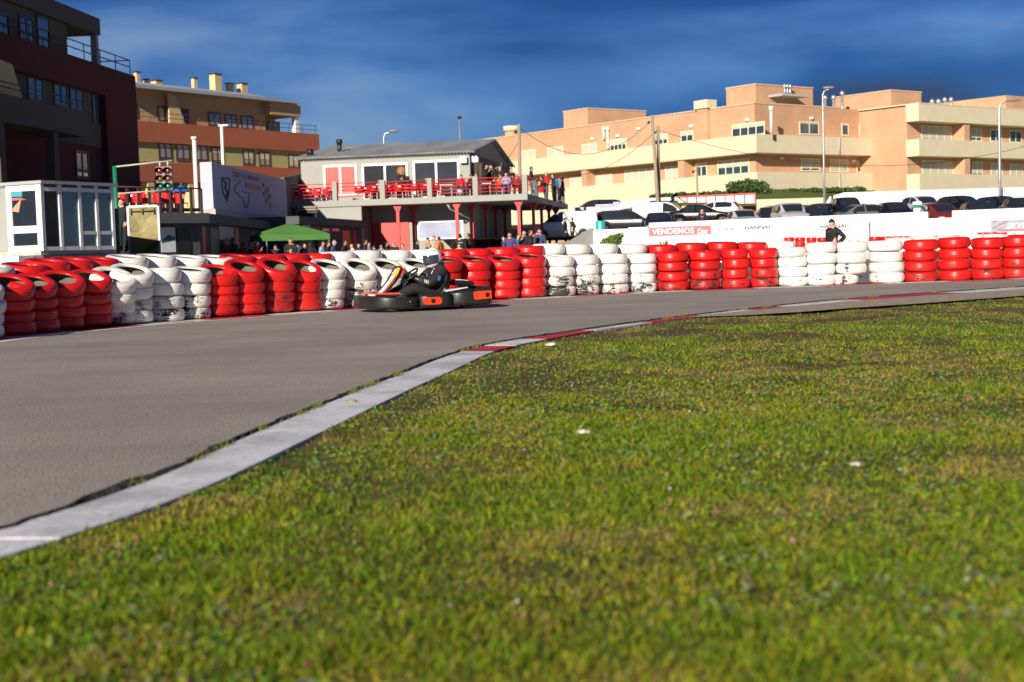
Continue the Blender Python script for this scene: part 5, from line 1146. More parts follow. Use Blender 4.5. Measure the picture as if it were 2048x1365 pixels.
def car_proto(kind):
    if kind in CARP: return CARP[kind]
    S_ = SPEC[kind]; L_, W_ = S_['L'], S_['W']; X = lambda f: L_/2-L_*f
    hw = lambda f: W_/2*(1-.14*abs(2*f-1)**7-.03*abs(2*f-1)**2)
    low = lambda f: interp(f, S_['low'])
    roof = lambda f: max(low(f)+.04, interp(f, S_['roof'])) if S_['roof'][0][0] <= f <= S_['roof'][-1][0] else low(f)+.04
    def zb(f):
        z = .2+(.1 if f < .03 or f > .97 else 0)
        for c in S_['wb']:
            d = abs(f-c)*L_
            if d < .36: z = max(z, .30+math.sqrt(max(0, .36**2-d*d)))
        return min(z, low(f)-.12)
    fs_ = sorted(set([i/52 for i in range(53)]+[q[0] for q in S_['low']]+[q[0] for q in S_['roof']]+[c+s*.36/L_*k for c in S_['wb'] for s in (-1,1) for k in (.6,.9,.999,1.02)]))
    fs_ = [f for f in fs_ if 0 <= f <= 1]
    def ring(f):
        w, zl, zr, z0 = hw(f), low(f), roof(f), zb(f); k = min(1, (zr-zl-.04)/.3); lr = lambda a, b: a+(b-a)*k
        h = [(0,z0),(.86*w,z0),(.985*w,z0+.07),(w,z0+(zl-z0)*.55),(.975*w,zl-.05),(.945*w,zl),(lr(.8,.765)*w,zr-.045*k-.012),(lr(.6,.66)*w,zr),(.3*w,zr+.018),(0,zr+.024)]
        return [Vector((X(f), -y, z)) for y, z in h]+[Vector((X(f), y, z)) for y, z in h[-2:0:-1]]
    mb = MB(); mb.loft([ring(f) for f in fs_]); body = mb.mesh('body', [M_black])
    parts = []
    def sidepatch(fa, fb, nm):
        for s in (-1, 1):
            mb = MB(); vs = []; fcs = []; n = 10
            for i in range(n+1):
                f = fa+(fb-fa)*i/n; w, zl, zr = hw(f), low(f), roof(f); top = zr-.06; z0, z1 = zl+.035, max(zl+.04, top)
                yb, yt = .945*w, .765*w
                for z in (z0, z1):
                    t = (z-zl)/max(.05, (zr-.057-zl)); vs.append((X(f), s*(yb+(yt-yb)*t+.009), z))
            for i in range(n): fcs.append((2*i, 2*i+2, 2*i+3, 2*i+1))
            mb.add(vs, fcs, 0, True); parts.append((nm, mb.mesh(nm, [M_glass])))
    ws0, ws1 = S_['ws']; r1 = S_['roof'][-1][0]; B = .57 if kind != 'van' else .50
    sidepatch(ws0+.055, B-.012, 'side_window')
    if kind != 'van': sidepatch(B+.012, min(r1-.055, .90 if kind != 'wagon' else .92), 'side_window')
    def toppatch(fa, fb, nm, k0, k1):
        mb = MB(); vs = []; fcs = []; n = 8; m_ = 8
        for i in range(n+1):
            f = fa+(fb-fa)*i/n; w, zr = hw(f), roof(f); kk = .60+.06*min(1, (zr-low(f)-.04)/.3)
            for j in range(m_+1):
                y = (2*j/m_-1)*kk*w*.97; a = abs(y)/w; z = zr+(.024 if a < .01 else .024-.006*a/.3 if a < .3 else .018*(1-(a-.3)/(kk-.3)))
                vs.append((X(f)+(.006 if k0 else -.006), y, z+.008))
        for i in range(n):
            for j in range(m_): b = i*(m_+1)+j; fcs.append((b, b+1, b+m_+2, b+m_+1))
        mb.add(vs, fcs, 0, True); parts.append((nm, mb.mesh(nm, [M_glass])))
    toppatch(ws0, ws1, 'windscreen', 1, 0)
    if S_['rear'][1]: toppatch(S_['rear'][0], S_['rear'][1], 'rear_window', 0, 0)
    else: parts.append(('rear_window', MB().box(-L_/2-.012, -L_/2+.0, -.62, .62, 1.22, 1.6).mesh('rear_window', [M_glass])))
    for s in (-1, 1):
        y = s*hw(.03)*.72; z = low(.02)-.03; parts.append(('headlight', MB().ellipsoid((X(.03), y, z), (.14,.2,.085), 12, 7).mesh('headlight', [M_hl])))
        zt_ = low(.96)-.12 if kind != 'van' else 1.0; parts.append(('tail_light', MB().box(-L_/2+.01, -L_/2+.16, s*hw(.98)*.8-.1, s*hw(.98)*.8+.1, zt_-.12, zt_+.12, bev=.04).mesh('tail_light', [M_tl])))
        parts.append(('wing_mirror', MB().ellipsoid((X(ws0+.09), s*(W_/2+.06), low(.35)+.07), (.07,.11,.075), 10, 6).mesh('wing_mirror', [M_black])))
    parts.append(('number_plate', MB().box(L_/2-.01, L_/2+.015, -.26, .26, .42, .53).mesh('number_plate', [M_plate]))); parts.append(('number_plate', MB().box(-L_/2-.015, -L_/2+.02, -.26, .26, .62, .73).mesh('number_plate', [M_plate])))
    parts.append(('grille', MB().box(L_/2-.04, L_/2+.006, -.5, .5, .3, .4).box(L_/2-.07, L_/2-.005, -.36, .36, .57, .65).mesh('grille', [M_black])))
    wheels = []
    tyr = MB().lathe([(.2,-.09),(.29,-.1),(.315,-.07),(.32,0),(.315,.07),(.29,.1),(.2,.09)], 28, closed=True, M=Matrix.Rotation(RD(90),4,'X')).mesh('wheel', [M_rubber])
    for c in S_['wb']:
        for s in (-1, 1):
            mb = MB(); R9 = Matrix.Rotation(RD(90),4,'X'); mb.lathe([(.205,-.08),(.205,.08),(.185,.08),(.185,-.08)], 24, closed=True, M=R9)
            for k in range(6):
                a = k*math.pi/3; mb.tube([(.03*math.cos(a), s*.06, .03*math.sin(a)),(.195*math.cos(a), s*.075, .195*math.sin(a))], [.035,.025], 6, M=None)
            mb.ellipsoid((0,s*.06,0), (.05,.03,.05), 10, 6); wheels.append(((X(c), s*(W_/2-.11), .32), tyr, mb.mesh('rim', [M_alloy])))
    CARP[kind] = (body, parts, wheels, S_); return CARP[kind]
PAINT = {}
def paint(n, c, met=.0):
    if n not in PAINT: PAINT[n] = mat('car_paint_'+n, c, .22, met, var=.04, coat=.2, spec=.22)
    return PAINT[n]
PC = dict(black=(.008,.008,.010), navy=(.008,.014,.035), white=(.78,.78,.77), silver=(.42,.44,.46), grey=(.13,.14,.15), red=(.18,.022,.010), dark=(.02,.022,.026))
CAR_PTS = []
def car(kind, col, px, yroof, D, rz, label, wpx=None):
    body, parts, wheels, S_ = car_proto(kind); H_ = max(q[1] for q in S_['roof'])+.024
    p = at(px, yroof, D); z = p.z-H_
    r = thing('van' if kind == 'van' else 'car', label, 'van' if kind == 'van' else 'car', (p.x, D, z), RD(rz), 'vehicles in the car park')
    o = put('body', body, r); recolor(o, [paint(col, PC[col])])
    for n, me in parts: put(n, me, r)
    for loc, ty, rim in wheels:
        w_ = put('wheel', ty, r); w_.location = loc; put('rim', rim, w_)
    CAR_PTS.append((p.x, D, z)); return r
car('wagon','black',1187,400,110,185,'black estate car half hidden behind the stepped white wall')
car('van','white',1130,423,93,172,'white van under the terrace corner, red tail light to the right')
car('van','white',1180,422,99,165,'white van behind the first one, next to the turquoise drum')
car('hatch','white',1228,436,97,10,'low white car with its bonnet above the wall by the turquoise drum')
car('wagon','dark',1254,420,94,-14,'dark estate car pointing right beside the white vans')
car('hatch','silver',1284,415,101,-10,'silver car behind the dark estate')
car('hatch','navy',1317,425,86,-94,'navy hatchback facing the track in front of the white van')
car('van','white',1330,404,96,-22,'white van with dark side window pointing right')
car('sedan','black',1404,409,93,-16,'long black saloon pointing right behind the person in navy')
car('hatch','white',1427,403,99,155,'white hatchback seen from behind beside the red and white hoarding')
car('sedan','silver',1486,419,85,-88,'silver saloon facing the track below the red and white hoarding')
car('hatch','dark',1541,414,90,-95,'dark car tucked left of the silver people carrier')
car('wagon','silver',1580,406,85,-90,'tall silver people carrier facing the track')
car('hatch','navy',1633,413,84,-90,'dark navy hatchback right of the silver people carrier')
car('wagon','dark',1641,407,92,-120,'dark estate behind the navy hatchback')
car('wagon','black',1692,395,92,-92,'black off-roader with roof rails against the white wall')
car('hatch','grey',1708,409,85,200,'grey hatchback turned sideways before the black off-roader')
car('hatch','black',1789,404,84,-91,'black hatchback alone in the middle of the row')
car('hatch','silver',1846,392,90,-80,'silver hatchback behind the red car')
car('hatch','red',1880,406,76,-88,'dark red car showing through the gap in the white wall')
car('hatch','black',1925,391,88,-70,'black hatchback right of the silver hatchback')
car('hatch','dark',1962,403,80,-90,'dark car in front row right of the red car')
car('wagon','black',2001,392,90,-80,'large black estate near the right edge')
car('sedan','dark',2042,395,80,-95,'dark saloon cut off by the right edge of the view')
# car park: a sloping yard fitted under the vehicles
mb = MB(); nx, ny = 60, 20; xs = [ -4+ (52+4)*i/(nx-1) for i in range(nx)]; ys = [78+40*j/(ny-1) for j in range(ny)]
def yardz(x, y):
    s = w_ = 0
    for a, b, c in CAR_PTS:
        q = 1/(((x-a)/2.0)**2+((y-b)/2.0)**2+.02)**1.6; s += q*c; w_ += q
    return s/w_
for y in ys:
    for x in xs: mb.v.append((x, y, yardz(x, y)-.02))
for j in range(ny-1):
    for i in range(nx-1): mb.f.append((j*nx+i, j*nx+i+1, (j+1)*nx+i+1, (j+1)*nx+i)); mb.mi.append(0); mb.sm.append(True)
tag(mb.build('car_park', mat('car_park_asphalt', (.17,.165,.16), .9, var=.2, scale=.5)), kind='structure')
man = person_px(1404, 419, 78, yardz(at(1404,419,78).x, 78)-.3, 'pocket', 'short', NAVY, (.4,.42,.46), HBRN, 'person in a navy hoodie and grey trousers behind the banner wall', face=-10)
tx = MB().box(-.09, .09, -.175, -.15, 1.24, 1.3).build('chest_print', mat('coral_print', (.5,.12,.08), .7), man)
for px, py, D, f, lab in [(1130,436,88,80,'person in black talking next to the white van, left of two'),(1144,436,87.5,-80,'person in black talking beside the white van, right of two')]:
    person_px(px, py, D, 1.05, 'pocket' if f > 0 else 'akimbo', 'short', BLK, BLK, HBLK, lab, face=f)
# ================================================================== WALLS, BANNERS, HEDGES, STREET FURNITURE
WF = Wing(plan(1185,76,470), plan(2560,60.5,440)); bw = house('banner_wall', 'long low white wall carrying advertising banners in front of the car park', 'wall', WF)
P(MB().box(0, WF.len, 0, .35, 0, 1.83), 'wall', M_white, bw, WF)
un0, un1, up0 = WF.u(1855,.36), WF.u(1904,.36), WF.u(1297,.36)
P(MB().box(up0, un0, .355, .6, 0, 2.16), 'parapet', M_white, bw, WF); P(MB().box(un1, WF.len, .355, .6, 0, 2.16), 'parapet', M_white, bw, WF); P(MB().box(0, up0-.003, .355, .58, 0, 1.9), 'parapet', M_white, bw, WF); P(MB().box(un0+.003, un1-.003, .355, .58, 0, 1.80), 'parapet', M_white, bw, WF)
for px in (1477, 1717, 1982):
    u = WF.u(px); P(MB().box(u-.02, u+.02, -.012, -.001, 0, 1.83), 'panel_joint', M_concrete, bw, WF)
def banner(label, x0, x1, y0, y1, m, words=(), name='banner'):
    u0, u1, z0, z1 = WF.rectc(x0, x1, y0, y1); r = P(MB().box(u0, u1, -.03, -.004, z0, z1), name, m, None) if False else None
    t = thing(name, label, 'banner', WF.a, 0, 'banners on the white wall'); P(MB().box(u0, u1, -.02, -.004, z0, z1), 'sheet', m, t, WF)
    for (s, a, b, c, d, mm, sh) in words:
        q = WF.rectc(a, b, c, d); text(s, t, WF, *q, -.024, mm, shear=sh, bold=.035 if mm is M_tgrey or mm is M_tgreen else .012)
    return t
M_bpink = mat('faded_pink_banner', (.62,.16,.19), .5, var=.05); M_bwhite = mat('white_banner', (.74,.74,.75), .5, var=.03); M_bgrey = mat('grey_race_banner', (.33,.32,.36), .5, var=.2, scale=2); M_tgrey = mat('faint_grey_ink', (.09,.10,.12), .6); M_tblue = mat('blue_ink', (.10,.12,.45), .6); M_tgreen = mat('lime_ink', (.4,.5,.12), .6)
banner('faded pink banner reading VENDEMOS in white capitals', 1296, 1421, 453.5, 471, M_bpink, [('VENDEMOS',1303,1387,457,468.5,M_inkw,0),('Casas',1394,1414,457,468,M_inkw,.3)])
banner('white banner with a small blue emblem word left of the pink banner', 1255, 1294, 455, 471, M_bwhite, [('ISUA',1265,1278,461,465,M_tblue,.2)])
banner('white banner with a telephone number right of the pink banner', 1423, 1475, 452, 467, M_bwhite, [('911 702 303',1436,1467,457,461.5,M_tgrey,0)])
t = banner('white banner with grey letters HANNAIX twice and small product pictures', 1479, 1716, 449, 474, M_bwhite, [('HANNAI',1489,1539,451.5,459,M_tgrey,0),('X',1540,1547,451.5,459,M_tgreen,0),('MEDIACAO IMOBILIARIA',1489,1547,462,464,M_tgrey,0),('HANNAI',1640,1692,449,457,M_tgrey,0),('X',1693,1701,449,457,M_tgreen,0),('MEDIACAO IMOBILIARIA',1640,1701,459.5,461.5,M_tgrey,0)])
mb = MB()
for x0, x1, y0, y1 in [(1557,1561,459,461),(1567,1580,453,461),(1585,1590,453,461),(1600,1605,453,461),(1610,1619,456,461),(1623,1628,454,459)]:
    q = WF.rectc(x0, x1, y0, y1); mb.box(q[0], q[1], -.024, -.021, q[2], q[3])
P(mb, 'product_pictures', mat('light_grey_print', (.5,.5,.52), .6), t, WF)
t = banner('grey race banner with chequer pattern and slanted white lettering at the right edge', 1983, 2075, 440, 463, M_bgrey, [('SKYIN',2012,2064,446,457,M_inkw,.35)])
mb = MB()
for i, (px, py) in enumerate([(1984,441),(1994,447),(1984,453),(1992,457),(2003,443)]):
    q = WF.rectc(px, px+9, py, py+5); mb.prism([(q[0],q[2]),(q[1]-.1,q[2]),(q[1]+.1,q[3]),(q[0]+.1,q[3])], lambda u, z, d: (u, d, z), -.024, -.021)
P(mb, 'chequer', mat('dark_grey_print', (.2,.2,.24), .6), t, WF)
q = WF.rectc(2000, 2072, 459, 461.5); P(MB().box(q[0], q[1], -.024, -.021, q[2], q[3]), 'red_stripe', M_inkred, t, WF)
p = at(1740, 480, 60); p2 = at(1739.5, 447, 60); tag(MB().tube([(p.x,60,0),(p2.x,60,p2.z)], .03, 8).tube([(p2.x,60,p2.z),(p2.x,60,p2.z+.12)], [.015,.005], 6).build('marker_pole', M_black), 'thin dark marker pole in front of the white wall', 'pole')
# ramp wall below the vans
Wr = Wing(plan(1090,74), plan(1187,76)); o = house('ramp_wall', 'grey sloping ramp wall below the parked vans', 'wall', Wr); P(MB().prism([(0,0),(Wr.len,0),(Wr.len,2.0),(Wr.len*.55,1.35),(0,1.2)], lambda u, z, d: (u, d, z), 0, .3), 'wall', M_greywall, o, Wr)
# walls behind the car park
Wb = Wing(plan(1650,100,385), plan(2600,103,380)); o = house('boundary_wall', 'tall white boundary wall behind the parked cars', 'wall', Wb); z1, z2 = Wb.hit(1665,386)[1], Wb.hit(2040,374.5)[1]
P(MB().prism([(0,0),(Wb.len,0),(Wb.len,z2),(1.4,z1),(.4,z1-.25),(0,z1-.9)], lambda u, z, d: (u, d, z), 0, .3), 'wall', M_white, o, Wb)
Wb = Wing(plan(1515,101), plan(1652,101.5)); o = house('boundary_wall', 'low cream wall at the foot of the grassy bank', 'wall', Wb); z1 = Wb.hit(1600,397)[1]; P(MB().box(0, Wb.len-.05, 0, .3, 0, z1), 'wall', M_cream, o, Wb)
Wb = Wing(plan(1135,107), plan(1362,104.8)); o = house('boundary_wall', 'pale stepped wall climbing behind the vans', 'wall', Wb); mb = MB()
for x0, x1, y in [(1135,1190,415),(1190,1226,409),(1226,1262,404),(1262,1298,399),(1298,1362,395)]: u0, u1 = Wb.u(x0), Wb.u(x1); mb.box(u0, u1-.002, 0, .3, 0, Wb.hit((x0+x1)/2, y)[1])
P(mb, 'wall', M_sign, o, Wb)
# red and white hoarding
Wh = Wing(plan(1356,104), plan(1513,102)); o = house('hoarding', 'red framed white hoarding on a bank behind the cars', 'fence', Wh); z1 = Wh.hit(1440,389)[1]; z0 = Wh.hit(1440,409)[1]
P(MB().box(0.02, Wh.len-.02, .05, .1, z0, z1-.12), 'panel', M_whiteclean, o, Wh); P(MB().box(Wh.len*.45, Wh.len-.02, -.02, .03, 0, z0), 'panel', mat('faded_coral_panel', (.5,.13,.12), .7), o, Wh)
mb = MB(); mb.box(0, Wh.len, 0, .045, z1-.12, z1)
mb.box(Wh.len-.12, Wh.len-.004, -.03, .047, 0, z1-.003)
for k in range(1, 8): u = Wh.len*k/8.2; mb.box(u-.05, u+.05, 0, .046, z0, z1-.12)
mb.tube([(0,.02,z1-.06),(.9,.02,z0)], .05, 6); P(mb, 'frame', M_red, o, Wh)
# grassy bank and hedges
bz = [(1300,391,108),(1400,388,107),(1530,378,106),(1640,384,106),(1750,381,108)]
mb = MB()
for px, py, D in bz: p = at(px, py, D); mb.v.append((p.x, D, p.z))
for px, py, D in bz: p = at(px, 404, D-5); mb.v.append((p.x, D-5, p.z-.3))
for i in range(4): mb.f.append((i, i+1, 6+i, 5+i)); mb.mi.append(0); mb.sm.append(False)
tag(mb.build('grass_bank', mat('bank_turf', (.075,.11,.012), .95, var=.35, scale=2, bump=1, bscale=6)), kind='structure')
M_leaf = mat('dark_green_leaves', (.045,.085,.014), .6, var=.45, scale=5); M_leaf2 = mat('fresh_green_leaves', (.09,.16,.02), .6, var=.4, scale=7)
def foliage(blobs, n, size, r_):
    mb = MB(); tot = sum(b[3]*b[4]*b[5] for b in blobs)
    for b in blobs:
        for _ in range(max(20, int(n*b[3]*b[4]*b[5]/tot))):
            d = Vector((r_.gauss(0,1), r_.gauss(0,1), r_.gauss(0,1))).normalized(); k = r_.uniform(.55, 1.08)
            c = Vector((b[0]+d.x*b[3]*k, b[1]+d.y*b[4]*k, b[2]+d.z*b[5]*k)); e1 = Vector((r_.gauss(0,1), r_.gauss(0,1), r_.gauss(0,1))).normalized(); e2 = e1.cross(d+Vector((r_.uniform(-.6,.6), r_.uniform(-.6,.6), r_.uniform(-.6,.6)))).normalized(); s = size*r_.uniform(.6, 1.3)
            mb.add([c-e1*s, c+e2*s*.5, c+e1*s, c-e2*s*.5], [(0,1,2,3)], 0)
    return mb
r_ = random.Random(4)
def hedge(name, label, cat, pts, rad, n, size, m):
    bl = []
    for px, py, D, rx, rz_ in pts: p = at(px, py, D); bl.append((p.x, D, p.z, rx, rad, rz_))
    o = foliage(bl, n, size, r_).build(name, m); return tag(o, label, cat)
hedge('bush', 'rounded dark green bush on the bank above the hoarding', 'bush', [(1476,376,105,.9,.5),(1495,374,105,1.1,.55),(1513,376,105,.9,.5),(1524,384,105,.7,.35)], .7, 2600, .13, M_leaf)
hedge('hedge', 'low clipped hedge along the cream parapet', 'hedge', [(1315+24*k, 392-k*.9, 106, .6, .12+.04*(k % 3)) for k in range(7)]+[(1540+22*k, 384-.6*k+1.5*(k % 2), 106, .6, .2) for k in range(9)], .5, 4200, .12, M_leaf)
def spiky(px, py0, py1, D, n, spread, label, name):
    p0, p1 = at(px, py1, D), at(px, py0, D); h = p1.z; t = thing(name, label, 'plant', (p0.x, D, 0)); z0 = max(.5, p0.z-.3)
    MB().tube([(0,0,0),(.02,0,z0)], [.1,.07], 8).build('trunk', M_wood, t); mb = MB()
    for k in range(n):
        a = r_.uniform(0, 6.283); el = r_.uniform(.1, 1.35); l = (h-z0)*r_.uniform(.75, 1.1); pts = []
        for q in range(5):
            s = q/4; pts.append(Vector((math.cos(a)*math.cos(el)*l*s*spread, math.sin(a)*math.cos(el)*l*s*spread, z0+math.sin(el)*l*s-.25*l*s*s*math.cos(el))))
        sd = Vector((-math.sin(a), math.cos(a), 0)); w_ = .035
        for q in range(4):
            u, v = pts[q], pts[q+1]; wa, wb_ = w_*(1-q/4.2), w_*(1-(q+1)/4.2); mb.add([u-sd*wa, u+sd*wa, v+sd*wb_, v-sd*wb_], [(0,1,2,3)], 0)
    mb.build('fronds', M_leaf2, t)
spiky(1326, 462, 490, 64, 60, 1.1, 'small spiky yucca before the pink banner', 'yucca_plant')
t = thing('palm_shrub', 'drooping green palm shrub at the left end of the white wall', 'plant', (at(1224,480,65).x, 65, 0)); MB().tube([(0,0,0),(0,0,.9)], [.09,.06], 8).build('trunk', M_wood, t)
foliage([(-.12,0,1.05,.42,.35,.33),(.1,0,1.25,.34,.3,.25),(.35,0,1.42,.2,.2,.15)], 2200, .07, r_).build('fronds', M_leaf2, t)
# turquoise drum, small green and white sign
p = at(1201, 450, 80); t = thing('drum', 'turquoise plastic drum standing above the white wall', 'drum', (p.x, 80, p.z-.6)); MB().lathe([(0,0),(.27,0),(.285,.05),(.28,.3),(.29,.32),(.28,.34),(.285,.75),(.27,.8),(0,.8)], 24).build('body', mat('turquoise_plastic', (.02,.42,.36), .35), t); MB().lathe([(0,.803),(.22,.803),(.22,.82),(0,.82)], 20).build('lid', mat('turquoise_plastic', (.02,.42,.36), .35), t)
p = at(1834, 404, 77); t = thing('parking_sign', 'small green and white sign on a post among the cars', 'sign', (p.x, 77, 0)); MB().tube([(0,0,0),(0,0,p.z)], .03, 8).build('post', M_steel, t); MB().box(-.24,.24,-.03,-.031+.02,p.z-.32,p.z-.16).build('green_panel', mat('green_sign', (.0,.22,.13), .5), t); MB().box(-.24,.24,-.03,-.011,p.z-.157,p.z).build('white_panel', M_whiteclean, t); MB().box(-.2,.2,-.03,-.011,p.z-.75,p.z-.34).build('lower_panel', M_bwhite, t)
# lamp posts
def lamp(px, y0, D, arm, label, zb=0.0, ybase=None, r=.09, armlen=1.2):
    p = at(px, y0, D); zt = p.z; x0 = p.x
    t = thing('street_lamp', label, 'lamp post', (x0, D, zb), 0, 'street lamps around the car park'); h = zt-zb; s = arm
    mb = MB(); mb.tube([(0,0,0),(0,0,h*.5),(0,0,h-.35),(s*.12,0,h-.08),(s*.4,0,h),(s*armlen,0,h+.12)], [r,r*.8,r*.6,r*.55,r*.5,r*.45], 10); mb.build('post', M_steel, t)
    MB().ellipsoid((s*(armlen+.3),0,h+.12), (.42,.15,.11), 14, 8).build('lamp_head', mat('lamp_head_grey', (.2,.2,.19), .5), t)
lamp(1645, 180, 97, 1, 'tall curved street lamp at the corner of the white wall', .5, armlen=.12)
lamp(1998, 205, 99, 1, 'tall street lamp in front of the right apartment block', .5, r=.12, armlen=.75)
lamp(767, 266, 112, 1, 'street lamp showing above the clubhouse roof', 1, r=.1, armlen=.5)
p = at(919, 238, 110); t = thing('lighting_mast', 'slim pale mast rising behind the clubhouse roof ridge', 'mast', (p.x, 110, 0)); MB().tube([(0,0,0),(0,0,p.z)], [.13,.09], 10).build('mast', M_steel, t); MB().tube([(0,0,p.z),(0,0,p.z+.18)], [.16,.16], 10).build('cap', M_black, t)
p = at(388, 274, 62.5); t = thing('flue_pipe', 'thick white flue pipe left of the sign wall', 'flue', (p.x, 62.5, 0)); MB().tube([(0,0,0),(0,0,p.z-.12)], .09, 14).build('pipe', M_pipe, t); MB().tube([(0,0,p.z-.12),(0,0,p.z)], [.13,.145], 14).build('cap', M_pipe, t)
p = at(443, 253, 90); t = thing('slim_post', 'slim pale post with a tee top behind the sign wall', 'post', (p.x, 90, 0)); MB().tube([(0,0,0),(0,0,p.z)], .1, 10).build('pole', M_pipe, t); MB().box(-.2,.4,-.08,.08,p.z+.003,p.z+.1).build('crossbar', M_pipe, t)
# utility poles and wires
def upole(x0, y0, x1, y1, D, label, r=.13):
    a, b = at(x0, y0, D), at(x1, y1, D); k = (a.z-0)/(a.z-b.z); bot = a+(b-a)*k
    t = thing('utility_pole', label, 'utility pole', (bot.x, D, 0), 0, 'wooden utility poles'); MB().tube([(0,0,0),(a.x-bot.x,0,a.z)], [r*1.2, r*.8], 10).build('pole', M_wood, t)
    mb = MB(); mb.tube([(a.x-bot.x-.25,0,a.z-.5),(a.x-bot.x+.05,0,a.z-.35)], .03, 6); mb.ellipsoid((a.x-bot.x-.25,0,a.z-.5), (.09,.09,.12), 8, 6); mb.build('insulator', M_black, t); return a
q1 = upole(1038, 249, 1040, 360, 96, 'wooden utility pole beside the clubhouse gable'); q2 = upole(1304, 231, 1315, 395, 101, 'tall leaning utility pole in front of the orange block'); q3 = upole(1316, 252, 1318, 395, 101.6, 'shorter utility pole standing against the leaning one'); upole(1393, 330, 1395, 387, 104, 'short thin pole in front of the cream parapet', .08)
def wire(a, b, sag, label, r=.018):
    pts = []
    for i in range(25): t_ = i/24; p = a.lerp(b, t_); p.z -= 4*sag*t_*(1-t_); pts.append(p)
    tag(MB().tube(pts, r, 5).build('wire', M_black), label, 'wire', 'overhead wires')
wire(q1+Vector((0,0,-.2)), q2+Vector((-.2,0,-.5)), 2.0, 'sagging wire between the clubhouse pole and the leaning pole')
wire(at(1012,322,97), q1+Vector((0,0,-1)), .1, 'stay wire slanting down left of the clubhouse pole')
wire(at(1140,352,110), q3+Vector((0,0,-.2)), .8, 'thin wire rising to the shorter utility pole'); wire(q3+Vector((0,0,-.3)), at(2090,282,108), 2.2, 'long wire crossing the front of the orange block')
# ================================================================== PIT LANE: BOOTH, LIGHTS, BOARD, CANOPY
A = plan(84, 40); dd = Vector((.447,.894,0)); WK = Wing(A, (A[0]+dd.x*2.95, A[1]+dd.y*2.95)); Wl = Wing((A[0]-.894*3.3, A[1]+.447*3.3), A)
kb_ = house('timing_booth', 'white framed glass timing booth with flat roof at the left edge', 'booth', WK)
zk1 = (WK.hit(86,363)[1]+WK.hit(225,370)[1])/2; zk0 = WK.hit(90,502)[1]
print('BOOTH', zk1, zk0)
Lk = WK.len; Ll = Wl.len; pw_ = .16
P(MB().box(-.05, Lk+.1, -.08, 3.0, zk1-.06, zk1+.03), 'roof', M_roofgrey, kb_, WK); P(MB().box(0, Lk, .1, 2.9, zk0-.12, zk0), 'floor', M_concrete, kb_, WK)
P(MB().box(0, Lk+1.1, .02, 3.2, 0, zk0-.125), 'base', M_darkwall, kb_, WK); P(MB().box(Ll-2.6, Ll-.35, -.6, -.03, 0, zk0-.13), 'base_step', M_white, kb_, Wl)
P(MB().box(.1, Lk-.05, 2.85, 2.95, zk0+.003, zk1-.07), 'back_wall', M_darkwall, kb_, WK)
def frame(W_, name, cols, rails, th, m, z0, z1, w=.1):
    mb = MB()
    for c in cols: mb.box(c-w/2, c+w/2, 0, th, z0, z1)
    for i in range(len(cols)-1):
        for z in rails: mb.box(cols[i]+w/2, cols[i+1]-w/2, .004, th-.004, z-w/2, z+w/2)
    return P(mb, name, m, kb_, W_)
cR = [.06, WK.u(121), WK.u(160), WK.u(194), Lk-.06]; zr = WK.hit(180,466)[1]
fr1 = frame(WK, 'window_frame', cR, [zk0+.06, zk1-.2], .09, M_whiteclean, zk0+.002, zk1-.063, .11)
P(MB().box(cR[2]+.06, cR[4]-.06, .006, .08, zr-.05, zr+.05), 'window_rail', M_whiteclean, kb_, WK)
M_skypane = mat('booth_sky_reflection_glass', (.012,.085,.17), .03, var=.1, spec=.9)  # blue of the reflected sky put into the pane colour
for a, b in zip(cR[1:-1], cR[2:]): P(MB().box(a+.055, b-.055, .04, .05, zk0+.11, zk1-.25), 'pane', M_skypane, kb_, WK)
x0, x1 = Wl.u(12), Ll-.0; zmid = Wl.hit(45,460)[1]
frame(Wl, 'window_frame', [x0+.1, Ll-.1], [zk0+.06, zmid, zk1-.14], .09, M_whiteclean, zk0+.002, zk1-.064, .2)
P(MB().box(x0+.2, Ll-.2, .04, .05, zmid+.1, zk1-.24), 'pane', M_glass, kb_, Wl); P(MB().box(x0+.2, Ll-.2, .04, .05, zk0+.16, zmid-.1), 'pane', M_glass, kb_, Wl)
st = MB(); q = Wl.rectc(19, 43, 382, 394); st.box(q[0], q[1], .028, .038, q[2], q[3]); o = P(st, 'sticker', mat('sticker_teal', (.05,.35,.4), .5), kb_, Wl); q = Wl.rectc(18, 51, 396, 401); MB().prism([(q[0],q[3]),(q[1]-.25,q[3]),(q[1],q[2]),(q[0],q[2])], lambda u, z, d: (u, d, z), .028, .038).build('sticker_print', mat('sticker_pink', (.55,.12,.15), .5), o); q = Wl.rectc(19, 42, 403, 422); MB().prism([(q[0],q[2]),(q[0]+.3,q[2]-.05),(q[1],q[2]+.4),(q[1]-.1,q[3]),(q[0]+.2,q[3]-.1)], lambda u, z, d: (u, d, z), .028, .038).build('sticker_print', mat('sticker_tan', (.5,.3,.2), .5), o)
Wm = Wing((Wl.a-Wl.d*2.5)[:2], Wl.a[:2]); o = house('grey_hut', 'plain pale grey hut wall left of the timing booth', 'hut', Wm); P(MB().box(0, Wm.len-.003+x0-.02, .05, 2.5, 0, zk1-.1), 'wall', M_greywall, o, Wm); P(MB().box(-.1, Wm.len+x0-.03, .0, 2.6, zk1-.097, zk1), 'roof', M_roofgrey, o, Wm)
pp = WK.M @ Vector((.75, 1.1, zk0)); person(tuple(pp), RD(30), 'fold', 'short', JEAN, BLK, HBLK, 'person in blue standing in the shade of the timing booth', .93)
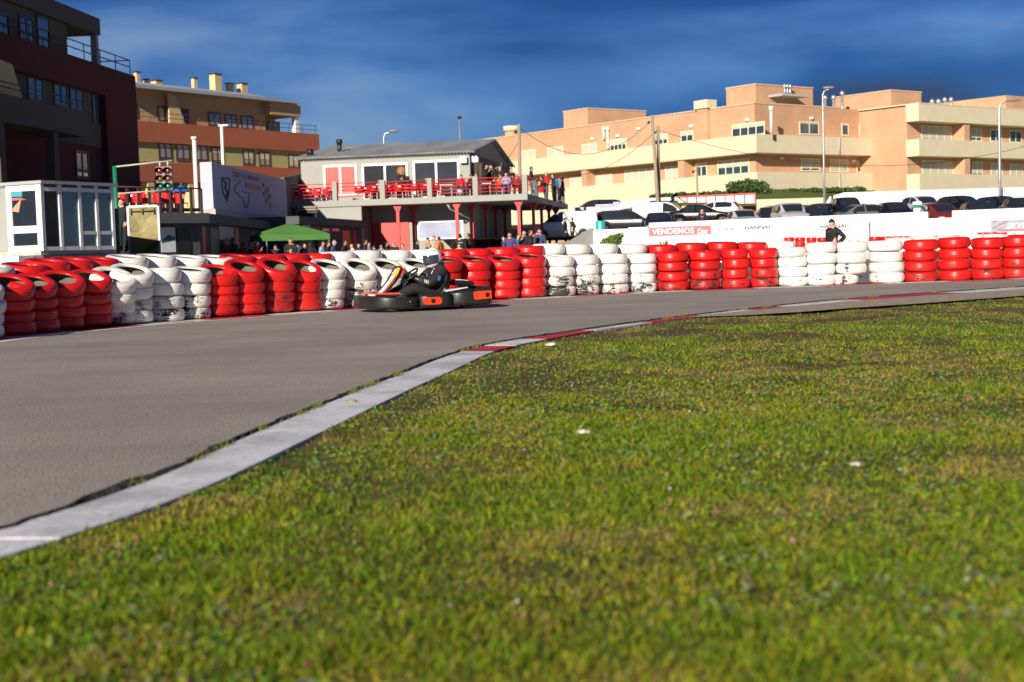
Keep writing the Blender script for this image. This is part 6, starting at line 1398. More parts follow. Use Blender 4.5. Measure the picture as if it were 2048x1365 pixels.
# platform rear and gold board
p0, p1 = at(255, 412, 47.5), at(316, 414, 47.5); zt_ = (p0.z+p1.z)/2; t = thing('gold_board', 'weathered gold sheet board in a steel frame behind the tyres', 'board', (p0.x, 47.5, 0)); wd = p1.x-p0.x
def goldmat():
    m = bpy.data.materials.new('weathered_gold_sheet'); m.use_nodes = True; nt = m.node_tree; b = nt.nodes['Principled BSDF']; N = nt.nodes.new; L = nt.links.new
    tc = N('ShaderNodeTexCoord'); n = N('ShaderNodeTexNoise'); n.inputs['Scale'].default_value = 1.3; n.inputs['Detail'].default_value = 5; n.inputs['Distortion'].default_value = .6; L(tc.outputs['Object'], n.inputs[0])
    r = N('ShaderNodeValToRGB'); e = r.color_ramp.elements; e[0].position = .42; e[0].color = (.085,.065,.006,1); e[1].position = .60; e[1].color = (.24,.20,.08,1); L(n.outputs[0], r.inputs[0]); L(r.outputs[0], b.inputs['Base Color']); b.inputs['Roughness'].default_value = .35; b.inputs['Metallic'].default_value = .2
    bp = N('ShaderNodeBump'); bp.inputs['Strength'].default_value = .5; bp.inputs['Distance'].default_value = .05; L(n.outputs[0], bp.inputs['Height']); L(bp.outputs[0], b.inputs['Normal']); return m
MB().box(.03, wd-.03, 0, .03, .5, zt_-.03).build('sheet', goldmat(), t); mb = MB(); mb.box(-.03,.03,-.02,.05,0,zt_); mb.box(wd-.03,wd+.03,-.02,.05,0,zt_); mb.box(.03,wd-.03,-.02,.05,zt_-.03,zt_+.03); mb.build('frame', M_steel, t)
mb = MB(); mb.tube([(.1,-.03,zt_-.17),(wd-.1,-.03,zt_-.17)], .02, 6)
for f in (.12,.5,.88): mb.tube([(wd*f,-.03,zt_-.28),(wd*f,-.03,zt_-.08)], .02, 6)
mb.build('tie_bar', M_black, t)
# start lights
D = 45.0; a = at(229, 333, D); c0, c1 = at(312, 334, D), at(346, 381, D); cx, cz = (c0.x+c1.x)/2, (c0.z+c1.z)/2; t = thing('start_lights', 'start light gantry on a green post with two columns of lamps', 'traffic light', (a.x, D, 0))
MB().tube([(0,0,0),(0,0,a.z)], .07, 12).build('post', mat('green_gloss_paint', (.01,.17,.09), .4), t)
mb = MB(); l0 = at(233, 388, D); xr = at(345, 330, D).x-a.x; mb.tube([(0,0,a.z-.02),(xr,0,a.z+.12)], .028, 8); mb.tube([(0,0,l0.z),(cx-a.x,0,l0.z+.06)], .022, 8); mb.build('beam', mat('pale_green_paint', (.4,.46,.36), .5), t)
hw_, hh = (c1.x-c0.x)/2, (c0.z-c1.z)/2; bx = cx-a.x
MB().box(bx-hw_, bx+hw_, -.04, .1, cz-hh, cz+hh, bev=.02).build('housing', mat('lamp_housing_grey', (.16,.16,.15), .5), t)
for i, (nm, cc) in enumerate([('red', (.30,.004,.012)), ('amber', (.22,.07,.012)), ('green', (.0,.16,.13))]):
    for s in (-1, 1):
        x = bx+s*hw_*.5; z = cz+hh*(.64-.64*i); rr_ = hw_*.40; L0 = MB().ellipsoid((x,-.05,z), (rr_,.07,rr_), 18, 10).build('lamp', mat('lens_'+nm, cc, .08, var=.05, coat=1.0), t)
        mb = MB(); n_ = 14; ring0 = []; ring1 = []
        for k in range(n_+1): th = RD(-20)+RD(220)*k/n_; ring0.append((x+rr_*1.15*math.cos(th), -.03, z+rr_*1.15*math.sin(th))); ring1.append((x+rr_*1.2*math.cos(th), -.24, z+rr_*1.2*math.sin(th)-.02))
        mb.loft([ring0, ring1], closed=False, cap=False); mb.build('visor', M_black, L0)
for s in (-1, 1): MB().tube([(bx+s*hw_*.5,0,cz+hh-.02),(bx+s*hw_*.5,0,a.z+.1)], .03, 8).build('hanger', mat('pale_green_paint', (.4,.46,.36), .5), t)
# green pop-up canopy
p = at(575, 449, 70); e1 = at(516, 471, 70); ea = 3.3; t = thing('canopy', 'green pop-up canopy above the crowd by the pit shed', 'canopy', (at(578,460,65).x, 65, 0), RD(24)); zt_ = at(578,447,65).z; ze_ = at(560,471,65).z; hf = 1.47
mb = MB(); cs = [(-hf,-hf),(hf,-hf),(hf,hf),(-hf,hf)]; n_ = 8; g = lambda i, j: None
for k in range(4):
    (ax_, ay_), (bx_, by_) = cs[k], cs[(k+1) % 4]; vs = []; fs = []
    for i in range(n_+1):
        s = i/n_
        for j in range(n_+1):
            q = j/n_; x = (ax_+(bx_-ax_)*q)*(1-s); y = (ay_+(by_-ay_)*q)*(1-s); z = ze_+(zt_-ze_)*s**.9-.06*math.sin(math.pi*q)*(1-s)*math.sin(math.pi*min(1, s*2)); vs.append((x, y, z))
    for i in range(n_):
        for j in range(n_): b = i*(n_+1)+j; fs.append((b, b+1, b+n_+2, b+n_+1))
    mb.add(vs, fs, 0, False); vs = []; fs = []
    for j in range(n_+1): q = j/n_; x, y = ax_+(bx_-ax_)*q, ay_+(by_-ay_)*q; vs += [(x, y, ze_), (x*1.005, y*1.005, ze_-.27-.02*math.sin(q*25))]
    for j in range(n_): fs.append((2*j, 2*j+2, 2*j+3, 2*j+1))
    mb.add(vs, fs, 0, False)
mb.build('roof_cloth', mat('green_canopy_cloth', (.075,.21,.045), .8, var=.08), t)
for x, y in cs: MB().box(x*.97-.025, x*.97+.025, y*.97-.025, y*.97+.025, 0, ze_-.02).build('leg', M_steel, t)
# ------------------------------------------------------------------ terrace furniture
def chair_proto():
    seat = MB().box(-.22,.22,-.22,.22,.42,.46, bev=.02).mesh('seat', [M_redplastic])
    mb = MB(); n_ = 8; r0 = []; r1 = []
    for k in range(n_+1): th = RD(200)+RD(140)*0+RD(-40)+RD(220)*k/n_; 
    prof = []
    for z, rr_ in ((.44,.235),(.6,.25),(.72,.262),(.8,.265)): prof.append([(rr_*math.cos(RD(-15)+RD(210)*k/10), .02+rr_*.95*math.sin(RD(-15)+RD(210)*k/10), z+(.06 if z > .7 else 0)*math.sin(math.pi*k/10)) for k in range(11)])
    prof2 = [[(x*1.06, y*1.06-.0, z) for x, y, z in r] for r in prof]
    mb.loft(prof, closed=False, cap=False); mb.loft(prof2, closed=False, cap=False); mb.loft([prof[-1], prof2[-1]], closed=False, cap=False)
    back = mb.mesh('backrest', [M_redplastic]); print_ = MB().box(-.09,.09,.276,.284,.68,.76).mesh('white_print', [M_whiteclean]); lg = MB().tube([(0,0,0),(0,0,.42)], .016, 8).mesh('leg', [M_whiteclean]); return seat, back, lg, print_
CH_ = chair_proto()
def chair(x, y, z, rz, label, group='red chairs on the terrace'):
    t = thing('chair', label, 'chair', (x, y, z), RD(rz), group); put('seat', CH_[0], t); b = put('backrest', CH_[1], t); put('white_print', CH_[3], b)
    for sx in (-.19,.19):
        for sy in (-.19,.19): l = put('leg', CH_[2], t); l.location = (sx, sy, 0)
ox = Vector((ux.x, ux.y)); 
def tpos(px, y): u = WC.u(px, y); q = WC.M @ Vector((u, y, 0)); return q.x, q.y
nth = ['first','second','third','fourth','fifth','sixth','seventh','eighth','ninth','tenth']
for i, (px, y, rz) in enumerate([(719,-1.9,180),(736,-1.6,150),(748,-1.9,190),(779,-1.9,170),(797,-1.8,200),(815,-1.5,120),(831,-1.9,175),(850,-1.9,190),(873,-1.9,180)]):
    x, yy = tpos(px, y); chair(x, yy, ZT, rz, 'red plastic chair on the terrace, %s from the left behind the red rails' % nth[i])
for px, D, face, lab in [(757,86.4,-20,'under the fair-haired sitting person'),(793,85.6,30,'under the sitting person in grey'),(851,85.8,-60,'under the sitting person in maroon'),(923,85.2,30,'under the sitting person in red'),(940,85.2,-40,'under the sitting person with black cap'),(1002,85.6,60,'under the sitting person in orange'),(1012,85.0,0,'under the sitting person in pale blue'),(1033,85.2,0,'under the sitting person in dark red'),(1081,93,-100,'under the person sitting at the side rail')]:
    p = atz(px, D, ZT); s = RD(face); chair(p.x-math.sin(s)*.0, D+.0, ZT, face, 'red plastic chair on the terrace '+lab)
for px, y, lab in [(893,-1.6,'white plastic table on the terrace left of the person in red'),(729,-1.2,'white plastic table by the coral shutter end of the terrace'),(970,-1.6,'white plastic table by the tan doors')]:
    x, yy = tpos(px, y); t = thing('table', lab, 'table', (x, yy, ZT), 0, 'white tables on the terrace'); MB().box(-.4,.4,-.4,.4,.69,.73, bev=.015).build('tabletop', M_whiteclean, t)
    for sx in (-.33,.33):
        for sy in (-.33,.33): l = MB().tube([(sx,sy,0),(sx*.95,sy*.95,.69)], .02, 8).build('leg', M_whiteclean, t)
# stacked red chairs and a worn bench at the left end of the terrace
x, yy = tpos(590, -1.2)
for k in range(4): chair(x+.55*k+.2, yy+.15*k, ZT, 170+20*k, 'red plastic chair, %s from the left at the sign wall end of the terrace' % nth[k], 'red chairs near the sign wall')
b0 = at(588, 416, 80); t = thing('bench', 'worn brown slatted bench on the shed roof below the red railing', 'bench', (b0.x, 80, 3.0))
for k in range(3): MB().box(0, 1.3, .12*k, .12*k+.1, .42, .45).build('seat_slat', M_wood, t)
for k in range(2): MB().box(0, 1.3, .38, .41, .55+.14*k, .65+.14*k).build('back_slat', M_wood, t)
for xx in (.08, 1.2): MB().tube([(xx,.02,0),(xx,.1,.42)], .03, 6).build('leg', M_darkfr, t); MB().tube([(xx,.36,0),(xx,.39,.8)], .03, 6).build('leg', M_darkfr, t)
# railed roof terrace over the left shed
r0, r1 = WS0, None; t = thing('railing', 'dark posted railing of the roof terrace left of the sign wall', 'railing', WS0.a); Wv = WS0; u0, u1 = Wv.u(236), Wv.u(406); zf = 2.78
mb = MB(); mb.tube([(u0,.1,zf+1.0),(u1,.1,zf+1.0)], .035, 6)
for k in range(9): u = u0+(u1-u0)*k/8; mb.box(u-.04, u+.04, .06, .14, zf, zf+1.0)
P(mb, 'frame', M_darkfr, t, Wv); P(MB().box(u0, u1, .15, .19, zf+.08, zf+.22), 'lower_rail', M_darkfr, t, Wv)
for i in range(7):
    q = Wv.M @ Vector((u0+.5+(u1-u0-1)*i/6, .75+.2*(i % 2), 0)); chair(q.x, q.y, zf, 20+25*(i % 3)+60, 'red plastic chair, %s from the left behind the dark roof railing' % nth[i], 'red chairs on the shed roof')
p = at(363, 394, 60); t = thing('parasol', 'folded blue and white parasol on the roof terrace', 'parasol', (p.x, 60, zf)); MB().tube([(0,0,0),(0,0,1.4)], .025, 8).build('pole', M_steel, t); mb = MB(); mb.lathe([(.42,1.02),(.4,1.05),(.2,1.2),(0.02,1.32)], 10, smooth=False); mb.build('canopy', mat('blue_parasol_cloth', (.01,.12,.4), .7), t)
# ================================================================== KART AND DRIVER
gk = ground(840, 621); KROT = RD(180+24)
kt = thing('racing_kart', 'black and orange rental racing kart driving left along the track', 'kart', (gk.x, gk.y, .014), KROT)
M_kblack = mat('scuffed_black_polymer', (.016,.017,.017), .38, var=.35, scale=6, bump=.1); M_korange = mat('kart_orange_red', (.75,.055,.012), .35, var=.05); M_kwhite = mat('kart_white_panel', (.72,.71,.72), .4, var=.05); M_kyel = mat('kart_yellow_plate', (.80,.42,.01), .4, var=.03); M_chrome = mat('bright_metal', (.7,.7,.72), .2, .9, var=.05)
def sweep(path, prof, m, name, closed=False, parent=kt):
    """path: plan points; prof(t): list of (outward, z) forming the section"""
    rings = []; n = len(path)
    for i, (x, y) in enumerate(path):
        a = path[i-1] if (i > 0 or closed) else path[i]; b = path[(i+1) % n] if (i < n-1 or closed) else path[i]
        tx, ty = b[0]-a[0], b[1]-a[1]; l = math.hypot(tx, ty); nx_, ny_ = ty/l, -tx/l
        rings.append([Vector((x+nx_*o, y+ny_*o, z)) for o, z in prof(i/(n-1))])
    return MB().loft(rings).build(name, m, parent)
def rrect(w, z0, z1, r=.03, n=4):
    out = []
    for cx, cz, a0 in ((w/2-r, z1-r, 0), (-w/2+r, z1-r, 90), (-w/2+r, z0+r, 180), (w/2-r, z0+r, 270)):
        for k in range(n+1): a = RD(a0+90*k/n); out.append((cx+r*math.cos(a), cz+r*math.sin(a)))
    return out
def arc(cx, cy, r, a0, a1, n): return [(cx+r*math.cos(RD(a0+(a1-a0)*k/n)), cy+r*math.sin(RD(a0+(a1-a0)*k/n))) for k in range(n+1)]
# front bumper wraps the nose; pods run along the sides; a rear bumper closes the ring (x forward, y to the driver's left)
fb = [(.30,-.66),(.50,-.655)]+arc(.62,-.30,.355,-88,-25,8)+[(1.0,-.1),(1.01,0),(1.0,.1)]+arc(.62,.30,.355,25,88,8)+[(.50,.655),(.30,.66)]
sweep(fb, lambda t: [(o, z+.0) for o, z in rrect(.12, .045, .215+.03*math.sin(math.pi*t), .035)], M_kblack, 'front_bumper')
for s in (1, -1):
    pd = [(.27, .67*s),(.1,.685*s),(-.1,.69*s),(-.27,.69*s)]
    if s < 0: pd = pd
    pod = sweep(pd[::-1] if s > 0 else pd, lambda t: rrect(.16, .05, .245, .05), M_kblack, 'side_pod')
    # orange inset with its dark square opening
    cap = [(.19*math.cos(RD(a))*(1 if abs(math.cos(RD(a))) < .99 else 1), .058*math.sin(RD(a))) for a in range(0, 360, 12)]
    cap = [((.12 if c > 0 else -.12)*(abs(c)/.19)**.35*1.0 if False else c, z) for c, z in cap]
    pts = arc(.115, 0, .055, -90, 90, 8)+arc(-.10, 0, .055, 90, 270, 8)
    ins = MB().prism(pts, lambda u, z, d: (u+.07, d, z+.148), s*.745, s*.782).build('pod_inset', M_korange, pod); MB().box(.035, .105, s*.778, s*.786, .115, .18).build('opening', M_black, ins)
rb = [(-.28,.67),(-.55,.685),(-.80,.68)]+arc(-.86,.55,.125,80,178,6)+[(-.99,.3),(-.99,-.3)]+[(x, -y) for x, y in (arc(-.86,.55,.125,80,178,6))[::-1]]+[(-.80,-.68),(-.55,-.685),(-.28,-.67)]
rbo = sweep(rb[::-1], lambda t: rrect(.13, .06, .30-.03*math.cos(2*math.pi*t), .045), M_kblack, 'rear_bumper')
for s in (1, -1):
    ci = MB().prism([(-.985+.3,.135),(-.66,.15),(-.655,.25),(-.70,.262),(-.96,.268),(-.975,.15)], lambda u, z, d: (u, d, z), s*.742, s*.768).build('rear_inset', M_korange, rbo); MB().box(-.93,-.86, s*.764, s*.772,.17,.235).build('opening', M_black, ci)
bm_ = MB()
for x, s in ((.45,1),(.58,1),(.84,1),(.92,1),(-.5,1)): bm_.ellipsoid((x, (.725 if x < .5 else .70 if x < .7 else .52 if x < .9 else .42), .15), (.012,.012,.012), 8, 5)
bm_.build('bolt', M_chrome, kt)
# upper faces: red and white nose deck, white side decks
nd = [(.84,-.2),(.87,0),(.84,.2),(.70,.44),(.50,.50),(.5,.2),(.5,-.2),(.50,-.50),(.70,-.44)]
MB().prism(nd, lambda x, y, d: (x, y, d+.02*(x-.6)), .235, .262).build('nose_deck', M_kwhite, kt)
for s in (1, -1): MB().prism([(.92,.24*s),(.74,.53*s),(.56,.58*s),(.60,.42*s),(.80,.2*s)], lambda x, y, d: (x, y, d), .265, .285).build('nose_flash', M_korange, kt)
MB().prism([(.45,-.55),(.45,.55),(-.85,.5),(-.85,-.5)], lambda x, y, d: (x, y, d), .05, .065).build('floor_pan', M_kblack, kt)
for s in (1, -1): MB().prism([(-.22,.60*s),(-.48,.62*s),(-.62,.60*s),(-.40,.36*s),(-.3,.36*s)], lambda x, y, d: (x, y, d-.12*(x+.22)), .27, .285).build('side_deck', M_kwhite, kt)
# front fairing: a tall swept shield from the nose to the steering wheel
prof = [(.74,.25,.13),(.64,.34,.13),(.54,.44,.14),(.46,.53,.155),(.40,.60,.16),(.35,.655,.13)]
rings = []; 
def shield(off, wk, a, b, m, name, parent):
    mb = MB(); pr = prof[a:b]; rg = []
    for x, z, w_ in pr:
        rg.append([Vector((x+off*.7-.05*(abs(q)**2), w_*wk*q, z+off*.7)) for q in (-1,-.6,-.2,.2,.6,1)]+[Vector((x+off*.7-.05*(abs(q)**2)-.022, w_*wk*q, z+off*.7-.018)) for q in (1,.6,.2,-.2,-.6,-1)])
    return mb.loft(rg, smooth=False).build(name, m, parent)
fa_ = shield(0, 1.0, 0, 6, M_korange, 'front_fairing', kt); shield(.014, .62, 0, 4, M_kwhite, 'fairing_stripe', fa_); np_ = shield(.018, .84, 3, 6, M_kyel, 'number_plate', fa_)
mb = MB(); mb.tube([(.74,.155,.25),(.62,.16,.33),(.52,.17,.43),(.43,.18,.55),(.37,.165,.64)], .016, 8); mb.tube([(.74,-.155,.25),(.62,-.16,.33),(.52,-.17,.43),(.43,-.18,.55),(.37,-.165,.64)], .016, 8); mb.tube([(.37,.165,.64),(.36,.1,.665),(.36,-.1,.665),(.37,-.165,.64)], .016, 8); mb.build('fairing_hoop', M_kblack, kt)
text('34', fa_, None, -.07, .07, 0, .1, 0, M_kwhite, 'plate_number', bold=.02); pn = [c for c in children(fa_) if c.name.startswith('plate_number')][0]
pn.matrix_local = Matrix.Translation((.455,.0,.565)) @ Matrix.Rotation(RD(90),4,'Z') @ Matrix.Rotation(RD(-42),4,'X')
# steering wheel, column, tank, pedal frame
sw = thing('steering_wheel', None, None) if False else None
swc = Vector((.165,0,.53)); sM = Matrix.Translation(swc) @ Matrix.Rotation(RD(-52),4,'Y')
swo = MB().lathe([(.165+.016*math.cos(a*math.pi/5), .016*math.sin(a*math.pi/5)) for a in range(10)], 36, closed=True, M=sM @ Matrix.Rotation(RD(90),4,'Y') @ Matrix.Identity(4)).build('steering_wheel', M_black, kt)
mb = MB(); R_y = sM @ Matrix.Rotation(RD(90),4,'Y')
for a in (0, 120, 240): mb.tube([R_y @ Vector((0,0,0)), R_y @ Vector((.16*math.cos(RD(a)), .16*math.sin(RD(a)), 0))], .014, 6)
mb.ellipsoid(swc, (.04,.06,.05), 10, 6); mb.build('spoke', M_kblack, swo)
mb = MB(); mb.tube([swc, (.42,0,.3),(.55,0,.16)], .016, 8); mb.tube([(.3,-.12,.09),(.3,-.05,.42),(.3,.05,.42),(.3,.12,.09)], .014, 8); mb.tube([(.36,.13,.3),(.30,.2,.44),(.2,.1,.47)], .012, 6); mb.build('steering_column', M_kblack, kt)
MB().box(.36,.58,-.12,.12,.08,.25, bev=.03).build('fuel_tank', mat('translucent_cream_tank', (.5,.44,.28), .5), kt)
mb = MB(); mb.tube([(.62,.25,.08),(.66,.25,.25),(.70,.25,.27)], .012, 6); mb.tube([(.62,-.25,.08),(.66,-.25,.25),(.70,-.25,.27)], .012, 6); mb.build('pedal', M_chrome, kt)
mb = MB(); mb.tube([(.88,.3,.09),(-.85,.34,.09)], .016, 8); mb.tube([(.88,-.3,.09),(-.85,-.34,.09)], .016, 8); mb.tube([(.5,-.6,.11),(.5,.6,.11)], .016, 8); mb.tube([(-.62,-.62,.13),(-.62,.62,.13)], .02, 8); mb.build('chassis_tube', M_korange, kt)
# seat shell, engine with covers on the far side, rear plate
mb = MB(); rg = []
for (x, z, w_) in [(.02,.15,.16),(-.15,.10,.185),(-.30,.12,.19),(-.40,.25,.195),(-.45,.42,.19),(-.48,.55,.15)]:
    rg.append([Vector((x+(.06 if abs(q) > .9 else .02 if abs(q) > .5 else 0), w_*q, z+(.08 if abs(q) > .9 else .02 if abs(q) > .5 else 0))) for q in (-1,-.6,-.2,.2,.6,1)]+[Vector((x-.03, w_*q*1.04, z-.02)) for q in (1,.6,.2,-.2,-.6,-1)])
mb.loft(rg); mb.build('seat', M_black, kt)
eng = MB().box(-.62,-.30,-.52,-.24,.12,.40, bev=.03).build('engine', M_kblack, kt); mb = MB()
for k in range(6): mb.box(-.58,-.36,-.5,-.26,.405+.02*k,.415+.02*k)
mb.build('cooling_fins', M_steel, eng); MB().tube([(-.45,-.38,.5),(-.45,-.38,.58)], .07, 14).build('air_filter', M_black, eng)
rp = MB().prism([(-.62,-.3),(-.62,.36),(-.86,.30),(-.97,.1),(-.97,-.1),(-.86,-.28)], lambda x, y, d: (x, y, d-.12*(-.62-x)), .36, .43).build('rear_cover', M_kblack, kt)
MB().prism([(-.64,-.2),(-.64,.30),(-.78,.26),(-.78,-.2)], lambda x, y, d: (x, y, d-.12*(-.62-x)), .433, .445).build('white_label', M_kwhite, rp); MB().prism([(-.785,-.2),(-.785,.26),(-.83,.22),(-.83,-.18)], lambda x, y, d: (x, y, d-.12*(-.62-x)), .433, .445).build('orange_stripe', M_korange, rp)
# wheels
def kwheel(x, y, r, w_):
    R9 = Matrix.Translation((x,y,r)) @ Matrix.Rotation(RD(90),4,'X')
    o = MB().lathe([(r*.5,-w_/2),(r*.9,-w_/2),(r,-w_/2+.02),(r,w_/2-.02),(r*.9,w_/2),(r*.5,w_/2)], 30, closed=True, M=R9).build('wheel', M_rubber, kt); MB().lathe([(0,-.02),(.04,-.05),(r*.5,-w_/2+.015),(r*.5,w_/2-.015),(.04,.05),(0,.02)], 24, M=R9).build('rim', M_alloy, o)
for x, y, r, w_ in ((.52,.52,.128,.13),(.52,-.52,.128,.13),(-.62,.52,.138,.19),(-.62,-.52,.138,.19)): kwheel(x, y, r, w_)
# ------------------------------------------------------------------ driver (a thing of its own, seated in the kart)
DJ = dict(pel=(-.20,0,.22), spi=(-.27,0,.36), che=(-.29,0,.52), nec=(-.265,0,.665), hea=(-.205,0,.775), top=(-.20,0,.87),
   shL=(-.27,.20,.585), elL=(-.04,.30,.40), wrL=(.125,.20,.46), haL=(.185,.165,.50), shR=(-.27,-.20,.585), elR=(-.04,-.30,.40), wrR=(.125,-.20,.46), haR=(.185,-.165,.50),
   hiL=(-.17,.11,.21), knL=(.22,.20,.34), anL=(.56,.24,.20), toL=(.68,.25,.27), hiR=(-.17,-.11,.21), knR=(.22,-.20,.34), anR=(.56,-.24,.20), toR=(.68,-.25,.27))
DR = dict(RADI); DR.update(pel=(.17,.15), spi=(.195,.18), che=(.205,.165), sh=(.095,.09), el=(.066,.066), wr=(.045,.043), hi=(.115,.11), kn=(.085,.085), an=(.055,.055), nec=(.07,.07))
base = skin_mesh({k: Vector(v) for k, v in DJ.items()}, DR, BON, sub=2)
Jv = {k: Vector(v) for k, v in DJ.items()}
mb = MB(); mb.add([v.co for v in base.vertices], [list(f.vertices) for f in base.polygons], 0, True)
add_face(mb, Jv['hea'], Vector((1,0,0)))
M_suit = mat('black_race_suit', (.016,.013,.016), .75, var=.3, scale=9, bump=.5, bscale=14)
dv = mb.build('person', [SKINS[0], M_eye, M_lip]); dv.location = kt.location+Vector((.042*math.cos(RD(24)), .042*math.sin(RD(24)), 0)); dv.rotation_euler = kt.rotation_euler; dv.scale = (.93,.98,1.0); kt.scale = (.92,.97,1.0); tag(dv, 'kart driver in a black race suit and white helmet gripping the wheel', 'person')
def dreg(c):
    a, b = min(((seg_dist(c, Jv[a], Jv[b])[0], (a, b)) for a, b in BON))[1]
    return 'head' if a in ('nec','hea') else 'hand' if b[:2] == 'ha' else 'shoe' if b[:2] == 'to' else 'suit'
put('race_suit', submesh('race_suit', base, lambda c: dreg(c) == 'suit', .014), dv).data.materials[0] = M_suit
put('boots', submesh('boots', base, lambda c: dreg(c) == 'shoe', .014), dv).data.materials[0] = M_black
put('gloves', submesh('gloves', base, lambda c: dreg(c) == 'hand', .012), dv).data.materials[0] = M_black
# gloves: palm, four unequal fingers closed round the rim, thumb from the side of the palm
for s_, sg_ in (('L', 1), ('R', -1)):
    wr, ha = Jv['wr'+s_], Jv['ha'+s_]; mb = MB(); rim_t = (R_y.to_3x3() @ Vector((-math.sin(RD(90)*sg_)*0+0, 0, 0)))
    d = (ha-wr).normalized(); tg = Vector((-.6,0,.8)); tg = (tg-d*tg.dot(d)).normalized(); nr = d.cross(tg)*sg_
    mb.loft([[wr+tg*a_*.04+nr*b_*.028 for a_, b_ in ((1,.6),(.6,1),(-.6,1),(-1,.6),(-1,-.6),(-.6,-1),(.6,-1),(1,-.6))], [wr.lerp(ha,.5)+tg*a_*.048+nr*b_*.026 for a_, b_ in ((1,.6),(.6,1),(-.6,1),(-1,.6),(-1,-.6),(-.6,-1),(.6,-1),(1,-.6))], [ha+tg*a_*.046+nr*b_*.02 for a_, b_ in ((1,.6),(.6,1),(-.6,1),(-1,.6),(-1,-.6),(-.6,-1),(.6,-1),(1,-.6))]])
    for k, (o_, l_) in enumerate([(.036,.85),(.012,1.0),(-.012,.95),(-.035,.75)]):
        b0 = ha+tg*o_; mb.tube([b0-d*.01, b0+d*.035*l_+nr*.008, b0+d*.05*l_-nr*.018, b0+d*.03*l_-nr*.042, b0+d*.005-nr*.046], [.0125,.012,.011,.0105,.009], 8)
    b0 = wr.lerp(ha,.6)+tg*.04; mb.tube([b0-tg*.012, b0+tg*.022+d*.02-nr*.015, b0+tg*.02+d*.045-nr*.035], [.014,.0125,.010], 8)
    g_ = mb.build('glove', M_black, dv); MB().ellipsoid(wr.lerp(ha,.75)+nr*.022, (.02,.016,.018), 10, 6).build('glove_patch', M_kwhite, g_)
# helmet: shell, dark visor in its opening, chin bar, scoops
hc = Jv['hea']+Vector((.0,0,.015)); tilt = Matrix.Translation(hc) @ Matrix.Rotation(RD(20),4,'Z') @ Matrix.Rotation(RD(6),4,'Y')
def hpt(th, ph, k=1.0):
    """th: azimuth from forward, ph: elevation"""
    x, y, z = math.cos(ph)*math.cos(th), math.cos(ph)*math.sin(th), math.sin(ph)
    rx = .170 if x < 0 else .180; rz_ = .162 if z > 0 else .178
    if z < 0 and x > 0: rx *= 1.0+.13*min(1, -z*1.5)
    cut = -.15
    p = Vector((x*rx, y*.134, max(z*rz_, cut)))*k; p.z = max(p.z, cut*k); return tilt @ p
mb = MB(); nu, nv = 48, 30; vs = []; fs = []; mi = []
for j in range(nv+1):
    ph = RD(-90+180*j/nv)
    for i in range(nu): vs.append(hpt(2*math.pi*i/nu, ph))
op = lambda th, ph: abs(th) < RD(92) and RD(-34)+.13*abs(th) < ph < RD(17)-.04*abs(th)
for j in range(nv):
    for i in range(nu):
        th = 2*math.pi*(i+.5)/nu; th = th-2*math.pi if th > math.pi else th; ph = RD(-90+180*(j+.5)/nv)
        if op(th, ph): continue
        mb.add([], [], 0); mb.f.append((j*nu+i, j*nu+(i+1)%nu, (j+1)*nu+(i+1)%nu, (j+1)*nu+i)); mb.mi.append(0); mb.sm.append(True)
mb.v = [tuple(v) for v in vs]
hel = mb.build('helmet', mat('gloss_white_helmet', (.82,.82,.83), .12, var=.03, coat=1.0), dv)
mb = MB(); vs = []; n1_, n2_ = 30, 14
for j in range(n2_+1):
    for i in range(n1_+1):
        th = RD(-97+194*i/n1_); hi_ = RD(20)-.04*abs(th); lo_ = RD(-38)+abs(th)*.13; vs.append(hpt(th, lo_+(hi_-lo_)*j/n2_, 1.006))
mb.add(vs, [(j*(n1_+1)+i, j*(n1_+1)+i+1, (j+1)*(n1_+1)+i+1, (j+1)*(n1_+1)+i) for j in range(n2_) for i in range(n1_)], 0, True)
mb.build('visor', mat('mirror_blue_visor', (.09,.11,.15), .06, .6, var=.1, coat=1.0), hel)
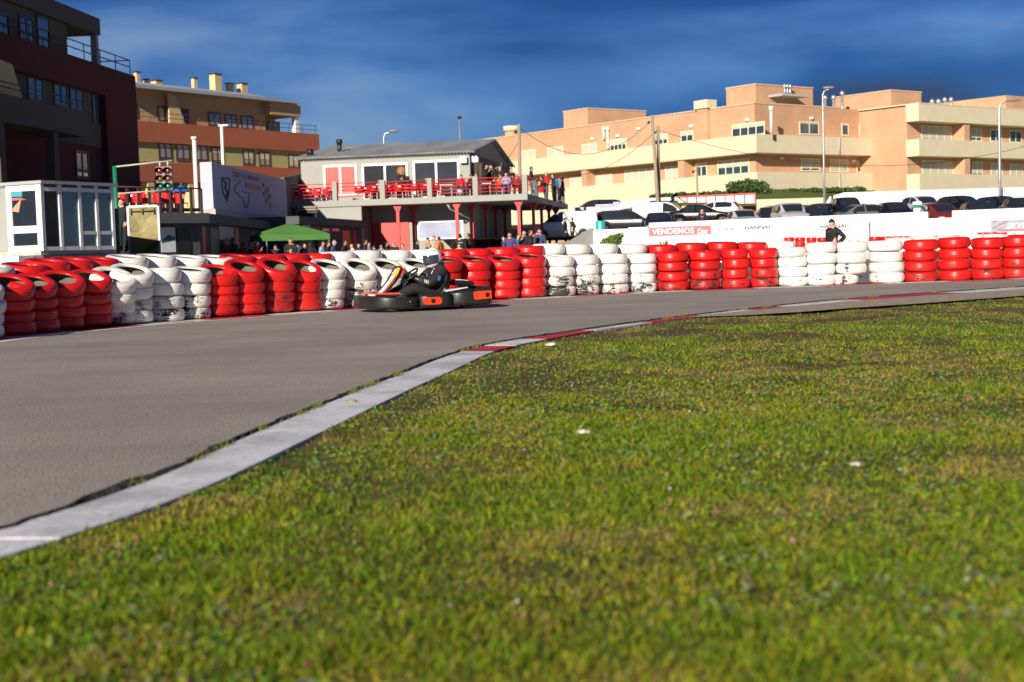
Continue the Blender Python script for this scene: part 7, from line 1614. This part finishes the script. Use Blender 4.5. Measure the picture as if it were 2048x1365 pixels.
for s in (1, -1):
    mb = MB(); pts = [hpt(RD(62*s), RD(52), 1.02), hpt(RD(90*s), RD(40), 1.015), hpt(RD(72*s), RD(40), 1.03)]; mb.add(pts+[p-(p-hc)*.03 for p in pts], [(0,1,2),(3,5,4),(0,3,4,1),(1,4,5,2),(2,5,3,0)], 0); mb.build('air_scoop', M_black, hel)
mb = MB(); mb.tube([hpt(RD(20), RD(66), 1.02), hpt(RD(-20), RD(66), 1.02)], .018, 8); mb.build('air_scoop', M_black, hel)
# neck support and suit badges
R_n = Matrix.Translation(Jv['nec']+Vector((-.03,0,.015))); MB().lathe([(.085+.035*math.cos(a*math.pi/5), .04*math.sin(a*math.pi/5)) for a in range(10)], 26, closed=True, M=R_n).build('neck_brace', M_kblack, dv)
from mathutils.bvhtree import BVHTree
sbv = BVHTree.FromPolygons([v.co+v.normal*.014 for v in base.vertices], [list(f.vertices) for f in base.polygons])
def badge(c, w_, h_, m, name, rot=0.0):
    """a cloth patch laid on the suit nearest to point c"""
    p, n, _, _ = sbv.find_nearest(Vector(c)); ax = n.cross(Vector((0,0,1))).normalized()*-1; ay = n.cross(ax)*-1; ca, sa = math.cos(rot), math.sin(rot); e1, e2 = ax*ca+ay*sa, ay*ca-ax*sa
    q = p+n*.006; MB().add([q+e1*a*w_/2+e2*b*h_/2+n*d_ for d_ in (0,-.012) for a, b in ((-1,-1),(1,-1),(1,1),(-1,1))], [(0,1,2,3),(7,6,5,4),(0,4,5,1),(1,5,6,2),(2,6,7,3),(3,7,4,0)], 0).build(name, m, dv)
badge((-.10,.14,.53), .035, .08, mat('cream_badge', (.62,.58,.42), .7), 'chest_badge'); badge((-.08,.16,.43), .09, .022, M_inkw, 'chest_badge'); badge((-.2,.38,.47), .06, .07, mat('blue_badge', (.06,.18,.5), .6), 'sleeve_badge', .5); badge((-.02,-.1,.55), .04, .05, mat('blue_badge', (.06,.18,.5), .6), 'chest_badge')
for k, a_ in enumerate((0,.02,.04)): badge((.02+.03*k,.34,.42+.012*k), .008, .05, M_inkw, 'cuff_stripe')
badge((-.17,.16,.60), .10, .012, M_inkw, 'collar_piping', .5); badge((-.13,.13,.575), .012, .06, M_inkw, 'collar_piping', .3)
bpy.context.view_layer.update()
